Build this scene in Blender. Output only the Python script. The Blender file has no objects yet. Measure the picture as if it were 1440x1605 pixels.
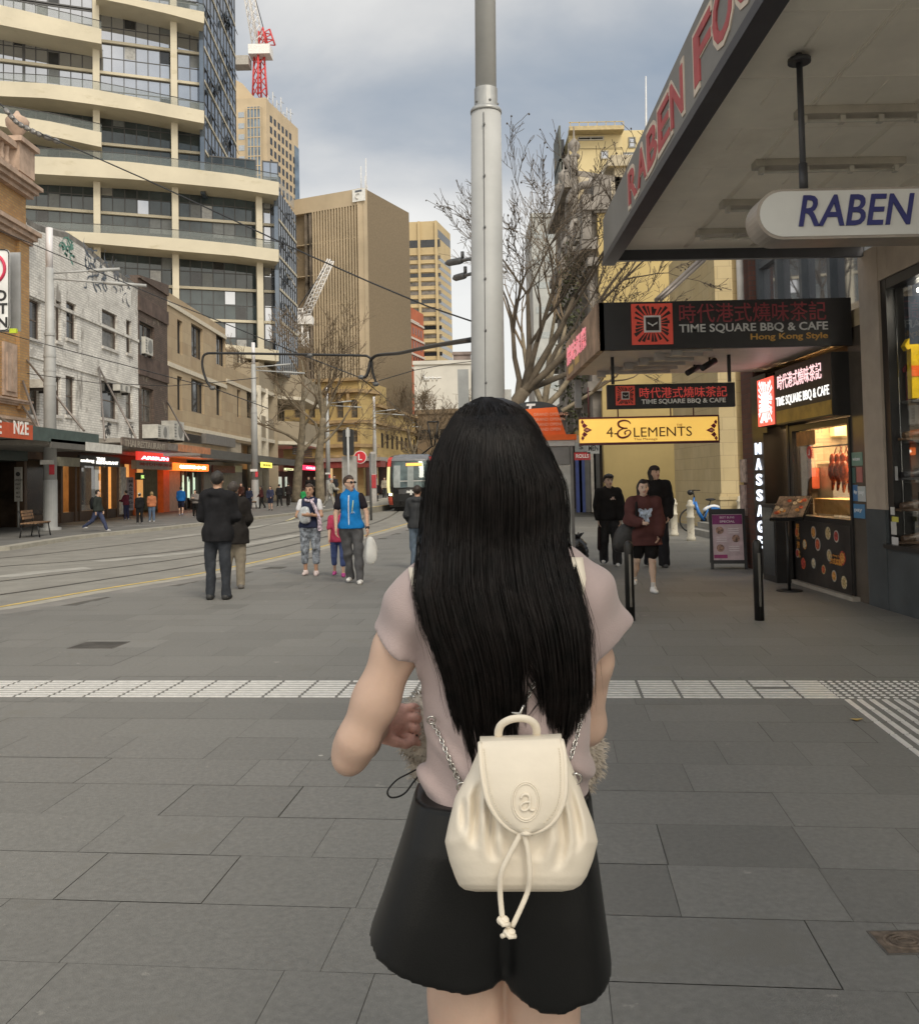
import bpy,math,random
import numpy as np
from mathutils import Vector,Matrix
R=math.radians
S=bpy.context.scene
# ---------------------------------------------------------------- camera, sky, sun, exposure
CAMH,F_PX,CX,CY=1.6,1440.0,720.0,698.0
cam_d=bpy.data.cameras.new('camera'); cam=bpy.data.objects.new('camera',cam_d)
S.collection.objects.link(cam); S.camera=cam
cam_d.sensor_fit='HORIZONTAL'; cam_d.sensor_width=36; cam_d.lens=36*F_PX/1440
cam_d.shift_y=-(802.5-CY)/1440; cam_d.clip_start=.05; cam_d.clip_end=5000
CAMR=Matrix.Rotation(R(90+2.2),3,'X')@Matrix.Rotation(R(-1.2),3,'Z')
cam.matrix_world=Matrix.Translation((0,0,CAMH))@CAMR.to_4x4()
SUN_EL,SUN_AZ=R(46),R(152)
w=bpy.data.worlds.new('World'); S.world=w; w.use_nodes=True
def nd(nt,t,**k):
 n=nt.nodes.new(t)
 for a,b in k.items():
  if a in n.inputs:n.inputs[a].default_value=b
  else:setattr(n,a,b)
 return n
def ramp(nt,stops,interp='LINEAR'):
 n=nt.nodes.new('ShaderNodeValToRGB'); e=n.color_ramp.elements; n.color_ramp.interpolation=interp
 while len(e)<len(stops):e.new(.5)
 for s,(p,c)in zip(e,stops):
  s.position=p; s.color=tuple(c)+(1,)if len(c)==3 else c
 return n
def make_sky():
 nt=w.node_tree; nt.nodes.clear(); L=nt.links.new
 tc=nd(nt,'ShaderNodeTexCoord'); sep=nd(nt,'ShaderNodeSeparateXYZ'); L(tc.outputs['Generated'],sep.inputs[0])
 add=nd(nt,'ShaderNodeMath',operation='ADD'); L(sep.outputs['Z'],add.inputs[0]); add.inputs[1].default_value=.22
 mx=nd(nt,'ShaderNodeMath',operation='MAXIMUM'); L(add.outputs[0],mx.inputs[0]); mx.inputs[1].default_value=.12
 dx=nd(nt,'ShaderNodeMath',operation='DIVIDE'); L(sep.outputs['X'],dx.inputs[0]); L(mx.outputs[0],dx.inputs[1])
 dy=nd(nt,'ShaderNodeMath',operation='DIVIDE'); L(sep.outputs['Y'],dy.inputs[0]); L(mx.outputs[0],dy.inputs[1])
 cb=nd(nt,'ShaderNodeCombineXYZ'); L(dx.outputs[0],cb.inputs[0]); L(dy.outputs[0],cb.inputs[1]); cb.inputs[2].default_value=1.3
 n1=nd(nt,'ShaderNodeTexNoise',Scale=1.15,Detail=7.0,Roughness=.52,Distortion=.25); L(cb.outputs[0],n1.inputs['Vector'])
 n2=nd(nt,'ShaderNodeTexNoise',Scale=.42,Detail=3.0,Roughness=.5); L(cb.outputs[0],n2.inputs['Vector'])
 mixn=nd(nt,'ShaderNodeMath',operation='MULTIPLY_ADD'); L(n1.outputs['Fac'],mixn.inputs[0]); mixn.inputs[1].default_value=.62
 m2=nd(nt,'ShaderNodeMath',operation='MULTIPLY'); L(n2.outputs['Fac'],m2.inputs[0]); m2.inputs[1].default_value=.38; L(m2.outputs[0],mixn.inputs[2])
 off=ramp(nt,[(.0,(.63,)*3),(.25,(.63,)*3),(.31,(.45,)*3),(.40,(.44,)*3),(.48,(.53,)*3),(.8,(.56,)*3)]); L(sep.outputs['Z'],off.inputs[0])
 ad=nd(nt,'ShaderNodeMath',operation='ADD'); L(mixn.outputs[0],ad.inputs[0]); L(off.outputs[0],ad.inputs[1])
 sb=nd(nt,'ShaderNodeMath',operation='SUBTRACT'); L(ad.outputs[0],sb.inputs[0]); sb.inputs[1].default_value=.5
 rp=ramp(nt,[(.36,(.165,.205,.26)),(.45,(.215,.25,.292)),(.52,(.30,.32,.342)),(.60,(.46,.457,.445)),(.70,(.60,.587,.555))])
 L(sb.outputs[0],rp.inputs[0])
 bk=nd(nt,'ShaderNodeMapRange'); bk.inputs[1].default_value=-.35; bk.inputs[2].default_value=.45; bk.inputs[3].default_value=2.1; bk.inputs[4].default_value=1.0; L(sep.outputs['Y'],bk.inputs[0])
 ml=nd(nt,'ShaderNodeVectorMath',operation='SCALE'); wm=nd(nt,'ShaderNodeMix',data_type='RGBA',blend_type='MULTIPLY'); wf=nd(nt,'ShaderNodeMapRange'); wf.inputs[1].default_value=.3; wf.inputs[2].default_value=-.3; L(sep.outputs['Y'],wf.inputs[0]); L(wf.outputs[0],wm.inputs[0]); L(rp.outputs[0],wm.inputs[6]); wm.inputs[7].default_value=(1.08,.99,.86,1); L(wm.outputs[2],ml.inputs[0]); L(bk.outputs[0],ml.inputs['Scale'])
 b1=nd(nt,'ShaderNodeBackground',Strength=1.0); L(ml.outputs[0],b1.inputs[0])
 sky=nd(nt,'ShaderNodeTexSky',sky_type='NISHITA',sun_disc=False,sun_elevation=SUN_EL,sun_rotation=SUN_AZ)
 b2=nd(nt,'ShaderNodeBackground',Strength=.1); L(sky.outputs[0],b2.inputs[0])
 ms=nd(nt,'ShaderNodeMixShader'); ms.inputs[0].default_value=.88
 L(b2.outputs[0],ms.inputs[1]); L(b1.outputs[0],ms.inputs[2])
 out=nd(nt,'ShaderNodeOutputWorld'); L(ms.outputs[0],out.inputs[0])
make_sky()
sun_d=bpy.data.lights.new('sun','SUN'); sun_d.energy=1.5; sun_d.angle=R(25); sun_d.color=(1,.91,.76)
sun=bpy.data.objects.new('sun',sun_d); S.collection.objects.link(sun)
# towards the sun: azimuth measured clockwise from +Y
sv=Vector((math.sin(SUN_AZ)*math.cos(SUN_EL),math.cos(SUN_AZ)*math.cos(SUN_EL),math.sin(SUN_EL)))
sun.rotation_euler=sv.to_track_quat('Z','Y').to_euler(); sun.location=(0,-20,60)
S.view_settings.view_transform='Standard'; S.view_settings.look='None'; S.view_settings.gamma=1
S.view_settings.exposure=.66
S.render.engine='CYCLES'; S.cycles.use_denoising=True
try:S.cycles.denoiser='OPENIMAGEDENOISE'
except Exception:pass
S.cycles.max_bounces=6; S.cycles.transparent_max_bounces=12; S.cycles.sample_clamp_indirect=6
# ---------------------------------------------------------------- picture pixel -> place
def ray(px,py):return CAMR@Vector(((px-CX)/F_PX,(CY-py)/F_PX,-1))
O=Vector((0,0,CAMH))
def atY(px,py,Y):r=ray(px,py); return O+r*(Y/r.y)
def atX(px,py,X):r=ray(px,py); return O+r*(X/r.x)
def gnd(px,py,z=0):r=ray(px,py); return O+r*((z-CAMH)/r.z)
def V(*a):return Vector(a)
# ---------------------------------------------------------------- materials
MATS={}
def lin(c):
 return tuple((x/12.92 if x<=.04045 else((x+.055)/1.055)**2.4)for x in c)
def M(name,col=(.5,.5,.5),rough=.7,metal=0,var=.12,scale=4,bump=0,bscale=60,spec=.5,emit=0,ecol=None,alpha=1,trans=0,kind=None,**k):
 if name in MATS:return MATS[name]
 m=bpy.data.materials.new(name); m.use_nodes=True; nt=m.node_tree; L=nt.links.new
 p=nt.nodes['Principled BSDF']; MATS[name]=m
 p.inputs['Roughness'].default_value=rough; p.inputs['Metallic'].default_value=metal
 p.inputs['Specular IOR Level'].default_value=spec
 tc=nd(nt,'ShaderNodeTexCoord'); vec=tc.outputs['Object']
 c=tuple(col)
 no=nd(nt,'ShaderNodeTexNoise',Scale=scale,Detail=5.0,Roughness=.6); L(vec,no.inputs['Vector'])
 lo=tuple(max(0,x*(1-var*1.6))for x in c); hi=tuple(min(1,x*(1+var*1.6))for x in c)
 rp=ramp(nt,[(.28,lo),(.72,hi)]); L(no.outputs['Fac'],rp.inputs[0]); colout=rp.outputs[0]
 hsrc=None
 if kind in('brick','block','paver'):
  sep=nd(nt,'ShaderNodeSeparateXYZ'); L(vec,sep.inputs[0])
  a=nd(nt,'ShaderNodeMath',operation='ADD'); L(sep.outputs[0],a.inputs[0]); L(sep.outputs[1],a.inputs[1])
  cb=nd(nt,'ShaderNodeCombineXYZ'); L(a.outputs[0],cb.inputs[0]); L(sep.outputs[2],cb.inputs[1])
  bt=nd(nt,'ShaderNodeTexBrick',Scale=1.0)
  bt.inputs['Brick Width'].default_value=k['bw']; bt.inputs['Row Height'].default_value=k['bh']
  bt.inputs['Mortar Size'].default_value=k.get('mort',.012); bt.inputs['Mortar Smooth'].default_value=.2
  L(cb.outputs[0],bt.inputs['Vector'])
  c2=k.get('c2',tuple(x*.72 for x in c)); mc=k.get('mcol',tuple(x*.55 for x in c))
  bt.inputs['Color1'].default_value=c+(1,); bt.inputs['Color2'].default_value=tuple(c2)+(1,); bt.inputs['Mortar'].default_value=tuple(mc)+(1,)
  mx=nd(nt,'ShaderNodeMix',data_type='RGBA',blend_type='MULTIPLY'); mx.inputs[0].default_value=1
  g=ramp(nt,[(.25,(1-var*1.6,)*3),(.75,(1+var*.6,)*3)]); L(no.outputs['Fac'],g.inputs[0])
  L(bt.outputs['Color'],mx.inputs[6]); L(g.outputs[0],mx.inputs[7]); colout=mx.outputs[2]
  hsrc=bt.outputs['Fac']
 if 'stain' in k:
  sc,thr,wid,sco=k['stain']
  n3=nd(nt,'ShaderNodeTexNoise',Scale=sc,Detail=8.0,Roughness=.68)
  mp=nd(nt,'ShaderNodeMapping'); mp.inputs['Scale'].default_value=k.get('sstretch',(1,1,1)); mp.inputs['Location'].default_value=(7.3,1.7,3.1)
  L(vec,mp.inputs[0]); L(mp.outputs[0],n3.inputs['Vector'])
  r3=ramp(nt,[(thr,(0,0,0)),(thr+wid,(1,1,1))]); L(n3.outputs['Fac'],r3.inputs[0])
  mx=nd(nt,'ShaderNodeMix',data_type='RGBA'); L(r3.outputs[0],mx.inputs[0]); L(colout,mx.inputs[6]); mx.inputs[7].default_value=tuple(sco)+(1,)
  colout=mx.outputs[2]
 if 'stain2' in k:
  sc,thr,wid,sco=k['stain2']
  n3=nd(nt,'ShaderNodeTexNoise',Scale=sc,Detail=6.0,Roughness=.62); L(vec,n3.inputs['Vector'])
  r3=ramp(nt,[(thr,(0,0,0)),(thr+wid,(1,1,1))]); L(n3.outputs['Fac'],r3.inputs[0])
  mx=nd(nt,'ShaderNodeMix',data_type='RGBA'); L(r3.outputs[0],mx.inputs[0]); L(colout,mx.inputs[6]); mx.inputs[7].default_value=tuple(sco)+(1,)
  colout=mx.outputs[2]
 if 'spots' in k:
  sc,rad,sco=k['spots']
  vo=nd(nt,'ShaderNodeTexVoronoi',Scale=sc,Randomness=1.0); L(vec,vo.inputs['Vector'])
  lt=nd(nt,'ShaderNodeMath',operation='LESS_THAN'); L(vo.outputs['Distance'],lt.inputs[0]); lt.inputs[1].default_value=rad
  wn=nd(nt,'ShaderNodeSeparateColor'); L(vo.outputs['Color'],wn.inputs[0])
  l2=nd(nt,'ShaderNodeMath',operation='LESS_THAN'); L(wn.outputs[0],l2.inputs[0]); l2.inputs[1].default_value=k.get('spotp',.3)
  mu=nd(nt,'ShaderNodeMath',operation='MULTIPLY'); L(lt.outputs[0],mu.inputs[0]); L(l2.outputs[0],mu.inputs[1])
  mx=nd(nt,'ShaderNodeMix',data_type='RGBA'); L(mu.outputs[0],mx.inputs[0]); L(colout,mx.inputs[6]); mx.inputs[7].default_value=tuple(sco)+(1,)
  colout=mx.outputs[2]
 if k.get('tone'):
  at=nd(nt,'ShaderNodeAttribute',attribute_name='tone')
  mx=nd(nt,'ShaderNodeMix',data_type='RGBA',blend_type='MULTIPLY'); mx.inputs[0].default_value=1
  L(colout,mx.inputs[6]); L(at.outputs['Color'],mx.inputs[7]); colout=mx.outputs[2]
 L(colout,p.inputs['Base Color'])
 if k.get('rvar'):
  rr=nd(nt,'ShaderNodeMapRange'); rr.inputs[3].default_value=rough-k['rvar']; rr.inputs[4].default_value=rough+k['rvar']
  L(no.outputs['Fac'],rr.inputs[0]); L(rr.outputs[0],p.inputs['Roughness'])
 if bump or hsrc:
  bp=nd(nt,'ShaderNodeBump',Strength=bump if bump else .3); bp.inputs['Distance'].default_value=k.get('bdist',.01)
  if hsrc and k.get('brickbump',True):
   iv=nd(nt,'ShaderNodeMath',operation='SUBTRACT'); iv.inputs[0].default_value=1; L(hsrc,iv.inputs[1]); L(iv.outputs[0],bp.inputs['Height'])
  else:
   n4=nd(nt,'ShaderNodeTexNoise',Scale=bscale,Detail=4.0)
   if 'bstretch' in k:
    mp=nd(nt,'ShaderNodeMapping'); mp.inputs['Scale'].default_value=k['bstretch']; L(vec,mp.inputs[0]); L(mp.outputs[0],n4.inputs['Vector'])
   else:L(vec,n4.inputs['Vector'])
   L(n4.outputs['Fac'],bp.inputs['Height'])
  L(bp.outputs[0],p.inputs['Normal'])
 if emit:
  p.inputs['Emission Strength'].default_value=emit; p.inputs['Emission Color'].default_value=tuple(ecol or col)+(1,)
 if trans:p.inputs['Transmission Weight'].default_value=trans
 if alpha<1:p.inputs['Alpha'].default_value=alpha
 if 'sss' in k:
  p.inputs['Subsurface Weight'].default_value=k['sss']; p.inputs['Subsurface Radius'].default_value=(.02,.008,.004); p.inputs['Subsurface Scale'].default_value=.5
 if 'sheen' in k:p.inputs['Sheen Weight'].default_value=k['sheen']
 if 'aniso' in k:p.inputs['Anisotropic'].default_value=k['aniso']
 if 'coat' in k:p.inputs['Coat Weight'].default_value=k['coat']
 return m
def paint(col,rough=.5,**k):return M('paint_%d_%d_%d_%d'%(*[int(x*999)for x in col],int(rough*100)),col,rough,**k)
def glow(col,e=1.0):return M('lit_%d_%d_%d_%d'%(*[int(x*999)for x in col],int(e*100)),tuple(x*.5 for x in col),.5,emit=e,ecol=col,var=.02)
def cloth(col,**k):return M('fabric_%d_%d_%d'%tuple(int(x*999)for x in col),col,k.pop('rough',.85),var=k.pop('var',.14),scale=9,bump=.25,bscale=260,spec=.12,**k)
# ---------------------------------------------------------------- mesh builder
class MB:
 def __init__(s):s.v=[]; s.f=[]; s.m=[]; s.sm=[]; s.mats=[]; s.tone=[]
 def mi(s,mat):
  if mat not in s.mats:s.mats.append(mat)
  return s.mats.index(mat)
 def add(s,vs,fs,mat=None,smooth=False,tone=1.0):
  o=len(s.v); s.v.extend([tuple(x)for x in vs]); i=s.mi(mat)
  for f in fs:s.f.append(tuple(o+a for a in f)); s.m.append(i); s.sm.append(smooth); s.tone.append(tone)
  return s
 def obox(s,c,ax,ay,az,mat=None):
  """box from centre and three half-axes"""
  c=Vector(c); ax,ay,az=Vector(ax),Vector(ay),Vector(az)
  vs=[c+ax*i+ay*j+az*k for k in(-1,1)for j in(-1,1)for i in(-1,1)]
  fs=[(0,2,3,1),(4,5,7,6),(0,1,5,4),(2,6,7,3),(0,4,6,2),(1,3,7,5)]
  if ax.cross(ay).dot(az)<0:fs=[f[::-1]for f in fs]
  return s.add(vs,fs,mat)
 def box(s,x0,x1,y0,y1,z0,z1,mat=None):
  return s.obox(((x0+x1)/2,(y0+y1)/2,(z0+z1)/2),(abs(x1-x0)/2,0,0),(0,abs(y1-y0)/2,0),(0,0,abs(z1-z0)/2),mat)
 def quad(s,a,b,c,d,mat=None,tone=1.0):return s.add([a,b,c,d],[(0,1,2,3)],mat,False,tone)
 def prism(s,pts,off,mat=None):
  """planar outline pts extruded by vector off"""
  n=len(pts); off=Vector(off); vs=[Vector(p)for p in pts]+[Vector(p)+off for p in pts]
  fs=[tuple(range(n))[::-1],tuple(range(n,2*n))]+[(i,(i+1)%n,n+(i+1)%n,n+i)for i in range(n)]
  nrm=Vector((0,0,0))
  for i in range(n):nrm+=vs[i].cross(vs[(i+1)%n])
  if nrm.dot(off)<0:fs=[f[::-1]for f in fs]
  return s.add(vs,fs,mat)
 def tube(s,pts,r,n=8,mat=None,smooth=True,cap=True,closed=False,up=None,flat=1.0):
  pts=[Vector(p)for p in pts]; k=len(pts); rr=r if hasattr(r,'__len__')else[r]*k
  vs=[]; prev=None
  for i,p in enumerate(pts):
   if closed:t=pts[(i+1)%k]-pts[i-1]
   else:t=pts[min(i+1,k-1)]-pts[max(i-1,0)]
   t=t.normalized()if t.length>1e-9 else Vector((0,0,1))
   if prev is None:
    u=Vector(up)if up else(Vector((0,0,1))if abs(t.z)<.9 else Vector((1,0,0)))
   else:u=prev
   u=(u-t*u.dot(t)); u=u.normalized()if u.length>1e-6 else t.orthogonal().normalized()
   prev=u; b=t.cross(u)
   for j in range(n):
    a=2*math.pi*j/n; vs.append(p+(u*math.cos(a)*flat+b*math.sin(a))*rr[i])
  fs=[]
  for i in range(k if closed else k-1):
   i2=(i+1)%k
   for j in range(n):fs.append((i*n+j,i*n+(j+1)%n,i2*n+(j+1)%n,i2*n+j))
  s.add(vs,fs,mat,smooth)
  if cap and not closed:
   o=len(s.v)-k*n; i=s.mi(mat)
   s.f.append(tuple(o+j for j in range(n))[::-1]); s.f.append(tuple(o+(k-1)*n+j for j in range(n)))
   s.m+=[i,i]; s.sm+=[False,False]; s.tone+=[1.0,1.0]
  return s
 def lathe(s,c,prof,n=20,mat=None,smooth=True):
  """prof = [(r, z)...] about the vertical through c"""
  c=Vector(c); vs=[]
  for r,z in prof:
   for j in range(n):a=2*math.pi*j/n; vs.append(c+Vector((math.cos(a)*r,math.sin(a)*r,z)))
  fs=[(i*n+j,i*n+(j+1)%n,(i+1)*n+(j+1)%n,(i+1)*n+j)for i in range(len(prof)-1)for j in range(n)]
  s.add(vs,fs,mat,smooth)
  o=len(s.v)-len(vs); i=s.mi(mat)
  s.f.append(tuple(o+j for j in range(n))[::-1]); s.f.append(tuple(o+(len(prof)-1)*n+j for j in range(n))); s.m+=[i,i]; s.sm+=[False]*2; s.tone+=[1.0]*2
  return s
 def ell(s,c,rx,ry,rz,mat=None,n=12,m=8,rot=None):
  c=Vector(c); vs=[]; fs=[]
  for i in range(m+1):
   t=math.pi*i/m
   for j in range(n):
    a=2*math.pi*j/n; p=Vector((rx*math.sin(t)*math.cos(a),ry*math.sin(t)*math.sin(a),rz*math.cos(t)))
    vs.append(c+(rot@p if rot else p))
  for i in range(m):
   for j in range(n):fs.append((i*n+j,(i+1)*n+j,(i+1)*n+(j+1)%n,i*n+(j+1)%n))
  return s.add(vs,fs,mat,True)
 def disc(s,c,nrm,r,th,n=24,mat=None):
  c=Vector(c); nrm=Vector(nrm).normalized(); return s.tube([c-nrm*th/2,c+nrm*th/2],r,n,mat,False)
 def build(s,name,mat=None,parent=None,root=None,arrays=None):
  off=Vector((0,0,0))
  if parent is not None:
   q=parent
   while q is not None:off+=q.location; q=q.parent
  elif root is not None:off=Vector(root)
  me=bpy.data.meshes.new(name)
  v=np.array(s.v,dtype=np.float64).reshape(-1,3)-np.array(off)
  me.from_pydata(v.tolist(),[],s.f)
  mats=[m_ or mat for m_ in s.mats]or[mat]
  for m_ in mats:me.materials.append(m_)
  if len(mats)>1:me.polygons.foreach_set('material_index',s.m)
  me.polygons.foreach_set('use_smooth',s.sm)
  if any(t!=1.0 for t in s.tone):
   at=me.color_attributes.new('tone','FLOAT_COLOR','CORNER'); arr=np.ones((len(me.loops),4),np.float32)
   ls=np.zeros(len(me.polygons),np.int32); lt=np.zeros(len(me.polygons),np.int32)
   me.polygons.foreach_get('loop_start',ls); me.polygons.foreach_get('loop_total',lt)
   arr[:,:3]=np.repeat(np.array(s.tone,np.float32),lt)[:,None]; at.data.foreach_set('color',arr.ravel())
  me.update()
  o=bpy.data.objects.new(name,me); S.collection.objects.link(o)
  if parent is not None:o.parent=parent
  elif root is not None:o.location=root
  return o
def tag(o,label=None,cat=None,group=None,kind=None):
 if label:o['label']=label
 if cat:o['category']=cat
 if group:o['group']=group
 if kind:o['kind']=kind
 return o
def thing(name,label,cat,loc=(0,0,0),rz=0,group=None):
 o=bpy.data.objects.new(name,None); S.collection.objects.link(o); o.empty_display_size=.2
 o.location=loc; o.rotation_euler=(0,0,rz); return tag(o,label,cat,group)
def struct(name,mb,mat,root=(0,0,0)):return tag(mb.build(name,mat,None,root),kind='structure')
def dup(o,loc=None,rz=None,label=None,parent=None,offset=None):
 c=o.copy(); S.collection.objects.link(c)
 if parent is not None:c.parent=parent
 if loc is not None:c.location=loc
 if rz is not None:c.rotation_euler=(0,0,rz)
 if label:c['label']=label
 for ch in list(o.children):dup(ch,parent=c)
 return c
class Fr:
 """a vertical facade plane: u along it, z up, n out of it"""
 def __init__(s,o,u,n):s.o=Vector(o); s.u=Vector(u).normalized(); s.n=Vector(n).normalized()
 def p(s,u,z,n=0):return s.o+s.u*u+Vector((0,0,1))*z+s.n*n
 def box(s,mb,u0,u1,z0,z1,n0,n1,mat=None):
  return mb.obox(s.p((u0+u1)/2,(z0+z1)/2,(n0+n1)/2),s.u*abs(u1-u0)/2,s.n*abs(n1-n0)/2,Vector((0,0,abs(z1-z0)/2)),mat)
 def hit(s,px,py):
  r=ray(px,py); t=(s.o-O).dot(s.n)/r.dot(s.n); q=O+r*t-s.o; return q.dot(s.u),q.z
 def rect(s,x0,y0,x1,y1):
  a,b=s.hit(x0,(y0+y1)/2),s.hit(x1,(y0+y1)/2); xm=(x0+x1)/2
  u0,u1=sorted((a[0],b[0])); return u0,u1,s.hit(xm,y1)[1],s.hit(xm,y0)[1]
def wall(mb,fr,u0,u1,z0,z1,ops,depth=.25,mat=None,back=6.0,rmat=None):
 us=sorted({u0,u1,*[min(max(x,u0),u1)for o in ops for x in o[:2]]}); zs=sorted({z0,z1,*[min(max(x,z0),z1)for o in ops for x in o[2:4]]})
 for i in range(len(us)-1):
  for j in range(len(zs)-1):
   uc,zc=(us[i]+us[i+1])/2,(zs[j]+zs[j+1])/2
   if any(o[0]<uc<o[1]and o[2]<zc<o[3]for o in ops):continue
   q=[fr.p(us[i],zs[j]),fr.p(us[i+1],zs[j]),fr.p(us[i+1],zs[j+1]),fr.p(us[i],zs[j+1])]
   if fr.u.cross(Vector((0,0,1))).dot(fr.n)<0:q=q[::-1]
   mb.quad(*q,mat)
 for o in ops:
  a,b,c,d=o[:4]; rm=rmat or mat
  for q in([(a,c),(a,d)],[(b,c),(b,d)],[(a,c),(b,c)],[(a,d),(b,d)]):
   (p0,p1),(q0,q1)=q; mb.quad(fr.p(p0,p1),fr.p(q0,q1),fr.p(q0,q1,-depth),fr.p(p0,p1,-depth),rm)
 if back:
  fr.box(mb,u0+.002,u1-.002,z0,z1-.003,-depth-.25-back,-depth-.25,mat)
  for a,b in((u0,u0+.001),(u1-.001,u1)):fr.box(mb,a,b,z0,z1-.002,-depth-.25,-.001,mat)
  fr.box(mb,u0+.003,u1-.003,z1-.05,z1-.001,-depth-.26,-.002,mat)
def window(root,fr,u0,u1,z0,z1,depth,nm=1,nt=1,fmat=None,gmat=None,fw=.06,sill=None,bars=None,name='window'):
 mb=MB(); d0,d1=-depth,-depth+.07
 for a,b,c,d in((u0,u0+fw,z0,z1),(u1-fw,u1,z0,z1),(u0+fw,u1-fw,z0,z0+fw),(u0+fw,u1-fw,z1-fw,z1)):fr.box(mb,a,b,c,d,d0,d1)
 for i in range(1,nm):u=u0+(u1-u0)*i/nm; fr.box(mb,u-fw*.35,u+fw*.35,z0+fw,z1-fw,d0,d1-.012)
 for i in range(1,nt):z=z0+(z1-z0)*i/nt; fr.box(mb,u0+fw,u1-fw,z-fw*.35,z+fw*.35,d0,d1-.024)
 o=mb.build(name,fmat,root)
 g=MB(); fr.box(g,u0+fw*.5,u1-fw*.5,z0+fw*.5,z1-fw*.5,d0+.004,d0+.02); g.build('pane',gmat,o)
 if sill:
  q=MB(); fr.box(q,u0-.08,u1+.08,z0-.14,z0,-depth+.02,.09); q.build('sill',sill,o)
 return o
FONT_CACHE={}
def text_mesh(txt,size=1.0,depth=.01,bold=0.0,shear=0.0,spacing=1.0,width=None):
 """lettering as (verts, faces) in x right, y up, z out; origin at left end of baseline"""
 cu=bpy.data.curves.new('lettering','FONT'); cu.body=txt; cu.size=size; cu.extrude=depth/2; cu.offset=bold*size
 cu.shear=shear; cu.space_character=spacing; cu.resolution_u=3
 ob=bpy.data.objects.new('lettering',cu); S.collection.objects.link(ob)
 me=bpy.data.meshes.new_from_object(ob.evaluated_get(bpy.context.evaluated_depsgraph_get()))
 v=np.array([x.co[:]for x in me.vertices]).reshape(-1,3); f=[tuple(p.vertices)for p in me.polygons]
 bpy.data.objects.remove(ob); bpy.data.curves.remove(cu); bpy.data.meshes.remove(me)
 if len(v):v[:,0]-=v[:,0].min()
 return v,f
def text_on(mb,txt,o,u,up,n,h,w=None,depth=.02,align='l',**k):
 """put lettering with cap height h (and total width w if given) on a plane; o = left/mid/right end of baseline"""
 mat=k.pop('mat',None); v,f=text_mesh(txt,1.0,depth,**k)
 if not len(v):return mb
 hh=v[:,1].max()-v[:,1].min(); v[:,1]-=v[:,1].min(); v[:,1]*=h/hh
 ww=v[:,0].max(); sx=(w/ww)if w else h/hh; v[:,0]*=sx; ww*=sx
 if align=='m':v[:,0]-=ww/2
 if align=='r':v[:,0]-=ww
 u,up,n=Vector(u).normalized(),Vector(up).normalized(),Vector(n).normalized(); o=Vector(o)
 return mb.add([o+u*a+up*b+n*c for a,b,c in v],f,mat)
# ---------------------------------------------------------------- ground, road, pavements
rnd=random.Random(7)
m_paver=M('stone_paver',(.184,.180,.167),.64,var=.10,scale=38,bump=.3,bscale=190,tone=True,rvar=.12,stain=(1.3,.60,.05,(.176,.170,.153)),stain2=(5,.68,.02,(.27,.26,.235)),spots=(2.3,.032,(.40,.39,.36)),spotp=.2)
m_grout=M('paver_joint',(.095,.09,.08),.9)
m_road=M('road_concrete',(.235,.225,.20),.75,var=.1,scale=1.4,bump=.2,bscale=120,stain=(.35,.52,.2,(.17,.16,.145)),sstretch=(2.2,.5,1))
m_kerb=M('kerb_stone',(.34,.32,.27),.75,var=.12,scale=3,bump=.2)
m_pave2=M('far_pavement_stone',(.15,.145,.135),.7,var=.15,scale=1.2,bump=.15,kind=None,stain=(.5,.55,.15,(.11,.105,.1)))
m_rail=M('rail_steel',(.09,.085,.08),.45,.6,var=.2,scale=6)
m_yel=M('worn_yellow_paint',(.55,.40,.13),.7,var=.2,scale=5,stain=(3,.55,.1,(.28,.24,.17)))
m_steel=M('brushed_steel',(.74,.73,.71),.45,.25,var=.08,scale=20)
m_white=M('worn_white_paint',(.62,.61,.58),.7,var=.1,stain=(3,.56,.15,(.30,.29,.27)))
def sheet(name,pts,z,mat,kindname=None):
 mb=MB(); mb.add([(p[0],p[1],z)for p in pts],[tuple(range(len(pts)))]); return struct(name,mb,mat)
def smoothline(px,n=6):
 """ground line through picture points, smoothed"""
 p=[gnd(*q)for q in px]; out=[]
 for i in range(len(p)-1):
  a,b,c,d=p[max(i-1,0)],p[i],p[i+1],p[min(i+2,len(p)-1)]
  for k in range(n):
   t=k/n; out.append(.5*((2*b)+(c-a)*t+(2*a-5*b+4*c-d)*t*t+(3*b-a-3*c+d)*t**3))
 out.append(p[-1]); return out
def strip(mb,line,w0,w1,z0,z1=None,mat=None):
 """ribbon along a ground line, from w0 to w1 sideways (to the right of travel), top at z0 (or raised box)"""
 L_=[]; R_=[]
 for i,p in enumerate(line):
  t=(line[min(i+1,len(line)-1)]-line[max(i-1,0)]); t.z=0; t.normalize(); r=Vector((t.y,-t.x,0))
  L_.append(p+r*w0); R_.append(p+r*w1)
 for i in range(len(line)-1):
  a,b,c,d=[Vector((q.x,q.y,z0))for q in(L_[i],R_[i],R_[i+1],L_[i+1])]
  mb.quad(a,b,c,d,mat)
  if z1 is not None:
   dz=Vector((0,0,z1-z0))
   mb.quad(a+dz,a,d,d+dz,mat); mb.quad(b,b+dz,c+dz,c,mat)
 return mb
sheet('ground',[(-900,-60),(900,-60),(900,1500),(-900,1500)],-.02,m_road)
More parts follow.
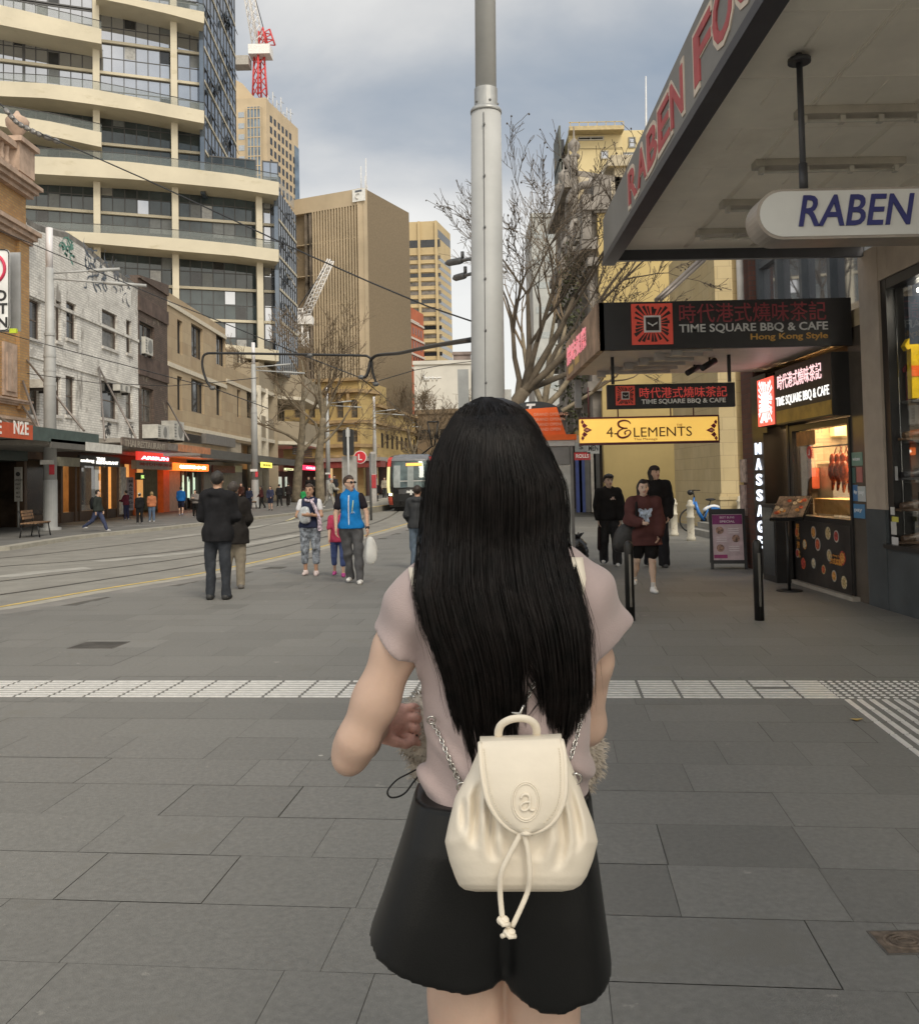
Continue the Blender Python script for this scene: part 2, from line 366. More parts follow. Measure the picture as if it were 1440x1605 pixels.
# edge of the near pavement (yellow line) and edge of the far pavement
edge=[Vector((-14.5,2,0)),Vector((-10.2,8.2,0))]+smoothline([(0,952),(160,924),(325,897),(480,863),(600,832)])+[Vector((-1.3,42,0)),Vector((-.6,60,0)),Vector((.3,120,0)),Vector((3,240,0))]
edge=[e for e in edge]
far=[Vector((-17,16,0)),Vector((-14.6,21,0))]+smoothline([(0,862),(117,844),(240,831),(400,813),(520,800)])+[Vector((-7.4,80,0)),Vector((-7,120,0)),Vector((-5,240,0))]
road=[(p.x,p.y)for p in edge]; fr_=[(p.x,p.y)for p in far]
mb=MB()
mb.add([(x,y,-.004)for x,y in road[::-1]]+[(x,y,-.004)for x,y in fr_],[tuple(range(len(road)+len(fr_)))]); struct('tram_road',mb,m_road)
mb=MB(); mb.add([(-30,2,.0),*[(p.x,p.y,.0)for p in edge],(30,240,.0),(30,-8,.0),(-30,-8,0)],[tuple(range(len(edge)+4))][::-1]); struct('pavement_bed',mb,m_grout)
# individual pavers, laid a few degrees off the camera axis
ang=math.atan2(.1034,1.0); ca,sa=math.cos(ang),math.sin(ang)
U_=Vector((ca,-sa,0)); W_=Vector((sa,ca,0))
def edge_x(y):
 for a,b in zip(edge,edge[1:]):
  if a.y<=y<=b.y:return a.x+(b.x-a.x)*(y-a.y)/(b.y-a.y)
 return-30 if y<2 else 3
mb=MB(); mtl=MB(); row=-8
v=-1.5; nrow=0
while v<95:
 h=.45; u=-26+rnd.random()
 lens=(.3,.45,.6,.6,.75,.9)if v<40 else(1.8,2.4)
 while u<12:
  l=rnd.choice(lens); c=U_*(u+l/2)+W_*(v+h/2)
  if c.x>edge_x(c.y)+.75 and c.x<13 and abs(c.x)<c.y*.62+4:
   g=.0012 if rnd.random()<.86 else .0038; t=.93+.13*rnd.random()if rnd.random()<.88 else .84+.26*rnd.random(); dz=rnd.uniform(0,.0012)
   q=[U_*(u+g)+W_*(v+g),U_*(u+l-g)+W_*(v+g),U_*(u+l-g)+W_*(v+h-g),U_*(u+g)+W_*(v+h-g)]
   mb.quad(*[Vector((a.x,a.y,.004+dz))for a in q],None,t)
  u+=l
 v+=h; nrow+=1
struct('pavement',mb,m_paver)
mb=MB(); strip(mb,edge[1:],0,.34,.006,-.02); struct('road_edge_kerb',mb,m_kerb)
mb=MB(); strip(mb,edge[1:],-.04,.07,.0105); struct('yellow_edge_line',mb,m_yel)
mb=MB(); strip(mb,edge[1:],.342,.78,.005,-.02); struct('edge_paving_band',mb,M('edge_band_stone',(.21,.2,.185),.7,var=.12,scale=2))
# far pavement, a real step up
mb=MB(); P=far
mb.add([(p.x,p.y,.1)for p in P]+[(-60,240,.1),(-60,16,.1)],[tuple(range(len(P)+2))[::-1]if False else tuple(range(len(P)+2))]); struct('far_pavement',mb,m_pave2)
mb=MB(); strip(mb,P,0,.4,.104,-.02); struct('far_kerb',mb,m_kerb)
# rails in grooves
def rail_line(px,ext):return smoothline(px)+ext
for off,(px,ext)in enumerate([([(-60,938),(0,932),(130,913),(320,883),(471,851),(580,822),(612,809)],[Vector((-3.45,52,0)),Vector((-2.9,90,0)),Vector((-1,200,0))]),([(-60,917),(0,911),(150,893),(320,870),(450,845),(560,819)],[Vector((-4.9,52,0)),Vector((-4.35,90,0)),Vector((-2.4,200,0))]),([(-60,897),(0,888),(147,877),(320,858),(470,833)],[Vector((-6.3,52,0)),Vector((-5.6,90,0)),Vector((-3.4,200,0))]),([(-60,882),(0,875),(80,867),(240,848),(400,828)],[Vector((-7.6,55,0)),Vector((-6.9,90,0)),Vector((-4.8,200,0))])]):
 ln=rail_line(px,ext); mb=MB(); strip(mb,ln,-.045,.045,.001); o=struct('tram_rail',mb,m_rail)
# pale bands across the tram road
for px in([(150,880),(330,862),(470,838)],[(0,905),(60,897),(140,890)],[(240,846),(330,835),(480,815)]):
 ln=smoothline(px); mb=MB(); strip(mb,ln,-.28,.28,-.001); struct('road_marking',mb,M('pale_road_band',(.33,.32,.29),.8,var=.15,scale=2))
mb=MB(); strip(mb,smoothline([(95,828),(140,829),(178,829)]),-.06,.06,.108); strip(mb,smoothline([(192,829),(230,827.5),(275,825.5)]),-.06,.06,.108); struct('pavement_marking',mb,m_white)
mb=MB(); strip(mb,smoothline([(448,817),(470,808)]),-.07,.07,.001); struct('road_marking',mb,M('yellow_white_paint',(.6,.53,.3),.7))
# tram stop platform behind the family
pl=[gnd(566,807),gnd(606,800),Vector((-3.9,75,0)),Vector((-6.2,75,0))]
mb=MB(); mb.prism([Vector((p.x,p.y,-.01))for p in pl],(0,0,.3)); struct('tram_platform',mb,m_kerb)
mb=MB(); mb.prism([Vector((p.x,p.y,.292))for p in[gnd(566,807),gnd(570,806),gnd(608,799),gnd(606,800)]],(0,0,.012)); struct('platform_edge_line',mb,m_yel)
# steel tactile strip: rows of bars over dark pavers
def tact():
 a,b=gnd(0,1068),gnd(0,1093); c,d=gnd(1262,1068),gnd(1290,1093)
 for nm,mb in(('tactile_strip',MB()),):
  y0,y1=b.y,a.y; slope=(c.y-a.y)/(c.x-a.x); rows=8; L0=.28
  x=-4.6
  while x<c.x+.02:
   for r in range(rows):
    t=(r+.5)/rows; yc=y0+(y1-y0)*t; sk=(yc-y0)*.1034; xa,xb=x+sk+.012,min(x+sk+L0-.012,c.x+.02+sk)
    if xb-xa<.04:continue
    f=lambda X:yc+slope*(X-a.x); hw=.017
    if random.Random(int(x*100)*10+r).random()<.012:continue
    mb.prism([(xa,f(xa)-hw,.003),(xb,f(xb)-hw,.003),(xb,f(xb)+hw,.003),(xa,f(xa)+hw,.003)],(0,0,.0075))
   x+=L0
# square of studs
  n=11
  dx=.06
  for i in range(13):
   for r in range(8):
    yc=y0+(y1-y0)*(r+.5)/8; xc=c.x+.05+i*dx+(yc-y0)*.1034
    mb.lathe((xc,yc+slope*(xc-a.x),.003),[(.021,0),(.019,.004),(.013,.0065)],8)
# branch of lengthwise bars towards the camera
  for i in range(9):
   xo=c.x+.06+i*.083; v=y0-.03
   while v>2.2:
    l=.27; p=Vector((xo+(v-y0)*.1034,v+slope*(xo-a.x),.003)); q=p-W_*l; hw=U_*.017
    mb.prism([p-hw,p+hw,q+hw,q-hw],(0,0,.0075)); v-=l+.022
  struct(nm,mb,m_steel)
 mb=MB(); q=[gnd(-150,1066.5),gnd(1480,1066.5),gnd(1480,1095),gnd(-150,1095)]
tact()
# access covers
for px,lab,w_,rz in(((155,1012),'dark square metal access cover flush with paving near the left kerb',.24,0),((1420,1480),'small rusty round-cornered metal access cover in the paving at lower right',.10,.1)):
 c=gnd(*px); t=thing('access_cover',lab,'access cover',(c.x,c.y,.005),rz+ang*-1)
 mb=MB(); mb.box(c.x-w_,c.x+w_,c.y-w_*.8,c.y+w_*.8,.0,.0075); mb.build('rim',M('cover_rim',(.12,.11,.10),.6,.3),t)
 mb=MB(); mb.box(c.x-w_*.92,c.x+w_*.92,c.y-w_*.72,c.y+w_*.72,.001,.0088)
 if w_<.2:
  for k in range(3):mb.tube([Vector((c.x+math.cos(a)*w_*(.3+.2*k),c.y+math.sin(a)*w_*(.22+.15*k),.0095))for a in np.linspace(0,6.283,25)[:-1]],.006,5,None,True,False,True)
 mb.build('plate',M('cover_plate',(.075,.07,.063),.65,.3,var=.3)if w_>.2 else M('rusty_plate',(.15,.115,.088),.75,.2,var=.3,scale=30),t)
c=gnd(560,1002)
# a yellow dropped leaf
c=gnd(1340,1131); mb=MB(); mb.add([(c.x-.035,c.y,.02),(c.x,c.y+.02,.013),(c.x+.05,c.y-.01,.022),(c.x,c.y-.025,.014)],[(0,1,2,3)]); mb.add([(c.x-.035,c.y,.016),(c.x,c.y+.02,.009),(c.x+.05,c.y-.01,.018),(c.x,c.y-.025,.010)],[(3,2,1,0)])
tag(mb.build('fallen_leaf',M('dry_leaf',(.45,.31,.1),.8),None,(c.x,c.y,.006)),'curled yellow fallen leaf beside the steel tactile bars','leaf')
# ---------------------------------------------------------------- left side of the street
XF=-17.5
LF=Fr((XF,0,0),(0,1,0),(1,0,0))
def LR(*r):return LF.rect(*r)
m_dark=M('dark_void',(.012,.012,.012),.9,var=0)
m_glassd=M('dark_window_glass',(.02,.022,.025),.06,0,var=.3,scale=1.5,spec=.7,bump=.02,bscale=2)
m_glassm=M('dusty_window_glass',(.10,.095,.085),.18,0,var=.45,scale=1.8,spec=.5)
m_curt=M('curtain_behind_glass',(.30,.27,.22),.35,0,var=.3,scale=2.5,spec=.5)
m_wframe=M('dark_window_frame',(.035,.032,.03),.5)
m_wwood=M('old_wood_frame',(.13,.10,.08),.7)
m_wbrick=M('white_painted_brick',(.86,.84,.79),.8,var=.22,scale=.7,kind='brick',bw=.36,bh=.115,mort=.012,c2=(.72,.70,.66),mcol=(.50,.48,.45),bump=.5,stain=(.55,.57,.05,(.30,.28,.255)),sstretch=(1,1,.35),stain2=(1.6,.585,.05,(.45,.43,.40)))
m_dbrick=M('old_brown_brick',(.15,.105,.085),.85,var=.2,scale=1.2,kind='brick',bw=.36,bh=.115,mort=.012,c2=(.11,.08,.065),mcol=(.07,.06,.05),bump=.5,stain=(.5,.58,.08,(.34,.29,.22)))
m_obrick=M('orange_heritage_brick',(.50,.30,.12),.8,var=.12,scale=1.5,kind='brick',bw=.3,bh=.11,mort=.012,c2=(.40,.22,.09),mcol=(.30,.22,.14),bump=.4)
m_sstone=M('sandstone_block',(.47,.37,.24),.8,var=.1,scale=.8,kind='block',bw=1.3,bh=.72,mort=.01,c2=(.40,.30,.19),mcol=(.32,.25,.17),bump=.25)
m_sband=M('pale_stone_band',(.62,.56,.45),.8,var=.08)
m_pinks=M('weathered_pink_stone',(.42,.31,.24),.85,var=.2,scale=2,stain=(1.5,.6,.1,(.16,.12,.10)),bump=.3)
m_conc=M('tan_concrete',(.36,.30,.215),.85,var=.1,scale=.9,kind='block',bw=2.4,bh=1.2,mort=.008,c2=(.33,.275,.195),mcol=(.25,.21,.15),bump=.15)
def sash(root,rects,depth=.22,f=m_wwood,sill=None,nm=1,nt=2,glasses=(m_glassd,m_glassm,m_curt),fw=.07):
 for i,r in enumerate(rects):
  window(root,LF,*LR(*r[:4]),depth,r[4]if len(r)>4 else nm,nt,f,glasses[(i*7+i//2)%len(glasses)],fw,sill)
# --- orange heritage building at the left edge
def heritage():
 t=thing('heritage_building','orange brick heritage building with stone cornices and urn at the left edge','building',(XF,33,0))
 u0,u1=20,LF.hit(41,500)[0]; z1=LF.hit(20,275)[1]
 mb=MB(); ops=[LR(-40,290,0,370),LR(-40,470,-4,600)]
 wall(mb,LF,u0,u1,3.3,z1,ops,.3,m_obrick,9); mb.build('wall',m_obrick,t)
 for o in ops:window(t,LF,*o,.26,2,3,m_wwood,m_glassd,.1)
 mb=MB()
 for pa,h0,pr in((LF.hit(20,278)[1],.5,.55),(LF.hit(20,352)[1],.55,.5),(LF.hit(20,655)[1],.4,.35),(LF.hit(20,625)[1],.25,.22)):
  for k,(a,b,c)in enumerate(((0,.35,.45),(.35,.7,.75),(.7,1,1))):LF.box(mb,u0,u1+pr*c*.7,pa-h0+h0*a*.999,pa-h0+h0*b,-.1,pr*c)
 mb.build('cornice',m_pinks,t)
 mb=MB(); zt=z1
 LF.box(mb,u0,u1+.12,zt+.02,zt+.22,-.3,.25); LF.box(mb,u0,u1+.1,zt+1.05,zt+1.3,-.3,.22)
 u=u0
 while u<u1-1.2:
  c=LF.p(u,zt+.22,.0); mb.lathe(c,[(.07,0),(.12,.2),(.06,.45),(.1,.7),(.09,.83)],8); u+=.42
 LF.box(mb,u1-1.15,u1+.15,zt+.2,zt+1.35,-.5,.3); LF.box(mb,u1-1.3,u1+.3,zt+1.35,zt+1.55,-.6,.45)
 mb.build('parapet',m_pinks,t)
 mb=MB(); mb.lathe(LF.p(u1-.5,zt+1.55,-.1),[(.2,0),(.12,.15),(.16,.3),(.42,.65),(.45,.9),(.36,1.02),(.16,1.12),(.05,1.3)],16); mb.build('urn',m_pinks,t)
 mb=MB()
 for a,b in((u1-.85,u1-.02),):LF.box(mb,a,b,LF.hit(20,640)[1],LF.hit(20,352)[1]-.5,.002,.14)
 mb.build('pilaster',m_obrick,t)
 mb=MB(); LF.box(mb,u1-2.0,u1-.95,LF.hit(20,622)[1],LF.hit(20,540)[1],.002,.1)
 for a in(.15,.55):LF.box(mb,u1-2.0+a,u1-2.0+a+.32,LF.hit(20,615)[1],LF.hit(20,556)[1],.101,.16)
 mb.build('carved_panel',m_pinks,t)
# ground floor shopfront
 mb=MB(); LF.box(mb,u0,u1,0,3.3,-1.5,-1.2); mb.build('shop_back_wall',M('dark_shop_interior',(.03,.025,.02),.8),t)
 mb=MB(); LF.box(mb,u0,u1,2.75,3.29,-1.1,.05); mb.build('transom',M('dark_green_paint',(.02,.045,.04),.4),t)
 for u in(u1-.25,u1-3.2,u1-6):mb=MB(); LF.box(mb,u,u+.22,0.1,2.74,-.3,.03); mb.build('shopfront_post',M('shop_brown_timber',(.09,.055,.035),.5),t)
 return u1
U_HER=heritage()
# --- white painted brick building
def whitebrick():
 t=thing('white_brick_building','old white painted brick building with curved parapet and peeling walls','building',(XF,43,0))
 u0=LF.hit(42,500)[0]; u1=LF.hit(216,500)[0]; ztop=LF.hit(130,470)[1]
 rects=[(45,470,64,532),(88,472,96,535),(104,474,120,532),(160,489,184,546),(198,502,206,554),(44,596,62,651),(88,590,96,651),(103,590,118,651),(158,599,184,656),(197,605,208,657)]
 ops=[LR(*r)for r in rects]
 mb=MB(); zt=LF.hit(214,452)[1]; wall(mb,LF,u0,u1,3.3,zt,ops,.25,m_wbrick,9)
 pts=[(42,371),(60,368),(86,366),(108,371),(130,385),(150,403),(170,419),(190,434),(208,446),(216,452)]
 top=[LF.hit(*p)for p in pts]; top=[(u,max(z,zt+.05))for u,z in top]
 mb.prism([LF.p(u0,zt,-.001),LF.p(u1,zt,-.001)]+[LF.p(u,z,-.001)for u,z in top[::-1]],LF.n*-.45,m_wbrick)
 mb.build('wall',m_wbrick,t)
 mb=MB(); mb.tube([LF.p(u,z+.04,-.2)for u,z in top],.24,6,None,False,True,False,(0,0,1)); mb.build('coping',M('dirty_coping',(.19,.18,.165),.85,var=.3,scale=1.5),t)
 mb=MB()
 for z in(LF.hit(130,470)[1]-.9,LF.hit(130,580)[1]-.1):LF.box(mb,u0,u1,z,z+.16,.002,.07)
 mb.build('string_course',m_wbrick,t)
 sash(t,rects,.2,m_wwood,M('white_stone_sill',(.55,.53,.5),.8))
# graffiti, brushed strokes a few millimetres proud
 gr=random.Random(3)
 for col,cx,cy,n,sp in(((.10,.12,.15),150,420,26,26),((.13,.14,.16),190,446,20,20),((.12,.27,.22),106,387,14,14),((.08,.08,.08),168,676,9,8),((.1,.1,.1),205,678,8,7)):
  mb=MB(); u,z=LF.hit(cx,cy)
  for i in range(n):
   a=u+gr.uniform(-1,1)*sp*.05; b=z+gr.uniform(-1,1)*sp*(.028 if n<20 else .04); st=gr.uniform(.1,.3)*sp*.04+.12; k=gr.choice((0,1.57,.5,2.4)); ph=gr.random()*6
   line=[LF.p(a+math.cos(k)*st*q+.18*math.sin(q*3+ph),b+math.sin(k)*st*q*1.6+.12*math.cos(q*2.5+ph),.006+.0007*i)for q in np.linspace(-1,1,7)]
   for p,q in zip(line,line[1:]):
    w_=Vector((0,.6,.8))*.06; mb.quad(p-w_,q-w_,q+w_,p+w_)
  mb.build('graffiti',M('graffiti_%d'%int(col[1]*1000),col,.7,var=.3),t)
# ground floor: dining room behind glass, timber posts
 mb=MB(); LF.box(mb,u0,u1,.1,3.29,-3.6,-3.4); LF.box(mb,u0,u1,3.0,3.29,-3.4,-.3); LF.box(mb,u0+.02,u0+.12,.1,3.0,-3.39,-.52,M('dark_brown_front',(.05,.035,.025),.25,var=.4,scale=1.2)); mb.build('shop_back_wall',M('warm_interior_wall',(.28,.17,.08),.7,var=.3,scale=.8),t)
 mb2=MB(); rg=random.Random(5)
 for i in range(34):
  mb=MB(); u=rg.uniform(LF.hit(128,780)[0],LF.hit(176,780)[0]); z=rg.uniform(.6,2.5); LF.box(mb,u,u+rg.uniform(.1,.5),z,z+rg.uniform(.08,.3),-3.3,-3.1); mb.build('shelf_box',M('shelf_goods',(.42,.26,.13),.6,var=.5,scale=2),t)
 for i in range(5):mb2=MB(); mb2.ell(LF.p(LF.hit(130+10*i,750)[0],2.4-.2*(i%2),-2.5),.14,.14,.14); mb2.build('lit_bulb',glow((1,.72,.38),8),t)
 mb=MB(); LF.box(mb,LF.hit(100,750)[0],u1-.5,2.86,2.96,-3.2,-.9); mb.build('ceiling_lamp',glow((1,.62,.28),1.6),t); mb=MB(); LF.box(mb,u0,LF.hit(97,750)[0],.1,3.28,-.5,-.36); mb.build('dark_shopfront',M('dark_brown_front',(.05,.035,.025),.25,var=.4,scale=1.2),t)
 for px in(99,121,128,170,186,196):mb=MB(); u=LF.hit(px,760)[0]; LF.box(mb,u-.1,u+.1,.1,3.0,-.35,-.05); mb.build('shopfront_post',M('shop_brown_timber'),t)
 mb=MB(); LF.box(mb,u0,u1,.1,.55,-.35,-.1); LF.box(mb,u0,u1,2.85,3.28,-.35,-.06)
 mb.build('shopfront_beam',M('shop_brown_timber'),t)
 mb=MB(); LF.box(mb,LF.hit(130,760)[0],LF.hit(170,760)[0],.6,2.8,-.22,-.2); mb.build('shop_window',M('clear_shop_glass',(.95,.95,.95),.0,0,var=0,trans=1),t)
 return u1
U_WB=whitebrick()
def brownbrick():
 t=thing('brown_brick_building','narrow dark brown brick building between white and sandstone neighbours','building',(XF,55,0))
 u0,u1=U_WB+.01,LF.hit(262,500)[0]; z1=LF.hit(238,448)[1]+1.1
 rects=[(219,508,242,563),(222,608,241,662)]
 mb=MB(); wall(mb,LF,u0,u1,3.3,LF.hit(240,450)[1],[LR(*r)for r in rects],.3,m_dbrick,9); mb.build('wall',m_dbrick,t)
 mb=MB(); mb.prism([LF.p(u0,LF.hit(240,450)[1],.12),LF.p(u1,LF.hit(240,450)[1],.12),LF.p(u1,LF.hit(262,447)[1],.12),LF.p(u0,LF.hit(216,431)[1],.12)],LF.n*-.6); mb.build('parapet',m_dbrick,t)
 mb=MB(); z=LF.hit(238,497)[1]; LF.box(mb,u0,u1,z,z+.8,.002,.1); z=LF.hit(238,585)[1]; LF.box(mb,u0,u1,z-.3,z+.8,.002,.08); mb.build('spandrel_band',M('brown_render',(.10,.07,.058),.85,var=.3,scale=1.2),t)
 sash(t,rects,.25,m_wwood,None,2,2)
 mb=MB(); LF.box(mb,u0,u1,.1,3.29,-2.2,-2); LF.box(mb,u0,u0+.9,.1,3.29,-2,-.1); mb.build('shop_back_wall',M('orange_shop_wall',(.55,.27,.08),.7,emit=.35,ecol=(1,.5,.15)),t)  # weak emission on the wall stands in for the interior light
 mb=MB(); LF.box(mb,LF.hit(257,750)[0]-.25,u1,.1,2.9,-.3,.05); mb.build('shopfront_post',M('orange_post_paint',(.60,.14,.03),.5),t); mb=MB(); LF.box(mb,LF.hit(213,750)[0]-.2,LF.hit(213,750)[0]+.1,.1,2.9,-.3,.02); mb.build('shopfront_post',M('orange_post_paint'),t)
 mb=MB()
 for px in(226,236,245):u=LF.hit(px,770)[0]; LF.box(mb,u-.08,u+.08,.1,2.9,-1.0,-.9)
 mb.build('door_frame',m_wframe,t)
brownbrick()
def sandstone():
 t=thing('sandstone_clad_building','tan sandstone clad building with narrow dark windows and pale string courses','building',(XF,60,0))
 u0=LF.hit(262,500)[0]+.01; u1=LF.hit(353,500)[0]; u2=LF.hit(402,600)[0]
 rA=[(278,502,286,555),(300,511,318,562,2),(339,526,353.0,573,2),(278,590,286,643),(300,596,320,647,3),(339,603,347,651)]
 rB=[(372,611,377,654),(387,615,399,656,2)]
 zt=LF.hit(300,481)[1]
 mb=MB(); wall(mb,LF,u0,u1,3.4,zt,[LR(*r[:4])for r in rA],.3,m_sstone,9); wall(mb,LF,u1+.002,u2,5.0,LF.hit(375,583)[1],[LR(*r[:4])for r in rB],.3,m_sstone,12)
 mb.build('wall',m_sstone,t)
 sash(t,rA+rB,.26,m_wframe,None,1,1,(m_glassd,m_glassd,m_glassm),.08)
 mb=MB()
 for(a,b,ue)in((500,0,u1),(588,0,u1),(676,0,u2)):
  z=LF.hit(300,a)[1]; LF.box(mb,u0,ue,z,z+.28,.002,.09)
 z=LF.hit(375,617-9)[1]; LF.box(mb,u1,u2,z,z+.28,.003,.1)
 mb.build('string_course',m_sband,t)
 mb=MB(); LF.box(mb,u0,u2+6,.1,5.6,-3.2,-3); LF.box(mb,u0,LF.hit(300,700)[0],.1,3.4,-.6,-.3); LF.box(mb,LF.hit(350,700)[0],LF.hit(380,700)[0],3.5,5.0,-.5,-.1); mb.build('podium_wall',M('beige_render',(.36,.31,.24),.8,var=.15),t)
 mb=MB(); z0,z1=LF.hit(300,694)[1],LF.hit(300,680)[1]
 for k in range(7):LF.box(mb,LF.hit(286,690)[0],LF.hit(314,690)[0],z0+(z1-z0)*k/7,z0+(z1-z0)*(k+.55)/7,-.1,.1)
 mb.build('vent_louvre',m_wframe,t)
 mb=MB(); LF.box(mb,LF.hit(315,690)[0],LF.hit(362,690)[0],LF.hit(330,697)[1],LF.hit(330,682)[1],-.5,.35); mb.build('soffit_box',M('grey_metal_panel',(.16,.15,.14),.5),t)
 return u2
U_SS=sandstone()
# --- tan concrete building with slab balconies, further along
def balconies():
 t=thing('concrete_balcony_building','tan concrete building with deep angular balconies behind the bare trees','building',(XF,82,0))
 u0,u1=U_SS+.02,LF.hit(471,600)[0]; X1=XF
 lv=[(LF.hit(430,618)[1],LF.hit(430,583)[1]),(LF.hit(430,690)[1],LF.hit(430,658)[1])]
 m_out=2.2
 mb=MB(); zw=LF.hit(430,562)[1]; LF.box(mb,u0,u1,.1,zw,-9,-2.0); mb.build('wall',m_conc,t)
 for z0,z1 in lv:
  mb=MB(); a=LF.hit(404,600)[0]; um=a+(u1-a)*.38
  pts=[LF.p(a,0,-2.1),LF.p(a,0,.1),LF.p(um,0,.1),LF.p(um+2.5,0,m_out),LF.p(u1,0,m_out),LF.p(u1,0,-2.1)]
  mb.prism([p+Vector((0,0,z0))for p in pts],(0,0,z1-z0)); b=mb.build('balcony',m_conc,t)
  q=MB(); q.prism([p+Vector((0,0,z0-.32))+LF.n*.06 for p in pts],(0,0,.315)); q.build('balcony_edge',m_sband,b)
  mb=MB(); hz=min(2.6,zw-z1-.1); LF.box(mb,a+1,u1-.5,z1+.02,z1+hz,-1.95,-1.85); g=mb.build('window_band',m_glassd,t)
  q=MB()
  for k in range(14):u=a+1+(u1-a-1.5)*k/13; LF.box(q,u-.07,u+.07,z1+.02,z1+hz,-1.84,-1.74)
  q.build('mullion',m_sband,g)
 mb=MB()
 for px in(405,416):mb.lathe(LF.p(LF.hit(px,640)[0],.1,-.4),[(.65,0),(.65,lv[0][0])],14)
 mb.build('column',m_sband,t)
 mb=MB(); z0,z1=LF.hit(455,714)[1],LF.hit(455,692)[1]
 for k in range(8):LF.box(mb,LF.hit(442,700)[0],u1,z0+(z1-z0)*k/8,z0+(z1-z0)*(k+.6)/8,1.0,1.2)
 mb.build('vent_louvre',M('grey_louvre',(.13,.125,.12),.6),t)
 mb=MB(); LF.box(mb,u0,u1,.1,3.0,-1.9,-1.5); mb.build('shop_back_wall',M('dark_shop_interior'),t)
 mb=MB()
 for a,b in((416,426),(428,436)):LF.box(mb,LF.hit(a,740)[0],LF.hit(b,740)[0],LF.hit(430,748)[1],LF.hit(430,728)[1],-1.4,-1.3)
 mb.build('lit_window',M('warm_lit_window',(.5,.28,.1),.4,var=.5,scale=1.2,emit=.8,ecol=(1,.55,.2)),t)
 rg=random.Random(9)
 for k in range(12):mb=MB(); u=rg.uniform(LF.hit(440,740)[0],u1-1); LF.box(mb,u,u+.25,.4,2.4,-1.4,-1.3+.003*k); mb.build('shop_window',M('cool_lit_window',(.4,.42,.36),.4,var=.6,scale=1.5,emit=.35,ecol=(.8,.9,.75)),t)
balconies()
# --- awnings over the left pavement
XA=-14.0
AF=Fr((XA,0,0),(0,1,0),(1,0,0))
m_green=M('dark_green_awning',(.055,.085,.08),.5,var=.15)
m_rodm=M('awning_rod_steel',(.25,.22,.2),.5,.5)
def awning(name,label,px0,px1,py0,py1,mat,x_in=XF,segs=None,fr=AF,rods=(),soffit=(.32,.3,.27)):
 u0,u1=fr.hit(px0,py0)[0],fr.hit(px1,py0)[0]; um=(px0+px1)/2
 z1,z0=fr.hit(um,py0)[1],fr.hit(um,py1)[1]; t=thing(name,label,'awning',(fr.o.x,(u0+u1)/2,z0))
 mb=MB(); fr.box(mb,u0,u1,z0+.12,z0+.3,x_in-fr.o.x,-.06); mb.build('soffit',paint(soffit,.7),t)
 mb=MB(); fr.box(mb,u0,u1,z0,z1,-.055,0); mb.build('fascia',mat,t)
 for(a,b,sm)in(segs or()):
  mb=MB(); fr.box(mb,fr.hit(a,py0)[0],fr.hit(b,py0)[0],z0-.01,z1+.01,.001,.03); mb.build('fascia_panel',sm,t)
 for(ax,ay,bx,by)in rods:
  ua,za=LF.hit(ax,ay); ub,zb=fr.hit(bx,by); mb=MB(); mb.tube([LF.p(ua,za,.02),fr.p(ub,max(z1-.05,zb),-.2)],.045,6); mb.build('tie_rod',m_rodm,t)
 return t,z0,z1,u0,u1
t,z0,z1,a,b=awning('shop_awning','dark green shop awning with an orange red sign panel reading N2E',-60,155,667,689,m_green,segs=[(-60,50,M('orange_red_sign',(.52,.085,.03),.5,var=.08))],rods=[(34,636,70,672),(38,560,140,675),(34,595,72,672),(-8,650,30,672)])
mb=MB(); text_on(mb,'N2E',AF.p(AF.hit(20,680)[0],AF.hit(32,681)[1],.034),AF.u,(0,0,1),AF.n,.42,AF.hit(43,680)[0]-AF.hit(20,680)[0],.02,bold=.02,spacing=1.15)
text_on(mb,'E',AF.p(AF.hit(-6,680)[0],AF.hit(0,680)[1],.034),AF.u,(0,0,1),AF.n,.42,None,.02,bold=.02)
mb.build('sign_lettering',paint((.8,.78,.74),.5),t)
m_wpanel=paint((.62,.61,.57),.6)
t,z0,z1,a,b=awning('shop_awning','low grey and white shop awning under the white brick wall',80,190,693,706,M('grey_fascia',(.12,.115,.105),.6),segs=[(134,190,m_wpanel)],rods=[(155,575,172,690)])
t,z0,z1,a,b=awning('shop_awning','old shop awning with faded brown lettered boards and peeling orange panel',191,330,694,705,M('rusty_fascia',(.2,.17,.15),.7,var=.3),segs=[(191,262,M('faded_brown_sign',(.14,.11,.09),.7,var=.35,scale=3)),(279,329,M('peeling_orange_board',(.50,.21,.10),.7,var=.2,scale=3,stain=(3,.58,.06,(.45,.33,.26))))],rods=[(155,577,222,690),(262,630,302,690)])
mb=MB(); text_on(mb,'THAI RESTAURANT',AF.p(AF.hit(194,700)[0],AF.hit(228,703)[1],.034),AF.u,(0,0,1),AF.n,.3,AF.hit(258,700)[0]-AF.hit(194,700)[0],.015,bold=.01); mb.build('sign_lettering',paint((.33,.29,.24),.7),t)
BF=Fr((-14.6,0,0),(0,1,0),(1,0,0))
awning('shop_awning','long dark grey shop awning running under the sandstone and concrete buildings',316,470,712,724,M('dark_grey_fascia',(.10,.095,.085),.6),fr=BF)
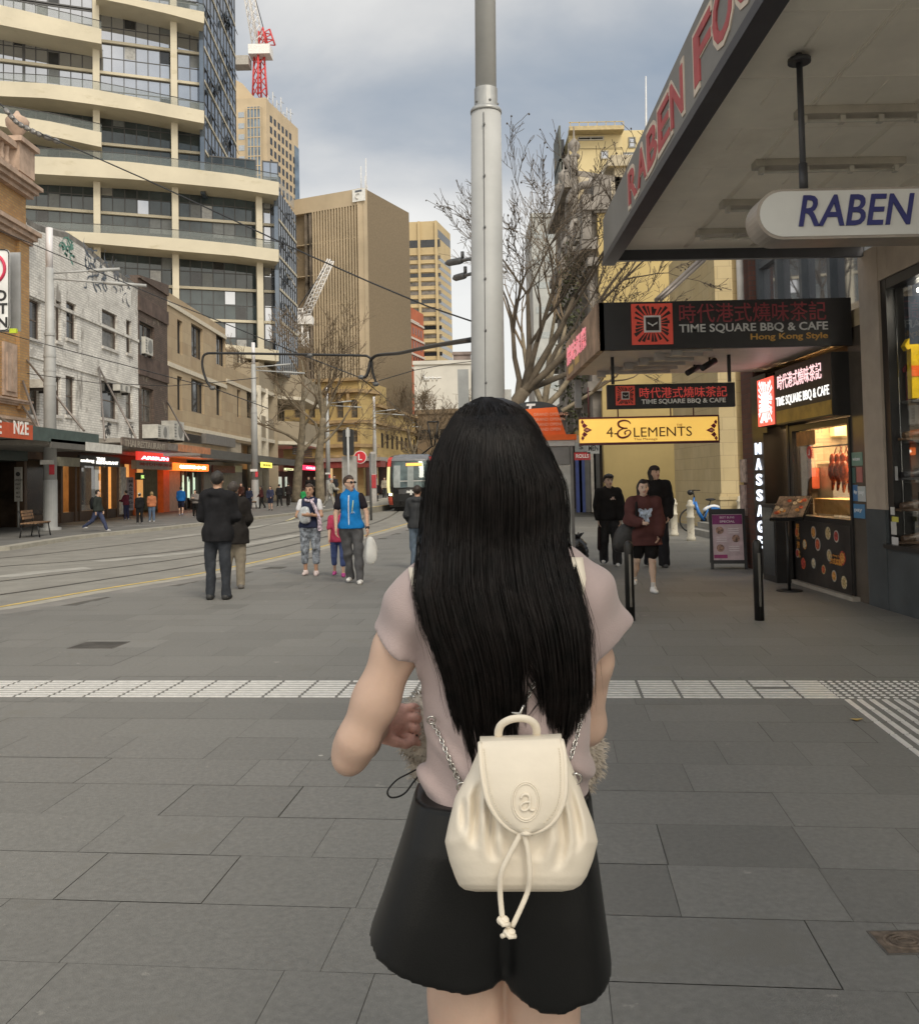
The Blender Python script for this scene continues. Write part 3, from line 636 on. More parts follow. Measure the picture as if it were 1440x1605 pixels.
# --- shop signs on the left
def board(name,label,px0,py0,px1,py1,mat,txt=(),fr=None,th=.12,rim=None,cat='sign'):
 fr=fr or LF; u0,u1,z0,z1=fr.rect(px0,py0,px1,py1); t=thing(name,label,cat,fr.p((u0+u1)/2,z0))
 mb=MB(); fr.box(mb,u0,u1,z0,z1,.02,th); mb.build('panel',mat,t)
 if rim:
  mb=MB()
  for a,b,c,d in((u0-.05,u1+.05,z0-.06,z0),(u0-.05,u1+.05,z1,z1+.06)):fr.box(mb,a,b,c,d,.0,th+.03)
  mb.build('rim',rim,t)
 for(s,a,b,c,d,m_,*kw)in txt:
  q=fr.rect(a,b,c,d); mb=MB(); text_on(mb,s,fr.p(q[0],q[2],th+.012),fr.u,(0,0,1),fr.n,q[3]-q[2],q[1]-q[0],.02,**(kw[0]if kw else{})); mb.build('lettering',m_,t)
 return t
SF=Fr((-16.9,0,0),(0,1,0),(1,0,0))
m_wt=glow((1,.95,.85),1.2)
board('shop_sign','black sign with white letters reading andang THAI RESTAURANT',121,715,184,731,paint((.02,.018,.016),.4),[('andang',122,719,143,726,m_wt,dict(bold=.02)),('THAI',147,717,160,722,m_wt,dict(bold=.03)),('RESTAURANT',147,723,181,728,m_wt,dict(bold=.02))],SF)
board('shop_sign','pale cream blank sign box beside the black restaurant sign',88,717,121,731,M('cream_panel',(.42,.41,.33),.6),(),SF)
board('shop_sign','glowing red sign with pale blue neon lettering',212,709,262,724,M('red_lit_sign',(.5,.03,.02),.4,emit=.5,ecol=(1,.06,.04)),[('ARISUN',218,716,260,721,glow((.75,.72,1),2.5),dict(bold=.02))],SF)
board('shop_sign','pale strip sign with a row of small red characters',205,723,267,736,M('pale_sign_board',(.42,.36,.31),.6),[('時代中華美食',210,726,264,731,paint((.45,.05,.04),.5),dict(bold=.015))],SF,.3)
board('shop_sign','bright orange lit sign with white characters',262,727,315,738,M('orange_lit_sign',(.9,.18,.02),.4,emit=1.3,ecol=(1,.17,.02)),[('桂圓味小食',268,730,311,735,glow((1,.95,.8),3),dict(bold=.02))],SF,.5)
board('shop_sign','dark red shop sign with small faint lettering under the dark grey awning',331,730,366,741,M('maroon_sign',(.16,.025,.03),.5),[('restaurant',336,733,355,737,paint((.4,.2,.18),.5))],SF)
board('shop_sign','small grey white sign next to the maroon sign',366,730,377,740,m_wpanel,(),SF)
board('shop_sign','small yellow lit sign behind the second lamp pole',408,725,424,733,M('yellow_lit_sign',(.85,.72,.12),.5,emit=.8,ecol=(1,.86,.12)),[('STIR NOODLE',409,727.5,422,731,paint((.2,.16,.02),.5))],BF)
board('shop_sign','narrow pale lit sign with dark lettering under the concrete balcony',445,734,458,737,M('lime_lit_sign',(.6,.62,.3),.5,emit=.8,ecol=(.9,1,.5)),[('SUPERMARKET',446,734.6,457,736.4,paint((.05,.06,.03),.5))],SF)
board('shop_sign','glowing red sign seen between the bare tree trunks',474,730,496,737,M('hot_red_sign',(.9,.02,.06),.4,emit=1.6,ecol=(1,.02,.07)),[('COLES',478,732,493,735.5,glow((1,.35,.4),2.5),dict(bold=.03))],Fr((-15.8,0,0),(0,1,0),(1,0,0)))
board('shop_sign','tall white menu board with small print beside the Thai restaurant',186,732,194,806,M('white_menu_board',(.5,.48,.44),.7,var=.25,scale=6),(),SF)
t=board('shop_sign','grey vertical sign with dark stacked letters spelling massage',195,748,206,800,M('lilac_grey_board',(.34,.33,.37),.7))
mb=MB()
for i,ch in enumerate('MASSAGE'):
 q=LF.rect(198,752+6.6*i,204,756.5+6.6*i); text_on(mb,ch,LF.p(q[0],q[2],.135),LF.u,(0,0,1),LF.n,q[3]-q[2],q[1]-q[0],.02,bold=.02)
mb.build('lettering',paint((.03,.03,.04),.5),t)
board('shop_sign','small dark green exit style sign in the orange doorway',211,741,218,752,paint((.02,.04,.015),.5),[('SK',212,745,217,750,glow((.5,.8,.2),1))],SF,.3)
# restaurant front between: orange sign shop
def orangeshop():
 t=thing('snack_shop','beige shop front with lit drink fridge under the orange sign','shop front',LF.p(LF.hit(290,800)[0],.1))
 mb=MB(); LF.box(mb,LF.hit(263,770)[0],LF.hit(286,770)[0],.1,3.0,-.28,-.1); mb.build('wall_panel',M('beige_shop_panel',(.42,.38,.3),.7),t)
 mb=MB(); rg=random.Random(2)
 for k in range(9):u=LF.hit(288+2.6*k,770)[0]; LF.box(mb,u,u+.28,rg.uniform(.5,1.1),rg.uniform(1.8,2.5),-.27,-.2)
 mb.build('lit_fridge',M('green_white_fridge_glow',(.4,.45,.36),.3,var=.7,scale=2.2,emit=.55,ecol=(.75,.95,.7)),t)
 mb=MB()
 for px in(286,294,303,312):u=LF.hit(px,770)[0]; LF.box(mb,u-.1,u+.1,.1,3.1,-.2,-.05)
 mb.build('door_frame',m_wframe,t)
 mb=MB(); LF.box(mb,LF.hit(322,770)[0],LF.hit(382,770)[0],.1,2.9,-.28,-.12); mb.build('roller_shutter',M('pale_shutter',(.33,.3,.26),.6,var=.15),t)
orangeshop()
# --- air conditioners
def aircon(px0,py0,px1,py1,label,out=.5,fr=LF):
 u0,u1,z0,z1=fr.rect(px0,py0,px1,py1); t=thing('air_conditioner',label,'air conditioner',fr.p((u0+u1)/2,z0,out/2))
 mb=MB(); fr.box(mb,u0,u1,z0,z1,.03,out); mb.build('casing',paint((.52,.51,.47),.5),t)
 mb=MB(); um=u0+(u1-u0)*.62; zc=(z0+z1)/2; rr=min((u1-u0)*.36,(z1-z0)*.4)
 mb.tube([fr.p(um,zc,out+.002),fr.p(um,zc,out+.02)],rr,20,None,False)
 for k in range(5):fr.box(mb,u0+.04,u0+(u1-u0)*.2,z0+(z1-z0)*(.12+.16*k),z0+(z1-z0)*(.2+.16*k),out+.002,out+.015)
 mb.build('fan_grille',paint((.22,.22,.21),.5),t)
 for u in(u0+.1,u1-.15):mb=MB(); fr.box(mb,u,u+.05,z0-.12,z0-.002,.0,out-.05); mb.build('bracket',m_wframe,t)
aircon(41,597,63,610,'window air conditioner under the leftmost white brick window',.7)
aircon(176,603,192,614,'small air conditioner beside the middle lower window of the white brick wall',.4)
aircon(221,530,233,556,'tall air conditioner fixed in the upper window of the brown brick building',.25)
aircon(222,667,241,688,'square outdoor fan unit standing on the awning below the brown brick building',.9)
aircon(252,661,268,690,'double height outdoor fan unit standing on the awning by the sandstone wall',.8)
# --- tower of curved slabs
# ---------------------------------------------------------------- towers and far buildings
def FD(px0,D0,px1,D1):
 a,b=atY(px0,755,D0),atY(px1,755,D1); a.z=b.z=0; u=(b-a).normalized(); n=Vector((u.y,-u.x,0))
 if n.dot(a)>0:n=-n
 f=Fr(a,u,n); f.w=(b-a).length; return f
m_cream=M('cream_painted_concrete',(.55,.50,.385),.7,var=.07,scale=.3,stain=(.5,.58,.12,(.46,.41,.29)),sstretch=(1,1,3))
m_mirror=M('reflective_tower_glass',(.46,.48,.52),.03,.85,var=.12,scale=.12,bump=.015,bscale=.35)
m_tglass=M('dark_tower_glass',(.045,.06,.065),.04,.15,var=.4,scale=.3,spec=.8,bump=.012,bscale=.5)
m_blueg=M('blue_grey_tower_glass',(.15,.185,.235),.06,.45,var=.18,scale=.25,bump=.015,bscale=.3,spec=.7)
m_mull=M('tower_mullion',(.05,.05,.052),.4)
m_bglass=M('balcony_glass',(.22,.25,.24),.05,0,var=.1,alpha=.22,spec=.8)
def tower():
 t=thing('apartment_tower','curved cream and glass apartment tower with wavy balcony slabs','building',(-28,84,0))
 TF=FD(40,77.8,437,85.0); n=TF.n; TB=Fr(TF.o+n*1.6,TF.u,n); TG=Fr(TF.o-n*1.4,TF.u,n)
 def slab(top,bot,name='balcony_slab',rail=True):
  a=[TB.hit(*p)for p in top]; b=[TB.hit(*p)for p in bot]
  mb=MB(); mb.prism([TB.p(*q)for q in a]+[TB.p(*q)for q in b[::-1]],n*-.25)
  us=[q[0]for q in a]; zm=[(q[1])for q in b]
  for i in range(len(a)-1):
   q=[TB.p(b[i][0],b[i][1]+.02,-.2),TB.p(b[i+1][0],b[i+1][1]+.02,-.2)]; d=n*-3.6; up=Vector((0,0,.5))
   mb.add([q[0],q[1],q[1]+d,q[0]+d,q[0]+up,q[1]+up,q[1]+d+up,q[0]+d+up],[(0,3,2,1),(4,5,6,7),(0,1,5,4),(2,3,7,6),(1,2,6,5),(0,4,7,3)])
  o=mb.build(name,m_cream,t)
  if rail:
   g=MB()
   for i in range(len(a)-1):
    p,q=TB.p(a[i][0],a[i][1]+.0,-.15),TB.p(a[i+1][0],a[i+1][1],-.15); h=Vector((0,0,.75)); g.prism([p,q,q+h,p+h],n*-.03)
   g.build('glass_balustrade',m_bglass,o)
   g=MB(); g.tube([TB.p(u,z+.78,-.15)for u,z in a],.035,5); g.build('handrail',m_mull,o)
 slab([(-40,241),(40,244),(110,247),(200,253),(290,263),(370,273),(437,285)],[(-40,268),(40,271),(110,275),(200,280),(290,288),(370,296),(437,306)])
 slab([(-40,355),(40,359),(110,362),(200,367),(290,374),(370,382),(437,391)],[(-40,368),(40,372),(110,378),(200,386),(290,394),(370,401),(437,410)])
 slab([(300,532),(353,539),(437,549)],[(300,552),(353,558),(437,566)],rail=False)
 slab([(-60,121),(0,126),(70,130),(140,138),(220,153),(320,173)],[(-60,144),(0,150),(70,153),(140,162),(220,174),(320,193)])
 slab([(-60,167),(0,177),(80,190),(159,207)],[(-60,187),(0,197),(80,213),(159,230)])
 slab([(-60,-8),(0,7),(80,26),(159,45)],[(-60,26),(0,38),(80,54),(159,68)])
 slab([(150,-14),(200,-4),(260,6),(320,18)],[(150,-4),(200,6),(260,20),(320,36)])
 uc=TF.hit(320,180)[0]
 zS=TF.hit(300,285)[1]
# columns
 for px,ztop in((152.5,62),(275,62),(406.5,zS)):
  mb=MB(); u=TF.hit(px,400)[0]; TF.box(mb,u-.28,u+.28,0,ztop,-.3,.35); mb.build('column',m_cream,t)
# glazing bay by bay, floor by floor
 ys=[-120,-60,0,34,80,128,181,237,291,342,398,450,500,555]
 zs=[TG.hit(272,y)[1]for y in ys]
 edges=[-60,40,148,157,271,279,402,411,437]
 rg=random.Random(4)
 for(a,b,nm)in((-60,38,6),(38,148,6),(157,271,6),(279,402,7),(411,437,2)):
  for i in range(len(ys)-1):
   z1,z0=zs[i],zs[i+1]; up=ys[i+1]<=285
   if up and a>=402:continue
   bb=320 if up and b>320 else b
   u0,u1=TG.hit(a,300)[0],TG.hit(bb,300)[0]
   g=m_mirror if ys[i]<150 else m_tglass  # lower floors get darker glass in place of darker reflections
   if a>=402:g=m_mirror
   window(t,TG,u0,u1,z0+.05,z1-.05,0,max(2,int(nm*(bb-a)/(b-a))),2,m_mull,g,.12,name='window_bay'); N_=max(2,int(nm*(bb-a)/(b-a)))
   for c_ in rg.sample(range(N_),min(N_,rg.choice((1,2,2,3)))):
    h_=rg.choice((0,.5)); q=MB(); TG.box(q,u0+.1+(u1-u0-.1)*c_/N_,u0+(u1-u0-.1)*(c_+1)/N_,z0+.12+(z1-z0)*h_,z0+(z1-z0)*(h_+.5)-.1,.021,.03); q.build('blind',rg.choice((M('pale_blind',(.33,.33,.32),.3,.1,var=.2),m_mirror,m_glassd,m_glassd,M('grey_blind',(.13,.14,.14),.3))),t)
   if ys[i+1]in(80,128,237,342,450,500):
    mb=MB(); TG.box(mb,u0,u1,z0-.12,z0+.12,.08,.3); mb.build('floor_edge',m_cream,t)
# blue side glazing with white floor lines and tilted sashes
 def side(fr,width,zlo,zhi,name,zlines,nv,sashes):
  mb=MB(); fr.box(mb,0,width,zlo,zhi,-.4,0); g=mb.build(name,m_blueg,t)
  mb=MB()
  for k in range(nv+1):u=width*k/nv; fr.box(mb,u-.05,u+.05,zlo,zhi,.002,.06)
  for z in zlines:fr.box(mb,0,width,z+1.25,z+1.33,.002,.05)
  mb.build('mullion',m_mull,g)
  mb=MB()
  for z in zlines:fr.box(mb,0,width,z-.11,z+.11,.003,.09)
  mb.build('floor_edge',m_cream,g)
  for(u,z)in sashes:
   mb=MB(); a,b=fr.p(u,z+1.1,.07),fr.p(u+width/nv*.8,z+1.1,.07); c=fr.n*.55+Vector((0,0,-1.15)); mb.prism([a,b,b+c,a+c],fr.n*.05); mb.build('open_sash',m_tglass,g)
 c0=TF.p(TF.hit(437,400)[0],0); e=atY(469,755,93.5); e.z=0
 SL=Fr(c0,e-c0,Vector(((e-c0).y,-(e-c0).x,0))); zl=[SL.hit(440,y)[1]for y in(349,405,455,505)]
 side(SL,(e-c0).length,12,zS,'side_glazing',zl,8,[(1.2,zl[1]+1.2),(2.3,zl[1]+1.0),(1.2,zl[2]+1.3),(4.5,zl[0]+1),(3.6,zl[2]+1.2),(4.6,zl[2]+1.1),(6.0,zl[1]+1.2),(1.2,zl[3]+1),(4,zl[3]+1.2)])
 c1=TF.p(uc,0); e=atY(376,755,99); e.z=0
 SU=Fr(c1,e-c1,Vector(((e-c1).y,-(e-c1).x,0))); W_s=(e-c1).length
 zl=[SU.hit(325,y)[1]for y in(-75,-20,40,86,137,190,243)]
 sa=[]
 for k in range(26):sa.append((W_s*rg.randrange(9)/10+.15,rg.choice(zl)+rg.choice((.5,1.6))))
 side(SU,W_s,zS-1,64,'side_glazing',zl,10,sa)
# terrace railing round the lower corner, roof slabs
 mb=MB(); mb.prism([TF.p(TF.hit(-60,300)[0],zS-.4,-1.0),TF.p(TF.hit(437,300)[0],zS-.4,-1.0),SL.p(8.2,zS-.4,-.2),SL.p(8.2,zS-.4,-30),TF.p(TF.hit(-60,300)[0],zS-.4,-30)],(0,0,.6)); mb.build('terrace_slab',m_cream,t)
 mb=MB(); SL.box(mb,0,8,zS+.5,zS+1.5,-.1,-.06); mb.build('glass_balustrade',m_bglass,t)
 mb=MB(); TF.box(mb,TF.hit(-60,300)[0],TF.hit(437,300)[0],0.1,zS-.6,-12,-3.0); TF.box(mb,TF.hit(-60,300)[0],uc-.4,zS+.3,63,-12,-3.0); mb.build('core_wall',paint((.05,.05,.05),.8),t)
 mb=MB(); TF.box(mb,TF.hit(353,500)[0],TF.hit(437,500)[0],0.1,TF.hit(400,566)[1],-3,-1.5); mb.build('podium_wall',m_conc,t)
tower()
# loose things on the balconies
def crane(name,label,base,h,jl,jang,heading,mat,jmat,w=2.0,cat='crane'):
 t=thing(name,label,cat,base)
 mb=MB(); b=Vector(base); hd=Vector((math.cos(heading),math.sin(heading),0))
 def lattice(mb,p,q,w,n,r):
  ax=(q-p).normalized(); u=ax.orthogonal().normalized(); v=ax.cross(u); cs=[u*w/2+v*w/2,-u*w/2+v*w/2,-u*w/2-v*w/2,u*w/2-v*w/2]
  for c in cs:mb.tube([p+c,q+c*.7],r,5)
  for i in range(n):
   f0,f1=i/n,(i+1)/n
   for k in range(4):mb.tube([p.lerp(q,f0)+cs[k]*(1-.3*f0),p.lerp(q,f1)+cs[(k+1)%4]*(1-.3*f1)],r*.6,4)
 top=b+Vector((0,0,h)); lattice(mb,b,top,w,max(4,int(h/w)),w*.1); mb.build('mast',mat,t)
 mb=MB(); mb.box(top.x-w*.9,top.x+w*1.2,top.y-w*.8,top.y+w*.8,top.z,top.z+w*.95); mb.build('cab',jmat,t)
 mb=MB(); fr_=top+Vector((0,0,w)); lattice(mb,fr_-hd*w*.8,fr_-hd*w*.5+Vector((0,0,h*.42)),w*1.1,3,w*.09); mb.build('tower_head',mat,t)
 mb=MB(); tip=top+hd*jl*math.cos(jang)+Vector((0,0,jl*math.sin(jang))); lattice(mb,top+Vector((0,0,w*.6)),tip,w*.8,14,w*.07); mb.build('jib',jmat,t)
 mb=MB(); mb.box(top.x-w*2.4,top.x-w*.9,top.y-w*.7,top.y+w*.7,top.z-w*1.0,top.z-w*.1); mb.build('counterweight',paint((.35,.33,.3),.7),t)
 mb=MB(); mb.tube([fr_-hd*w*.5+Vector((0,0,h*.42)),tip],.08,4); mb.build('hoist_rope',m_mull,t)
p=atY(407,152,168); crane('tower_crane','red and white tower crane standing on top of the tan tower',p,7.6,24,R(81),R(180),M('crane_red',(.55,.05,.05),.5),M('crane_white',(.72,.70,.68),.5),1.9)
p=atY(475,545,128); crane('tower_crane','small white tower crane in front of the big ribbed concrete block',p,3.2,10.0,R(66),R(0),M('crane_white'),M('crane_white'),1.2)
# tan tower behind the glass tower
def tantower():
 A,B=FD(360,150.5,425,150),FD(425,150,475,163)
 z1=A.hit(400,153)[1]; t=thing('stone_tower','tan stone high rise with square windows under the red crane','building',(A.o.x,155,0))
 m=M('tan_tower_stone',(.50,.40,.27),.8,var=.08,scale=.3)
 mb=MB(); A.box(mb,0,A.w,0,z1,-14,0); B.box(mb,.003,B.w,0,z1-.3,-1,-.004); mb.build('wall',m,t)
 mb=MB(); u0,u1=A.hit(389,250)[0],A.hit(410,250)[0]; A.box(mb,u0,u1,0,A.hit(400,168)[1],.003,.35)
 g=mb.build('window_band',M('tower_blue_glass',(.22,.28,.34),.08,.4,var=.3,scale=.4),t); mb=MB()
 for k in range(5):u=u0+(u1-u0)*k/4; A.box(mb,u-.08,u+.08,0,A.hit(400,168)[1],.351,.45)
 for k in range(40):z=z1-2-k*1.6; A.box(mb,u0,u1,z,z+.15,.352,.43)
 g2=mb.build('mullion',m,g)
 for k in range(20):
  z=z1-3.2-k*1.55*1.2
  for px in(379,):
   u=A.hit(px,250)[0]; mb=MB(); A.box(mb,u-.5,u+.5,z,z+.9,.004,.05); mb.build('window',M('pale_window_glass',(.4,.43,.46),.15,.2),t)
  for j in range(7):
   u=B.w*(.1+.12*j)
   if j in(6,)and k<2:continue
   mb=MB(); B.box(mb,u,u+.85,z-.4,z+.75,-.003,.03); mb.build('window',m_glassd,t)
 mb=MB(); B.box(mb,B.w*.86,B.w,0,z1-4,.004,.12); mb.build('glass_strip',M('tower_blue_glass'),t)
 for j,f in enumerate((.15,.3,.42,.55,.62,.74,.86)):mb=MB(); p=B.p(B.w*f,z1-.35,-.6); h=(1.6,3.0,2.2,3.4,1.2,2.6,3.0)[j]; mb.tube([p,p+Vector((0,0,h))],.1,5); mb.tube([p+Vector((0,0,h*.8)),B.p(B.w*(f+.08),z1-.3+h*.8,-.6)],.07,4); mb.build('roof_mast',paint((.5,.5,.5),.5),t)
 mb=MB(); a=A.p(A.hit(376,150)[0],z1,-1); b_=A.p(A.hit(400,150)[0],z1,-1); mb.prism([A.p(A.hit(362,150)[0],z1,-1),b_,A.p(A.hit(377,130)[0],z1+3.0,-1),A.p(A.hit(362,130)[0],z1+4,-1)],A.n*-6); mb.build('roof_gable',m,t)
tantower()
def ribbed():
 A,B=FD(462,156,578,150),FD(578,150,626,171)
 z1=A.hit(577,293)[1]; t=thing('ribbed_concrete_building','large windowless tan concrete block with vertical ribs and white logo plaques','building',(A.o.x+5,158,0))
 m=M('ribbed_concrete',(.43,.345,.235),.85,var=.12,scale=.12,stain=(.09,.5,.3,(.375,.305,.205)),sstretch=(2.5,2.5,.4))
 zr=A.hit(540,324)[1]
 mb=MB(); A.box(mb,0,A.w,0,z1,-16,-1.0,M('dark_rib_recess',(.20,.155,.10),.9)); A.box(mb,0,A.w,zr,z1,-.999,.1); B.box(mb,.003,B.w,0,z1-.02,-1.2,-.25)  # recess wall coloured darker for the shade between the ribs
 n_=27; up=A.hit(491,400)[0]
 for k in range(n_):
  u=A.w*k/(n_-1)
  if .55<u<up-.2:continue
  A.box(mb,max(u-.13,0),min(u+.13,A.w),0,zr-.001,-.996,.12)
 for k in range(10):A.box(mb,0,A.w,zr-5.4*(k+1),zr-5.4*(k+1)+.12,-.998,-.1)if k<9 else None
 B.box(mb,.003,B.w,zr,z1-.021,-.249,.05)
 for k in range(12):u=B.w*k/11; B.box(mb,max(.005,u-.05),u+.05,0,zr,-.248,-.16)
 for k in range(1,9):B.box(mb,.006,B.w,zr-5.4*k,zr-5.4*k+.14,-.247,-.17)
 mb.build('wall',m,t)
 for a,b in((477.5,481),(484.5,488)):
  g=MB(); u0,u1=A.hit(a,400)[0],A.hit(b,400)[0]; A.box(g,u0,u1,5,zr,-.994,-.05); w_=g.build('window_strip',M('strip_window_glass',(.12,.10,.08),.2,.1,var=.9,scale=.35),t)
# plaques with a plain rounded mark
 for fr,px0,px1,py0,py1 in((A,554,573,297,316),(B,621,625.5,337,357)):
  u0,u1,za,zb=fr.rect(px0,py0,px1,py1); mb=MB(); fr.box(mb,u0,u1,za,zb,.12,.4); q=mb.build('logo_plaque',M('plaque_white',(.72,.72,.70),.5),t)
  mb=MB(); h=zb-za; w_=u1-u0; fr.box(mb,u0+w_*.24,u1-w_*.2,zb-h*.24,zb-h*.08,.402,.44,paint((.10,.11,.13),.5))
  c=[fr.p(u0+w_*(.5+.2*math.cos(a)),za+h*(.42+.22*math.sin(a)),.42)for a in np.linspace(1.1,4.6,12)]; mb.tube(c,h*.07,5,paint((.55,.53,.5),.5)); mb.build('logo_mark',None,q)
 for u,h in((B.w*.18,5),(B.w*.3,4.2),(B.w*.33,7.5),(B.w*.36,3)):mb=MB(); p=B.p(u,z1,-1.5); mb.tube([p,p+Vector((0,0,h))],.1,5); mb.build('roof_mast',paint((.6,.6,.6),.5),t)
ribbed()
def bandtower():
 A,B=FD(622,221,693,220),FD(693,220,713.5,232)
 z1=A.hit(680,346)[1]; t=thing('banded_office_tower','tan office tower with horizontal window bands behind the red brick block','building',(A.o.x+5,226,0))
 m=M('banded_stone',(.50,.39,.22),.8,var=.08,scale=.15)
 mb=MB(); A.box(mb,0,A.w,0,z1,-14,0); B.box(mb,.003,B.w,0,z1-.02,-1,0)
 for u in(A.hit(626,400)[0],A.hit(657,400)[0],A.w-.35):A.box(mb,u-.25,u+.35,0,z1-.03,.001,.5)
 for k in range(22):
  z=A.hit(680,395)[1]-.6-k*2.13; A.box(mb,0,A.w,z,z+.12,.001,.35)
 mb.build('wall',m,t)
 def bands(fr,u0,u1,mat):
  mb=MB(); fr.box(mb,u0,u1,fr.hit(680 if fr is A else 703,387)[1],fr.hit(680 if fr is A else 703,375)[1],.003,.02); mb.build('window_band',m_glassd,t)
  for k in range(20):
   z=A.hit(680,395)[1]-1.75-k*2.13; mb=MB(); fr.box(mb,u0,u1,z,z+(.95),.004,.02); mb.build('window_band',mat[k%len(mat)],t)
 for a,b in((626,656),(659,690)):bands(A,A.hit(a,400)[0],A.hit(b,400)[0],(M('band_glass_light',(.16,.14,.12),.15,.1,var=.6,scale=.5),M('band_glass_light'),m_glassd))
 bands(B,.6,B.w-.2,(M('band_glass_blue',(.24,.25,.26),.12,.2),))
bandtower()
def redbrick():
 A=FD(626,171,668.5,188); z0=A.hit(628,470)[1]; z1=A.hit(668,497)[1]
 t=thing('red_brick_building','orange red brick block with white string courses and tiny windows','building',(A.o.x+2,180,0))
 m=M('far_red_brick',(.42,.12,.055),.85,var=.12,scale=.4)
 mb=MB(); A.box(mb,0,A.w,0,(z0+z1)/2,-8,0); mb.build('wall',m,t)
 mb=MB()
 for ya,yb in((494,517),(520,541),(547,563),(572,583)):z=(A.hit(628,ya)[1]+A.hit(668,yb)[1])/2; A.box(mb,0,A.w,z-.2,z+.2,.003,.2)
 mb.build('string_course',paint((.6,.52,.45),.7),t)
 for ya in(514,536,557):
  for k in range(9):
   if k==3:continue
   u=A.w*(.08+.1*k); z=A.hit(640,ya)[1]; mb=MB(); A.box(mb,u,u+.5,z-.7,z+.7,.004,.05); mb.build('window',m_glassd,t)
 mb=MB(); z=A.hit(631,486)[1]; A.box(mb,.8,1.2,z-1.2,z+1.3,.005,.2); A.box(mb,1.2,2.2,z-.2,z+.2,.005,.2); A.box(mb,A.w*.5,A.w*.8,z-1.2,z-.9,.005,.2); mb.build('wall_mark',paint((.62,.58,.52),.7),t)
redbrick()
def plainblock(name,label,px0,D0,px1,D1,py,mat,back=10,win=None,cat='building'):
 A=FD(px0,D0,px1,D1); z1=A.hit((px0+px1)/2,py)[1]; t=thing(name,label,cat,(A.o+A.u*A.w/2))
 mb=MB(); A.box(mb,0,A.w,0,z1,-back,0); A.box(mb,-.2,A.w+.2,z1-.5,z1+.12,-.3,.25); mb.build('wall',mat,t)
 if win:
  nx,nz,ww,wh,gm=win
  for i in range(nx):
   for j in range(nz):
    u=A.w*(i+.5)/nx; z=z1-1.5-(j+.5)*(z1-4)/nz; mb=MB(); A.box(mb,u-ww/2,u+ww/2,z-wh/2,z+wh/2,.004,.05); mb.build('window',gm,t)
 return t,A,z1
t,A,z1=plainblock('white_rendered_building','low white rendered building behind the plane trees in the middle distance',652,150,742,150,566,M('white_render_far',(.60,.58,.53),.8,var=.08,scale=.2))
mb=MB(); rg=random.Random(8)
for k in range(10):u=A.hit(664+rg.uniform(0,22),600)[0]; z=A.hit(670,597)[1]; mb.tube([A.p(u,z,.05),A.p(u+rg.uniform(-.4,.4),z+rg.uniform(.3,1.2),.05),A.p(u+rg.uniform(-.8,.8),z+.5,.05)],.1,4)
mb.build('graffiti',paint((.75,.75,.75),.6),t)
plainblock('grey_roof_building','grey and maroon roofed building peeking over the white block by the pole',714,190,742,190,552,M('grey_maroon_render',(.30,.25,.23),.8,var=.3,scale=.25),10,(4,1,1.6,1.2,m_glassd))
plainblock('pale_office_building','pale grey office building seen through the branches right of the pole',842,150,882,150,335,M('pale_grey_render',(.40,.41,.40),.7,var=.2,scale=.15),14,(1,10,3.2,1.0,M('pale_band_glass',(.33,.36,.37),.2,.2)))
plainblock('brown_far_building','brown brick building far up the street behind the tram',655,130,760,128,642,M('brown_far_brick',(.22,.16,.10),.85,var=.2,scale=.3),8,(7,2,1.2,1.4,m_glassd))
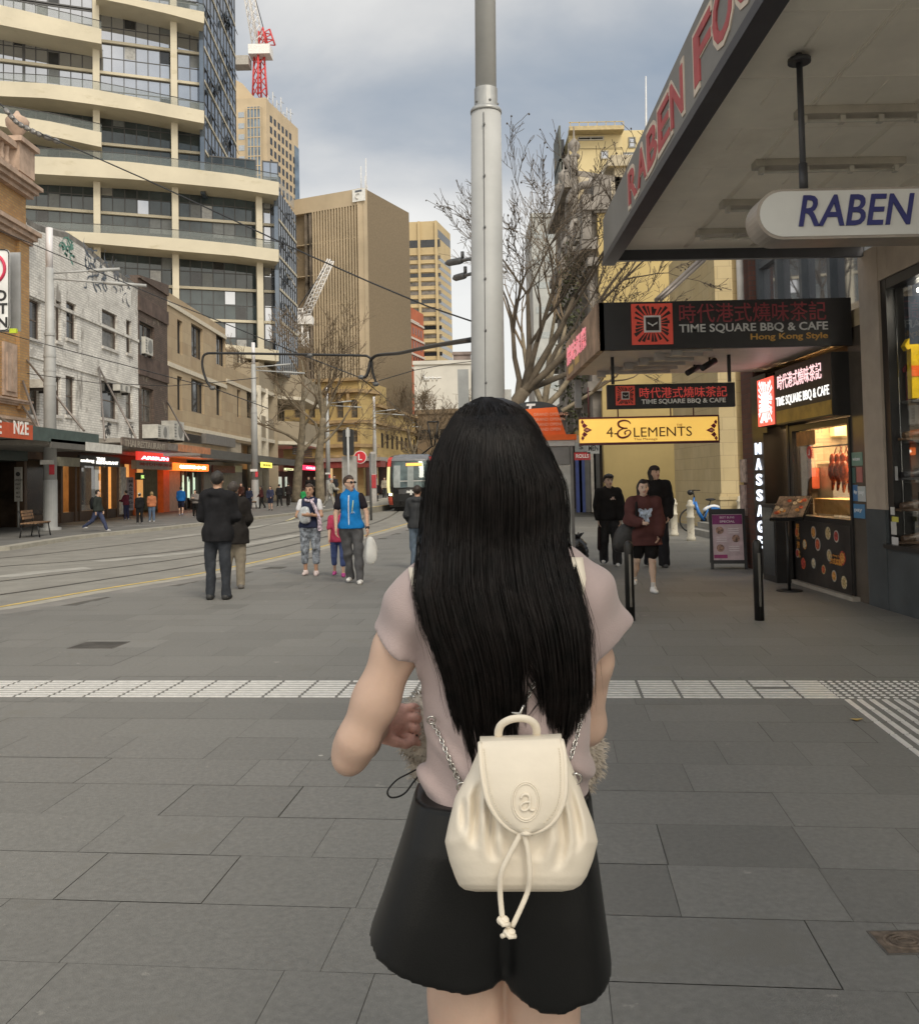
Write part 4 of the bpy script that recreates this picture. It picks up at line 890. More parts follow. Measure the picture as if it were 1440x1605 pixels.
# ornate golden sandstone corner building
def golden():
 A,B=FD(440,106,566,104),FD(590,108,692,150); t=thing('golden_sandstone_building','ornate golden sandstone corner building with arched windows and cornices','building',(A.o.x+6,108,0))
 m=M('golden_sandstone',(.54,.40,.17),.85,var=.16,scale=.5,kind='block',bw=1.1,bh=.5,mort=.01,c2=(.46,.33,.14),mcol=(.36,.26,.12),stain=(.5,.62,.1,(.26,.19,.10)))
 zc=A.hit(520,612)[1]; zb=4.4
 rects=[(416+k*22.2,630,427+k*22.2,655)for k in range(1,7)]; rl=[(416+k*22.2,674,427+k*22.2,693)for k in range(1,7)]
 ops=[A.rect(*r)for r in rects+rl if r[2]<566 and r[0]>441]
 mb=MB(); wall(mb,A,0,A.w,zb,zc+1.2,ops,.35,m,10)
 c=[A.p(A.w,0)]; e=B.o; ax=A.p(A.w,0,-3.4)
 n_=9; arc=[]
 for k in range(n_+1):
  f=k/n_; p=A.p(A.w,0).lerp(e,f); arc.append(p+(p-ax).normalized()*math.sin(math.pi*f)*.7)
 for k in range(n_):mb.prism([arc[k]+Vector((0,0,zb)),arc[k+1]+Vector((0,0,zb)),ax+Vector((0,0,zb))],(0,0,zc+1.2-zb))
 B.box(mb,0,B.w,zb,zc-1.6,-8,0)
 mb.build('wall',m,t)
 for o in ops:
  w_=window(t,A,*o,.3,1,2,M('gold_window_frame',(.25,.18,.1),.7),M('shaded_blind_glass',(.11,.095,.075),.3,0,var=.3),.1)
  mb=MB(); um,rr=(o[0]+o[1])/2,(o[1]-o[0])/2+.12
  if o[3]>9:mb.tube([A.p(um+rr*math.cos(a),o[3]-.05+rr*math.sin(a)*.8,.08)for a in np.linspace(0,math.pi,9)],.12,6); mb.prism([A.p(um+rr*math.cos(a),o[3]+rr*math.sin(a)*.75,.01)for a in np.linspace(0,math.pi,9)],A.n*.03,m_glassm); A.box(mb,o[0]-.3,o[1]+.3,o[2]-.35,o[2]-.1,.002,.25); mb.build('window_arch',m,w_)
 mb=MB()
 for z,h,pr in((zc-.35,.4,.7),(zc+1.0,.35,.45),(A.hit(520,664)[1],.35,.4),(A.hit(520,702)[1],.4,.45),(zb+.1,.3,.5)):
  A.box(mb,0,A.w+.1,z,z+h,.0,pr)
  for k in range(n_):mb.prism([arc[k]+(arc[k]-ax).normalized()*pr+Vector((0,0,z)),arc[k+1]+(arc[k+1]-ax).normalized()*pr+Vector((0,0,z)),ax+Vector((0,0,z))],(0,0,h))
 u=.3
 while u<A.w-.5:A.box(mb,u,u+.28,zc-1.3,zc-.36,.003,.55); u+=1.0
 B.box(mb,0,B.w,zc-1.7,zc-1.35,0,.5); B.box(mb,0,B.w,A.hit(520,664)[1],A.hit(520,664)[1]+.3,.0,.35)
 mb.build('cornice',M('dark_gold_stone',(.36,.25,.13),.85,var=.2,scale=1),t)
 for k in range(15):
  u=B.w*(.06+.062*k); mb=MB(); B.box(mb,u,u+.9,A.hit(520,700)[1],A.hit(520,676)[1],.003,.05); mb.build('window',m_glassd,t)
 mb=MB(); A.box(mb,0,A.w+3,zb-.4,zb,-.5,2.4); B.box(mb,0,B.w,zb-.4,zb,-.4,2.2); mb.build('street_awning',paint((.33,.30,.27),.6),t)
 mb=MB(); A.box(mb,0,A.w+3,zb-1.1,zb-.42,.2,2.2); mb.build('awning_fascia',M('maroon_fascia',(.22,.05,.04),.6),t)
 mb=MB(); A.box(mb,0,A.w,0,zb-.5,-4,-2); B.box(mb,0,B.w,0,zb-.4,-4,-1.5); mb.build('shop_back_wall',M('dim_shop_red',(.10,.045,.035),.7,var=.4,scale=.6),t)
 mb=MB()
 for px in(527,535,548,565):u=A.hit(px,740)[0]; A.box(mb,u-.4,u+.4,0,zb-.4,-.6,.1)
 for k in range(6):u=B.w*k/6; B.box(mb,u,u+.9,0,zb-.4,-.5,0)
 mb.build('ground_pier',m,t)
 mb=MB(); A.box(mb,A.hit(508,740)[0],A.hit(525,740)[0],.5,3.6,-1.95,-1.8); mb.build('lit_window',M('warm_window2',(.42,.28,.12),.5,var=.5,scale=1,emit=.45,ecol=(1,.65,.3)),t)
golden()
# block on the camera's own side, reflected in the glass across the street
# ---------------------------------------------------------------- street furniture and overhead line
m_pole=M('galvanised_pole',(.40,.405,.40),.62,.12,var=.08,scale=1.5,sstretch=(6,6,.5),stain=(1.5,.62,.2,(.38,.38,.37)))
m_poled=M('pole_dark_fitting',(.13,.13,.13),.5,.3)
m_blackm=M('black_metal',(.02,.02,.021),.4,.2,var=.2)
def bigpole():
 a,b=atY(760.3,0,11),atY(764.6,620,11); d=(a-b)/(a.z-b.z); base=b-d*b.z; base.z=0
 P=lambda z:Vector((base.x,base.y,0))+Vector((d.x,d.y,1))*z
 t=thing('street_pole','large grey stepped steel street pole rising directly behind the woman','pole',base)
 zc=atY(762,178,11).z
 mb=MB(); mb.tube([P(0),P(.3),P(zc*.5),P(zc)],[.21,.205,.2,.182],32,None,True)
 mb.tube([P(0.003),P(.04)],.32,32,None,False); mb.build('pole_shaft',m_pole,t)
 mb=MB(); mb.tube([P(zc),P(zc+.03),P(zc+.06),P(zc+.07)],[.19,.19,.175,.14],32); mb.tube([P(zc+.07),P(zc+.30)],.14,32,None,False); mb.build('collar',M('pole_collar',(.36,.365,.36),.4,.4),t)
 mb=MB(); mb.tube([P(zc+.3),P(zc+6)],[.128,.12],32); mb.build('upper_shaft',m_pole,t)
 mb=MB(); off=Vector((-.03,-.2,0))
 mb.tube([P(.5)+Vector((-.035,-.203,0)),P(zc-.05)+Vector((-.035,-.183,0))],.006,5)
 mb.build('seam',m_poled,t)
 mb=MB()
 for k in range(10):mb.ell(P(zc-.2-k*.62)+Vector((-.03,-.196,0)),.014,.014,.02)
 for k in range(5):a_=k*1.26; mb.ell(P(zc+.12)+Vector((math.cos(a_)*.142,math.sin(a_)*.142,0)),.015,.015,.015)
 mb.build('bolt',m_poled,t)
 for(x0,y0,x1,y1)in((699,412.5,740,405),(711,436,740,428.5)):
  mb=MB(); q,p=atY(x0,y0,12.0),atY(x1,y1,11); m_=p.lerp(q,.35); mb.tube([p,m_],.022,8); mb.tube([m_,m_.lerp(q,.15),q.lerp(m_,.2),q],[.03,.045,.045,.02],8,None,True,True,False,(0,0,1)); mb.tube([m_+Vector((0,0,.03)),m_+Vector((0,0,.11))],.022,6); mb.build('lamp_arm',m_poled,t)
 mb=MB(); mb.box(base.x-.32,base.x-.19,10.9,11.15,atY(735,650,11).z-.5,atY(735,580,11).z); mb.build('control_box',M('grey_box',(.3,.31,.31),.5),t)
 mb=MB(); p=atY(788,632,11.2); mb.box(p.x-.12,p.x+.10,11.1,11.35,p.z-.3,p.z+.16); mb.build('speaker_box',paint((.6,.6,.58),.5),t)
bigpole()
# slim lamp poles along the far pavement: build one, copy the rest
def lamppole():
 b=gnd(79,835); t=thing('lamp_pole','tall grey lamp pole beside the bench at the left, white glowing tube on top','lamp pole',(b.x,b.y,.1),0,'smart lamp poles on the far pavement')
 B=Vector((b.x,b.y,.1)); s=33/1440.0
 z=lambda py:atY(80,py,b.y).z
 mb=MB(); mb.tube([B,Vector((B.x,B.y,z(752)))],.25,20,None,False); mb.tube([B,B+Vector((0,0,.09))],.38,20,None,False); mb.build('base_sleeve',m_pole,t)
 mb=MB(); mb.tube([Vector((B.x,B.y,z(752))),Vector((B.x,B.y,z(545))),Vector((B.x,B.y,z(540))),Vector((B.x,B.y,z(420)))],[.235,.205,.165,.15],20); mb.build('pole_shaft',m_pole,t)
 mb=MB()
 for y in(580,558,524,603):mb.tube([Vector((B.x,B.y,z(y+2))),Vector((B.x,B.y,z(y-2)))],.225 if y>545 else .19,20,None,False)
 mb.build('band',m_pole,t)
 mb=MB(); mb.tube([Vector((B.x,B.y,z(420))),Vector((B.x,B.y,z(357)))],.125,16); mb.build('lantern_tube',M('opal_tube',(.72,.70,.72),.3,var=.03),t)
 for(y0,dx,dz,ln)in((428,1,.25,2.4),(436,1,-.22,3.4)):
  mb=MB(); p=Vector((B.x,B.y,z(y0))); q=p+Vector((ln,.6,dz)); mb.tube([p,p.lerp(q,.55)],.04,8); mb.tube([p.lerp(q,.55),p.lerp(q,.6),q],[.04,.075,.06],8); mb.build('lamp_arm',m_pole,t)
 mb=MB(); mb.box(B.x-.24,B.x+.24,B.y-.29,B.y-.255,z(728),z(721)); mb.build('street_name_plate',paint((.7,.7,.68),.5),t)
 mb=MB(); mb.box(B.x+.1,B.x+.28,B.y-.31,B.y-.27,z(744),z(728.5)); mb.build('notice_plate',paint((.6,.05,.07),.5),t)
 return t,B
LP,LPB=lamppole()
g2=gnd(400,797); c=dup(LP,(g2.x,g2.y,.1),0,'second tall grey lamp pole, next to the yellow sign and rounded column')
c=dup(LP,(-13.2,92,.1),0,'third lamp pole, its shaft seen behind the forked bare tree trunk')
c=dup(LP,(-9.6,104,.1),0,'fourth lamp pole, standing just left of the totem and the tram')
c=dup(LP,(-8.6,128,.1),0,'farthest lamp pole, rising just above the left end of the tram roof')
# overhead line
def wire(name,label,pts,r=.012,mat=None,n=5,cat='overhead wire'):
 p=[atY(*q)for q in pts]; mb=MB(); mb.tube(p,r,n); return tag(mb.build(name,mat or m_blackm,None,p[0]),label,cat)
wire('overhead_wire','overhead span wire from the top left corner down to the big street pole',[(-40,130,16),(0,162,15.6),(32,195,15.2),(97,223,14.8),(233,283,14.3),(377,350,13.6),(480,398,13),(575,440,12.4),(670,480,11.7),(741,504,11.1)],.011)
mb=MB(); ch=[(8,170),(14,178),(21,186),(28,193),(37,198),(47,203),(56,208),(66,212),(82,218),(94,223)]
for i,(a,b)in enumerate(zip(ch,ch[1:])):
 p,q=atY(*a,15.1),atY(*b,15.0); mb.tube([p,p.lerp(q,.3),p.lerp(q,.7),q],[.02,.045,.045,.02],6)
tag(mb.build('insulator_chain',M('chain_insulator',(.22,.21,.2),.4,.4),None,atY(50,200,15)),'chain of dark insulator links hanging at the top left in front of the tower','insulator')
wire('overhead_wire','overhead wire crossing the white brick wall down to the black cantilever arm',[(-40,345,24),(43,379,24),(147,423,23.5),(267,473,23),(353,507,22.5),(470,555,21.5),(562,591,20.5)],.013)
wire('overhead_wire','overhead wire at mid height of the white brick building',[(-30,512,27),(43,532,27),(263,590,26),(333,608,25),(420,640,24)],.013)
wire('overhead_wire','thin overhead wire passing the sandstone windows towards the street lamp',[(42,585,28),(150,600,27.5),(265,605,27),(340,599,26.6),(404,592,26)],.011)
wire('overhead_wire','thin overhead wire in front of the red brick and white blocks',[(582,600,24),(650,580,26),(700,571,28),(741,566,30)],.012)
wire('overhead_wire','thin contact wire descending to the tram roof',[(565,592,20.5),(600,620,30),(640,655,45),(672,678,55)],.012)
def sm(pts,n=5):
 p=[Vector(q)for q in pts]; out=[]
 for i in range(len(p)-1):
  a,b,c,d=p[max(i-1,0)],p[i],p[i+1],p[min(i+2,len(p)-1)]
  for k in range(n):
   t=k/n; out.append(.5*((2*b)+(c-a)*t+(2*a-5*b+4*c-d)*t*t+(3*b-a-3*c+d)*t**3))
 return out+[p[-1]]
t=thing('catenary_arm','black curved tram line support tubing hooked at both ends over the tracks','line support',atY(582,563,20))
for pts,r in(([(741,532,11),(690,540,14),(655,547,16.5),(625,553.5,18.2),(600,555.5,19.4),(588,558,19.8),(581,565,20),(578,578,20),(574,589,20),(566,592,20)],.035),([(335,609,20),(326,601,20),(319,583,20),(317,566,20),(322,555,20),(345,553.5,20),(450,555,20),(560,557,20),(576,558.5,20),(582,565,20),(584,583,20),(591,604,20)],.027)):
 mb=MB(); mb.tube(sm([atY(*q)for q in pts]),r,8); mb.build('tube',m_blackm,t)
mb=MB()
for q in((566,591),(589,602),(333,608),(486,557)):mb.ell(atY(*q,20),.07,.05,.05)
mb.build('insulator',m_poled,t)
# turn sign at the left edge
def turnsign():
 D=9.0; t=thing('no_turn_sign','white no left turn sign with red ring, cut off by the left edge','traffic sign',atY(-20,750,D))
 f=Fr((0,D,0),(1,0,0),(0,-1,0)); u0,u1,z0,z1=f.rect(-72,391,15,519)
 mb=MB(); cs=[(u0+.04,z0),(u1-.04,z0),(u1-.012,z0+.012),(u1,z0+.04),(u1,z1-.04),(u1-.012,z1-.012),(u1-.04,z1),(u0+.04,z1)]; mb.prism([f.p(*c)for c in cs],(0,.012,0)); mb.build('plate',paint((.75,.75,.74),.5),t)
 mb=MB(); k=.012; cs2=[(a*.98+(u0+u1)/2*.02,b*.987+(z0+z1)/2*.013)for a,b in cs]
 mb.tube([f.p(a,b,.003)for a,b in cs2],.006,5,None,True,False,True);
 for s,yb,yt in(('O',489-18,489-37+4),('T',491,474),('N',513,496)):pass
 q=lambda y:f.hit(-20,y)[1]
 text_on(mb,'NO',f.p(u1-.028,q(472),.004),f.u,(0,0,1),f.n,.11,None,.003,'r',bold=.03); text_on(mb,'LEFT',f.p(u1-.02,q(492),.004),f.u,(0,0,1),f.n,.105,None,.003,'r',bold=.03); text_on(mb,'TURN',f.p(u1-.02,q(514),.004),f.u,(0,0,1),f.n,.105,None,.003,'r',bold=.03)
 mb.build('lettering',paint((.02,.02,.02),.5),t)
 mb=MB(); cu,cz=f.hit(-17,421); r=.155
 mb.tube([f.p(cu+r*math.cos(a),cz+r*math.sin(a),.004)for a in np.linspace(0,6.283,33)[:-1]],.016,6,None,True,False,True); mb.tube([f.p(cu-r*.7,cz+r*.7,.006),f.p(cu+r*.7,cz-r*.7,.006)],.014,6); mb.build('red_ring',paint((.55,.03,.08),.5),t)
 mb=MB(); f2=Fr((0,D+.12,0),(1,0,0),(0,-1,0)); a=f2.rect(-60,396,32,520); mb.box(a[0],a[1],D+.12,D+.135,a[2],a[3]); mb.build('back_plate',M('bare_aluminium',(.42,.42,.42),.4,.6),t)
 mb=MB(); p=f.p((u0+u1)/2,0); mb.tube([p+Vector((0,.08,0)),Vector((p.x,D+.08,z1+.1))],.03,10); mb.build('post',m_pole,t)
 mb=MB(); a=f.rect(13,514,24,521); mb.box(a[0],a[1],D+.02,D+.05,a[2],a[3]); mb.build('tag',paint((.5,.6,.03),.5),t)
turnsign()
# benches
def bench():
 b=gnd(54,846); t=thing('street_bench','slatted timber street bench on the far pavement at the foot of the left lamp pole','bench',(b.x,b.y,.1),0,'street benches')
 mt=M('bench_timber',(.20,.115,.06),.6,var=.25,scale=3); B=Vector((b.x,b.y,.1)); d=(gnd(88,838)-gnd(20,852)); d.z=0; L_=1.62; d.normalize(); n=Vector((d.y,-d.x,0))
 def bx(mb,a0,a1,n0,n1,z0,z1):mb.obox(B+d*(a0+a1)/2+n*(n0+n1)/2+Vector((0,0,(z0+z1)/2)),d*(a1-a0)/2,n*(n1-n0)/2,Vector((0,0,(z1-z0)/2)))
 mb=MB()
 for k in range(5):bx(mb,-L_/2,L_/2,-.2+k*.1,-.115+k*.1,.43,.465)
 mb.build('seat',mt,t)
 mb=MB()
 for k in range(3):bx(mb,-.35,L_/2,-.27-k*.02,-.235-k*.02,.56+k*.1,.64+k*.1)
 mb.build('backrest',mt,t)
 for s in(-.62,.62):
  mb=MB(); bx(mb,s-.02,s+.02,-.25,.3,.39,.428); mb.tube([B+d*s+n*.26+Vector((0,0,.39)),B+d*(s-.02)+n*.33],.022,6); mb.tube([B+d*s-n*.2+Vector((0,0,.39)),B+d*s-n*.26],.022,6); mb.tube([B+d*s-n*.2+Vector((0,0,.39)),B+d*s-n*.3+Vector((0,0,.85))],.02,6); mb.build('leg',m_blackm,t)
 return t
BN=bench()
g=gnd(394,800); dup(BN,(g.x,g.y,.1),0,'small far bench by the second lamp pole')
# information post with small print
def infopost():
 b=gnd(27,831); f=Fr((0,b.y,0),(1,0,0),(0,-1,0)); t=thing('menu_post','tall white information board on a thin post beside the left bench','sign',(b.x,b.y,.1))
 u0,u1,z0,z1=f.rect(23,732,34.5,786); mb=MB(); f.box(mb,u0,u1,z0,z1,-.04,.03); mb.build('panel',paint((.46,.45,.42),.6),t)
 mb=MB(); cu=(u0+u1)/2; mb.disc(f.p(cu,z1-.28,.033),f.n,.09,.004)
 for k,s in enumerate(('LUNCH','DAY','FRY','SET','TEA')):text_on(mb,s,f.p(cu,z1-.55-.17*k,.032),f.u,(0,0,1),f.n,.075,None,.003,'m',bold=.02)
 mb.build('lettering',paint((.05,.05,.05),.6),t)
 mb=MB(); mb.tube([f.p(cu,.1),f.p(cu,z0)],.04,8); mb.build('post',paint((.4,.4,.38),.5),t)
infopost()
# traffic signal seen from behind and the round L sign
def signal():
 D=38; f=Fr((0,D,0),(1,0,0),(0,-1,0)); b=f.hit(545.7,690); t=thing('traffic_signal','black traffic signal backboard seen from behind on a grey post','traffic light',f.p(b[0],0))
 u0,u1,z0,z1=f.rect(537,672.5,554.5,714); mb=MB(); r=.1
 cs=[]
 for cx_,cz_,a0 in((u1-r,z1-r,0),(u0+r,z1-r,90),(u0+r,z0+r,180),(u1-r,z0+r,270)):
  for k in range(5):a=R(a0+k*22.5); cs.append(f.p(cx_+r*math.cos(a),cz_+r*math.sin(a),0))
 mb.prism(cs,(0,.05,0)); mb.build('backboard',m_blackm,t)
 mb=MB(); mb.tube([f.p(b[0],0,.1),f.p(b[0],z1+.05,.1)],.05,12); mb.build('post',m_pole,t)
 mb=MB(); f.box(mb,b[0]-.08,b[0]+.08,z1-.32,z1-.02,.02,.14); mb.build('bracket',m_pole,t)
 mb=MB(); f.box(mb,b[0]-.3,b[0]+.3,0,z0-.02,-.5,-.2); mb.build('cabinet',paint((.36,.35,.33),.5),t)
 for k in range(3):
  mb=MB(); z=z1-.25-k*.3; mb.tube([f.p(b[0],z,-.06),f.p(b[0],z,-.25)],.12,14); mb.build('lamp_housing',m_blackm,t)
 D2=39; f=Fr((0,D2,0),(1,0,0),(0,-1,0)); cu,cz=f.hit(564.5,716.5); t=thing('light_rail_sign','round red light rail sign with a white letter L','sign',f.p(cu+.4,0))
 mb=MB(); mb.disc(f.p(cu,cz,0),f.n,.275,.05,32); mb.build('disc',paint((.75,.73,.72),.4),t)
 mb=MB(); mb.disc(f.p(cu,cz,.03),f.n,.245,.02,32); mb.build('red_face',paint((.62,.025,.04),.4),t)
 mb=MB(); text_on(mb,'L',f.p(cu,cz-.13,.045),f.u,(0,0,1),f.n,.26,None,.01,'m',bold=.02); mb.build('lettering',paint((.8,.8,.8),.4),t)
 mb=MB(); mb.tube([f.p(cu+.42,0),f.p(cu+.42,cz+.15)],.05,10); mb.tube([f.p(cu+.42,cz),f.p(cu,cz,-.04)],.025,8); mb.build('post',m_poled,t)
signal()
def totem():
 D=58; f=Fr((0,D,0),(1,0,0),(0,-1,0)); u0,u1,z0,z1=f.rect(581,708,590,800); t=thing('stop_totem','slim pale stop totem with a red lower panel left of the tram','totem',f.p((u0+u1)/2,0))
 mb=MB(); f.box(mb,u0,u1,.29,z1,-.12,.0); mb.build('panel',paint((.48,.46,.44),.5),t)
 a=f.rect(583,711,588.5,742); mb=MB(); f.box(mb,a[0],a[1],a[2],a[3],.001,.02); mb.build('map_case',M('dim_map',(.26,.26,.25),.2),t)
 a=f.rect(582.5,744,589.5,765); mb=MB(); f.box(mb,a[0],a[1],a[2],a[3],.001,.03); mb.build('red_panel',paint((.5,.05,.06),.5),t)
totem()
# tram
def tram():
 D=50.0; f=Fr((0,D,0),(1,0,0),(0,-1,0)); cu=f.hit(643,760)[0]; hw=1.32; zt=f.hit(642,711)[1]; t=thing('tram','black and red tram with lit windscreen coming down the street','tram',(cu,D,0))
 def sec(y,w,ztop):return y,w,ztop
 mb=MB(); prof=[(0,.78,2.9),(.35,1.0,zt-.12),(1.1,1.0,zt),(26,1.0,zt)]
 rows=[]
 zs=[.28,.75,1.3,1.9,2.4,2.8,3.1,1.0]
# lofted nose: slightly bulging front with raked screen
 L=[]
 for(z,yy,ww)in((.22,.30,.90),(.55,.06,.94),(.95,0,.97),(1.35,.02,1.0),(1.8,.14,1.0),(2.4,.34,.99),(2.85,.52,.96),(zt-.12,.75,.88),(zt,1.15,.70)):
  row=[]
  for k in range(13):
   s=-1+2*k/12; row.append(Vector((cu+s*hw*ww,D+yy+.38*abs(s)**3,z)))
  L.append(row)
 for r0,r1 in zip(L,L[1:]):
  for k in range(12):mb.add([r0[k],r0[k+1],r1[k+1],r1[k]],[(0,1,2,3)],None,True)
 for s,k in((-1,0),(1,12)):
  pts=[r[k]for r in L]
  for a,b in zip(pts,pts[1:]):
   a2,b2=Vector((a.x,D+27,a.z)),Vector((b.x,D+27,b.z)); mb.add([a,b,b2,a2],[(0,1,2,3)if s>0 else(3,2,1,0)])
 a,b=L[-1][0],L[-1][-1]; mb.quad(a,b,Vector((b.x,D+27,b.z)),Vector((a.x,D+27,a.z)))
 body=mb.build('body',M('tram_black',(.025,.026,.028),.25,.1,var=.1,coat=.5),t)
 def front(z0,z1,s0,s1,mat,name,off=.02,parent=t,n=8,round_=0):
  q=MB()
  def pt(s,z):
   for r0,r1 in zip(L,L[1:]):
    if r0[0].z<=z<=r1[0].z+1e-6:
     f_=(z-r0[0].z)/(r1[0].z-r0[0].z); x=(s+1)*6; k=min(int(x),11); g=x-k
     return r0[k].lerp(r0[k+1],g).lerp(r1[k].lerp(r1[k+1],g),f_)+Vector((0,-off,0))
   return Vector((0,0,0))
  for i in range(n):
   for j in range(n):
    def S_(i_,j_):
     v=j_/n; sh=round_*(abs(2*v-1)**3); return pt(s0+sh+(s1-s0-2*sh)*i_/n,z0+(z1-z0)*v)
    q.add([S_(i,j),S_(i+1,j),S_(i+1,j+1),S_(i,j+1)],[(0,1,2,3)],None,True)
  return q.build(name,mat,parent)
 ws=front(1.28,2.72,-.74,.74,M('tram_windscreen',(.10,.14,.14),.08,.1,var=.6,scale=.9,spec=.7),'windscreen',.03,t,8,.06)
 front(1.3,2.5,-.70,-.42,M('screen_pale_reflection_post',(.32,.35,.35),.2),'a_pillar',.045,ws); front(1.3,2.45,-.12,.14,M('cab_partition',(.24,.27,.265),.3),'cab_partition',.045,ws)  # first pale panel is a reflection painted onto the windscreen
 front(2.47,2.62,-.18,.5,glow((1,.38,.06),1.3),'destination_display',.06,ws); front(1.62,1.66,-.6,.62,paint((.5,.5,.48),.4),'cab_shelf',.045,ws)
 front(2.75,zt-.06,-.84,.84,M('tram_grey_roof',(.17,.175,.19),.4),'roof_fairing',.03)
 for s in(-1,1):
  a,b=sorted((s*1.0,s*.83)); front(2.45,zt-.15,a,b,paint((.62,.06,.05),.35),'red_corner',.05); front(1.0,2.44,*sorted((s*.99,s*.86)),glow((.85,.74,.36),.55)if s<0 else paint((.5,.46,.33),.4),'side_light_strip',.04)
  front(.35,.8,*sorted((s*.98,s*.80)),paint((.60,.10,.06),.35),'red_bumper',.05); front(.86,.99,*sorted((s*.93,s*.8)),glow((1,.85,.4),5),'headlight',.06)
 q=MB(); q.tube([Vector((cu-.8,D-.1,1.23)),Vector((cu-.1,D-.06,1.28)),Vector((cu+.7,D-.1,1.22))],.03,6); q.build('wiper',m_blackm,t)
 q=MB(); q.prism([Vector((cu-.22,D-.03,1.0)),Vector((cu+.3,D-.03,.97)),Vector((cu+.32,D-.03,1.05)),Vector((cu-.2,D-.03,1.12))],(0,-.02,0)); q.prism([Vector((cu-.02,D-.03,.88)),Vector((cu+.08,D-.03,.88)),Vector((cu+.08,D-.03,1.16)),Vector((cu-.02,D-.03,1.16))],(0,-.03,0)); q.build('front_emblem',paint((.75,.75,.73),.4),t)
 for s in(-1,1):
  for k in range(8):q=MB(); x=cu+s*(hw+.012); q.box(x-.01,x+.01,D+2.2+k*3.1,D+4.9+k*3.1,1.05,2.55); q.build('side_window',m_glassd,t)
 q=MB(); q.box(cu-1.0,cu+1.0,D+1.6,D+26,.02,.5); q.build('undercarriage',m_blackm,t)
 q=MB(); z0=zt; p=[atY(670,661,D+6),atY(687,661,D+6),atY(681,692,D+6),atY(677.5,692,D+6)]; c=Vector((cu,D+6,zt)); x0=p[3].x
 q.tube([p[0],p[1]],.05,6); q.tube([p[0],Vector((x0-.02,D+6,zt+.6))],.045,6); q.tube([p[1],Vector((x0+.1,D+6,zt+.6))],.045,6); q.tube([Vector((x0,D+6,zt+.62)),Vector((cu,D+8,zt-.05))],.05,6); q.build('pantograph',m_blackm,t)
tram()
# telephone booth
def booth():
 D=15.5; f=Fr((0,D,0),(1,0,0),(0,-1,0)); u1=f.hit(900,760)[0]; u0=u1-.98; t=thing('phone_booth','glass phone booth with bright orange cap and a dark rounded top, mostly behind the woman','phone booth',(u0+.5,D+.45,0))
 zc=f.hit(875,699)[1]; zcap=f.hit(875,690)[1]; zo=f.hit(880,640)[1]
 mb=MB(); mb.box(u0-.04,u1+.02,D-.03,D+.95,zc,zcap+.0); mb.build('cap_rim',paint((.55,.53,.5),.5),t)
 mo=M('booth_orange',(.85,.14,.015),.45,var=.05)
 mb=MB(); mb.box(u0-.07,u1+.05,D-.06,D+.98,zcap+.001,zcap+.095); b=[Vector((u0+.0,D,zcap+.096)),Vector((u1-.12,D,zcap+.096)),Vector((u1-.12,D+.9,zcap+.096)),Vector((u0,D+.9,zcap+.096))]; tp=[Vector((u0+.12,D+.05,zo)),Vector((u1-.26,D+.05,zo+.03)),Vector((u1-.26,D+.85,zo+.03)),Vector((u0+.12,D+.85,zo))]
 mb.add(b+tp,[(0,1,5,4),(1,2,6,5),(2,3,7,6),(3,0,4,7),(4,5,6,7)]); mb.build('orange_cap',mo,t)
 mb=MB()
 for k in range(4):text_on(mb,'GRAND OPENING'[:13-k],Vector((u0+.32,D-.02-.0+.012*(4-k)*.2,zcap+.42-.085*k)),(1,0,0),(0,.05,1),(0,-1,0),.05,None,.01)
 mb.build('cap_lettering',paint((.85,.45,.3),.5),t)
 mb=MB(); cx_=f.hit(838,650)[0]; zt=f.hit(838,628)[1]; rr=.46
 pts=[Vector((cx_-.5,D+.1,zo-.1)),Vector((cx_+.5,D+.1,zo-.1))]+[Vector((cx_+.5*math.cos(a),D+.1,zt-.26+.26*math.sin(a)))for a in np.linspace(0,math.pi,13)]
 mb.prism(pts,(0,.5,0)); mb.build('rounded_sign',M('booth_dark',(.035,.04,.045),.4),t)
 mb=MB(); q=f.rect(825,632,840,648); text_on(mb,'T',Vector((q[0],D+.085,q[2])),(1,0,0),(0,0,1),(0,-1,0),q[3]-q[2],q[1]-q[0],.01,bold=.04,shear=.25); mb.build('lettering',paint((.8,.8,.8),.4),t)
 mg=M('booth_glass',(.55,.55,.52),.1,0,var=.15,alpha=.45)
 mb=MB(); mb.box(u0+.03,u1-.03,D+.0,D+.015,.25,zc-.32); mb.box(u1-.03,u1-.015,D+.05,D+.85,.25,zc-.1); mb.build('glass_panel',mg,t)
 for(x,y)in((u0,D),(u1-.06,D),(u0,D+.86),(u1-.06,D+.86)):mb=MB(); mb.box(x,x+.05,y-.01,y+.06,0,zc); mb.build('frame_post',M('booth_grey',(.16,.155,.15),.4,.3),t)
 mb=MB(); mb.box(u0+.06,u1-.07,D+.001,D+.04,zc-.31,zc-.01); mb.build('header_panel',M('booth_header',(.22,.21,.2),.5),t)
 mb=MB(); mb.box(u0+.1,u1-.16,D+.5,D+.55,1.2,zc-.35); mb.build('red_notice',M('booth_red_notice',(.34,.05,.05),.5),t)
 mb=MB(); mb.box(u0+.1,u1-.1,D+.56,D+.85,.02,2.1); mb.build('phone_cabinet',M('marbled_booth_panel',(.42,.40,.35),.5,var=.3,scale=3),t)
booth()
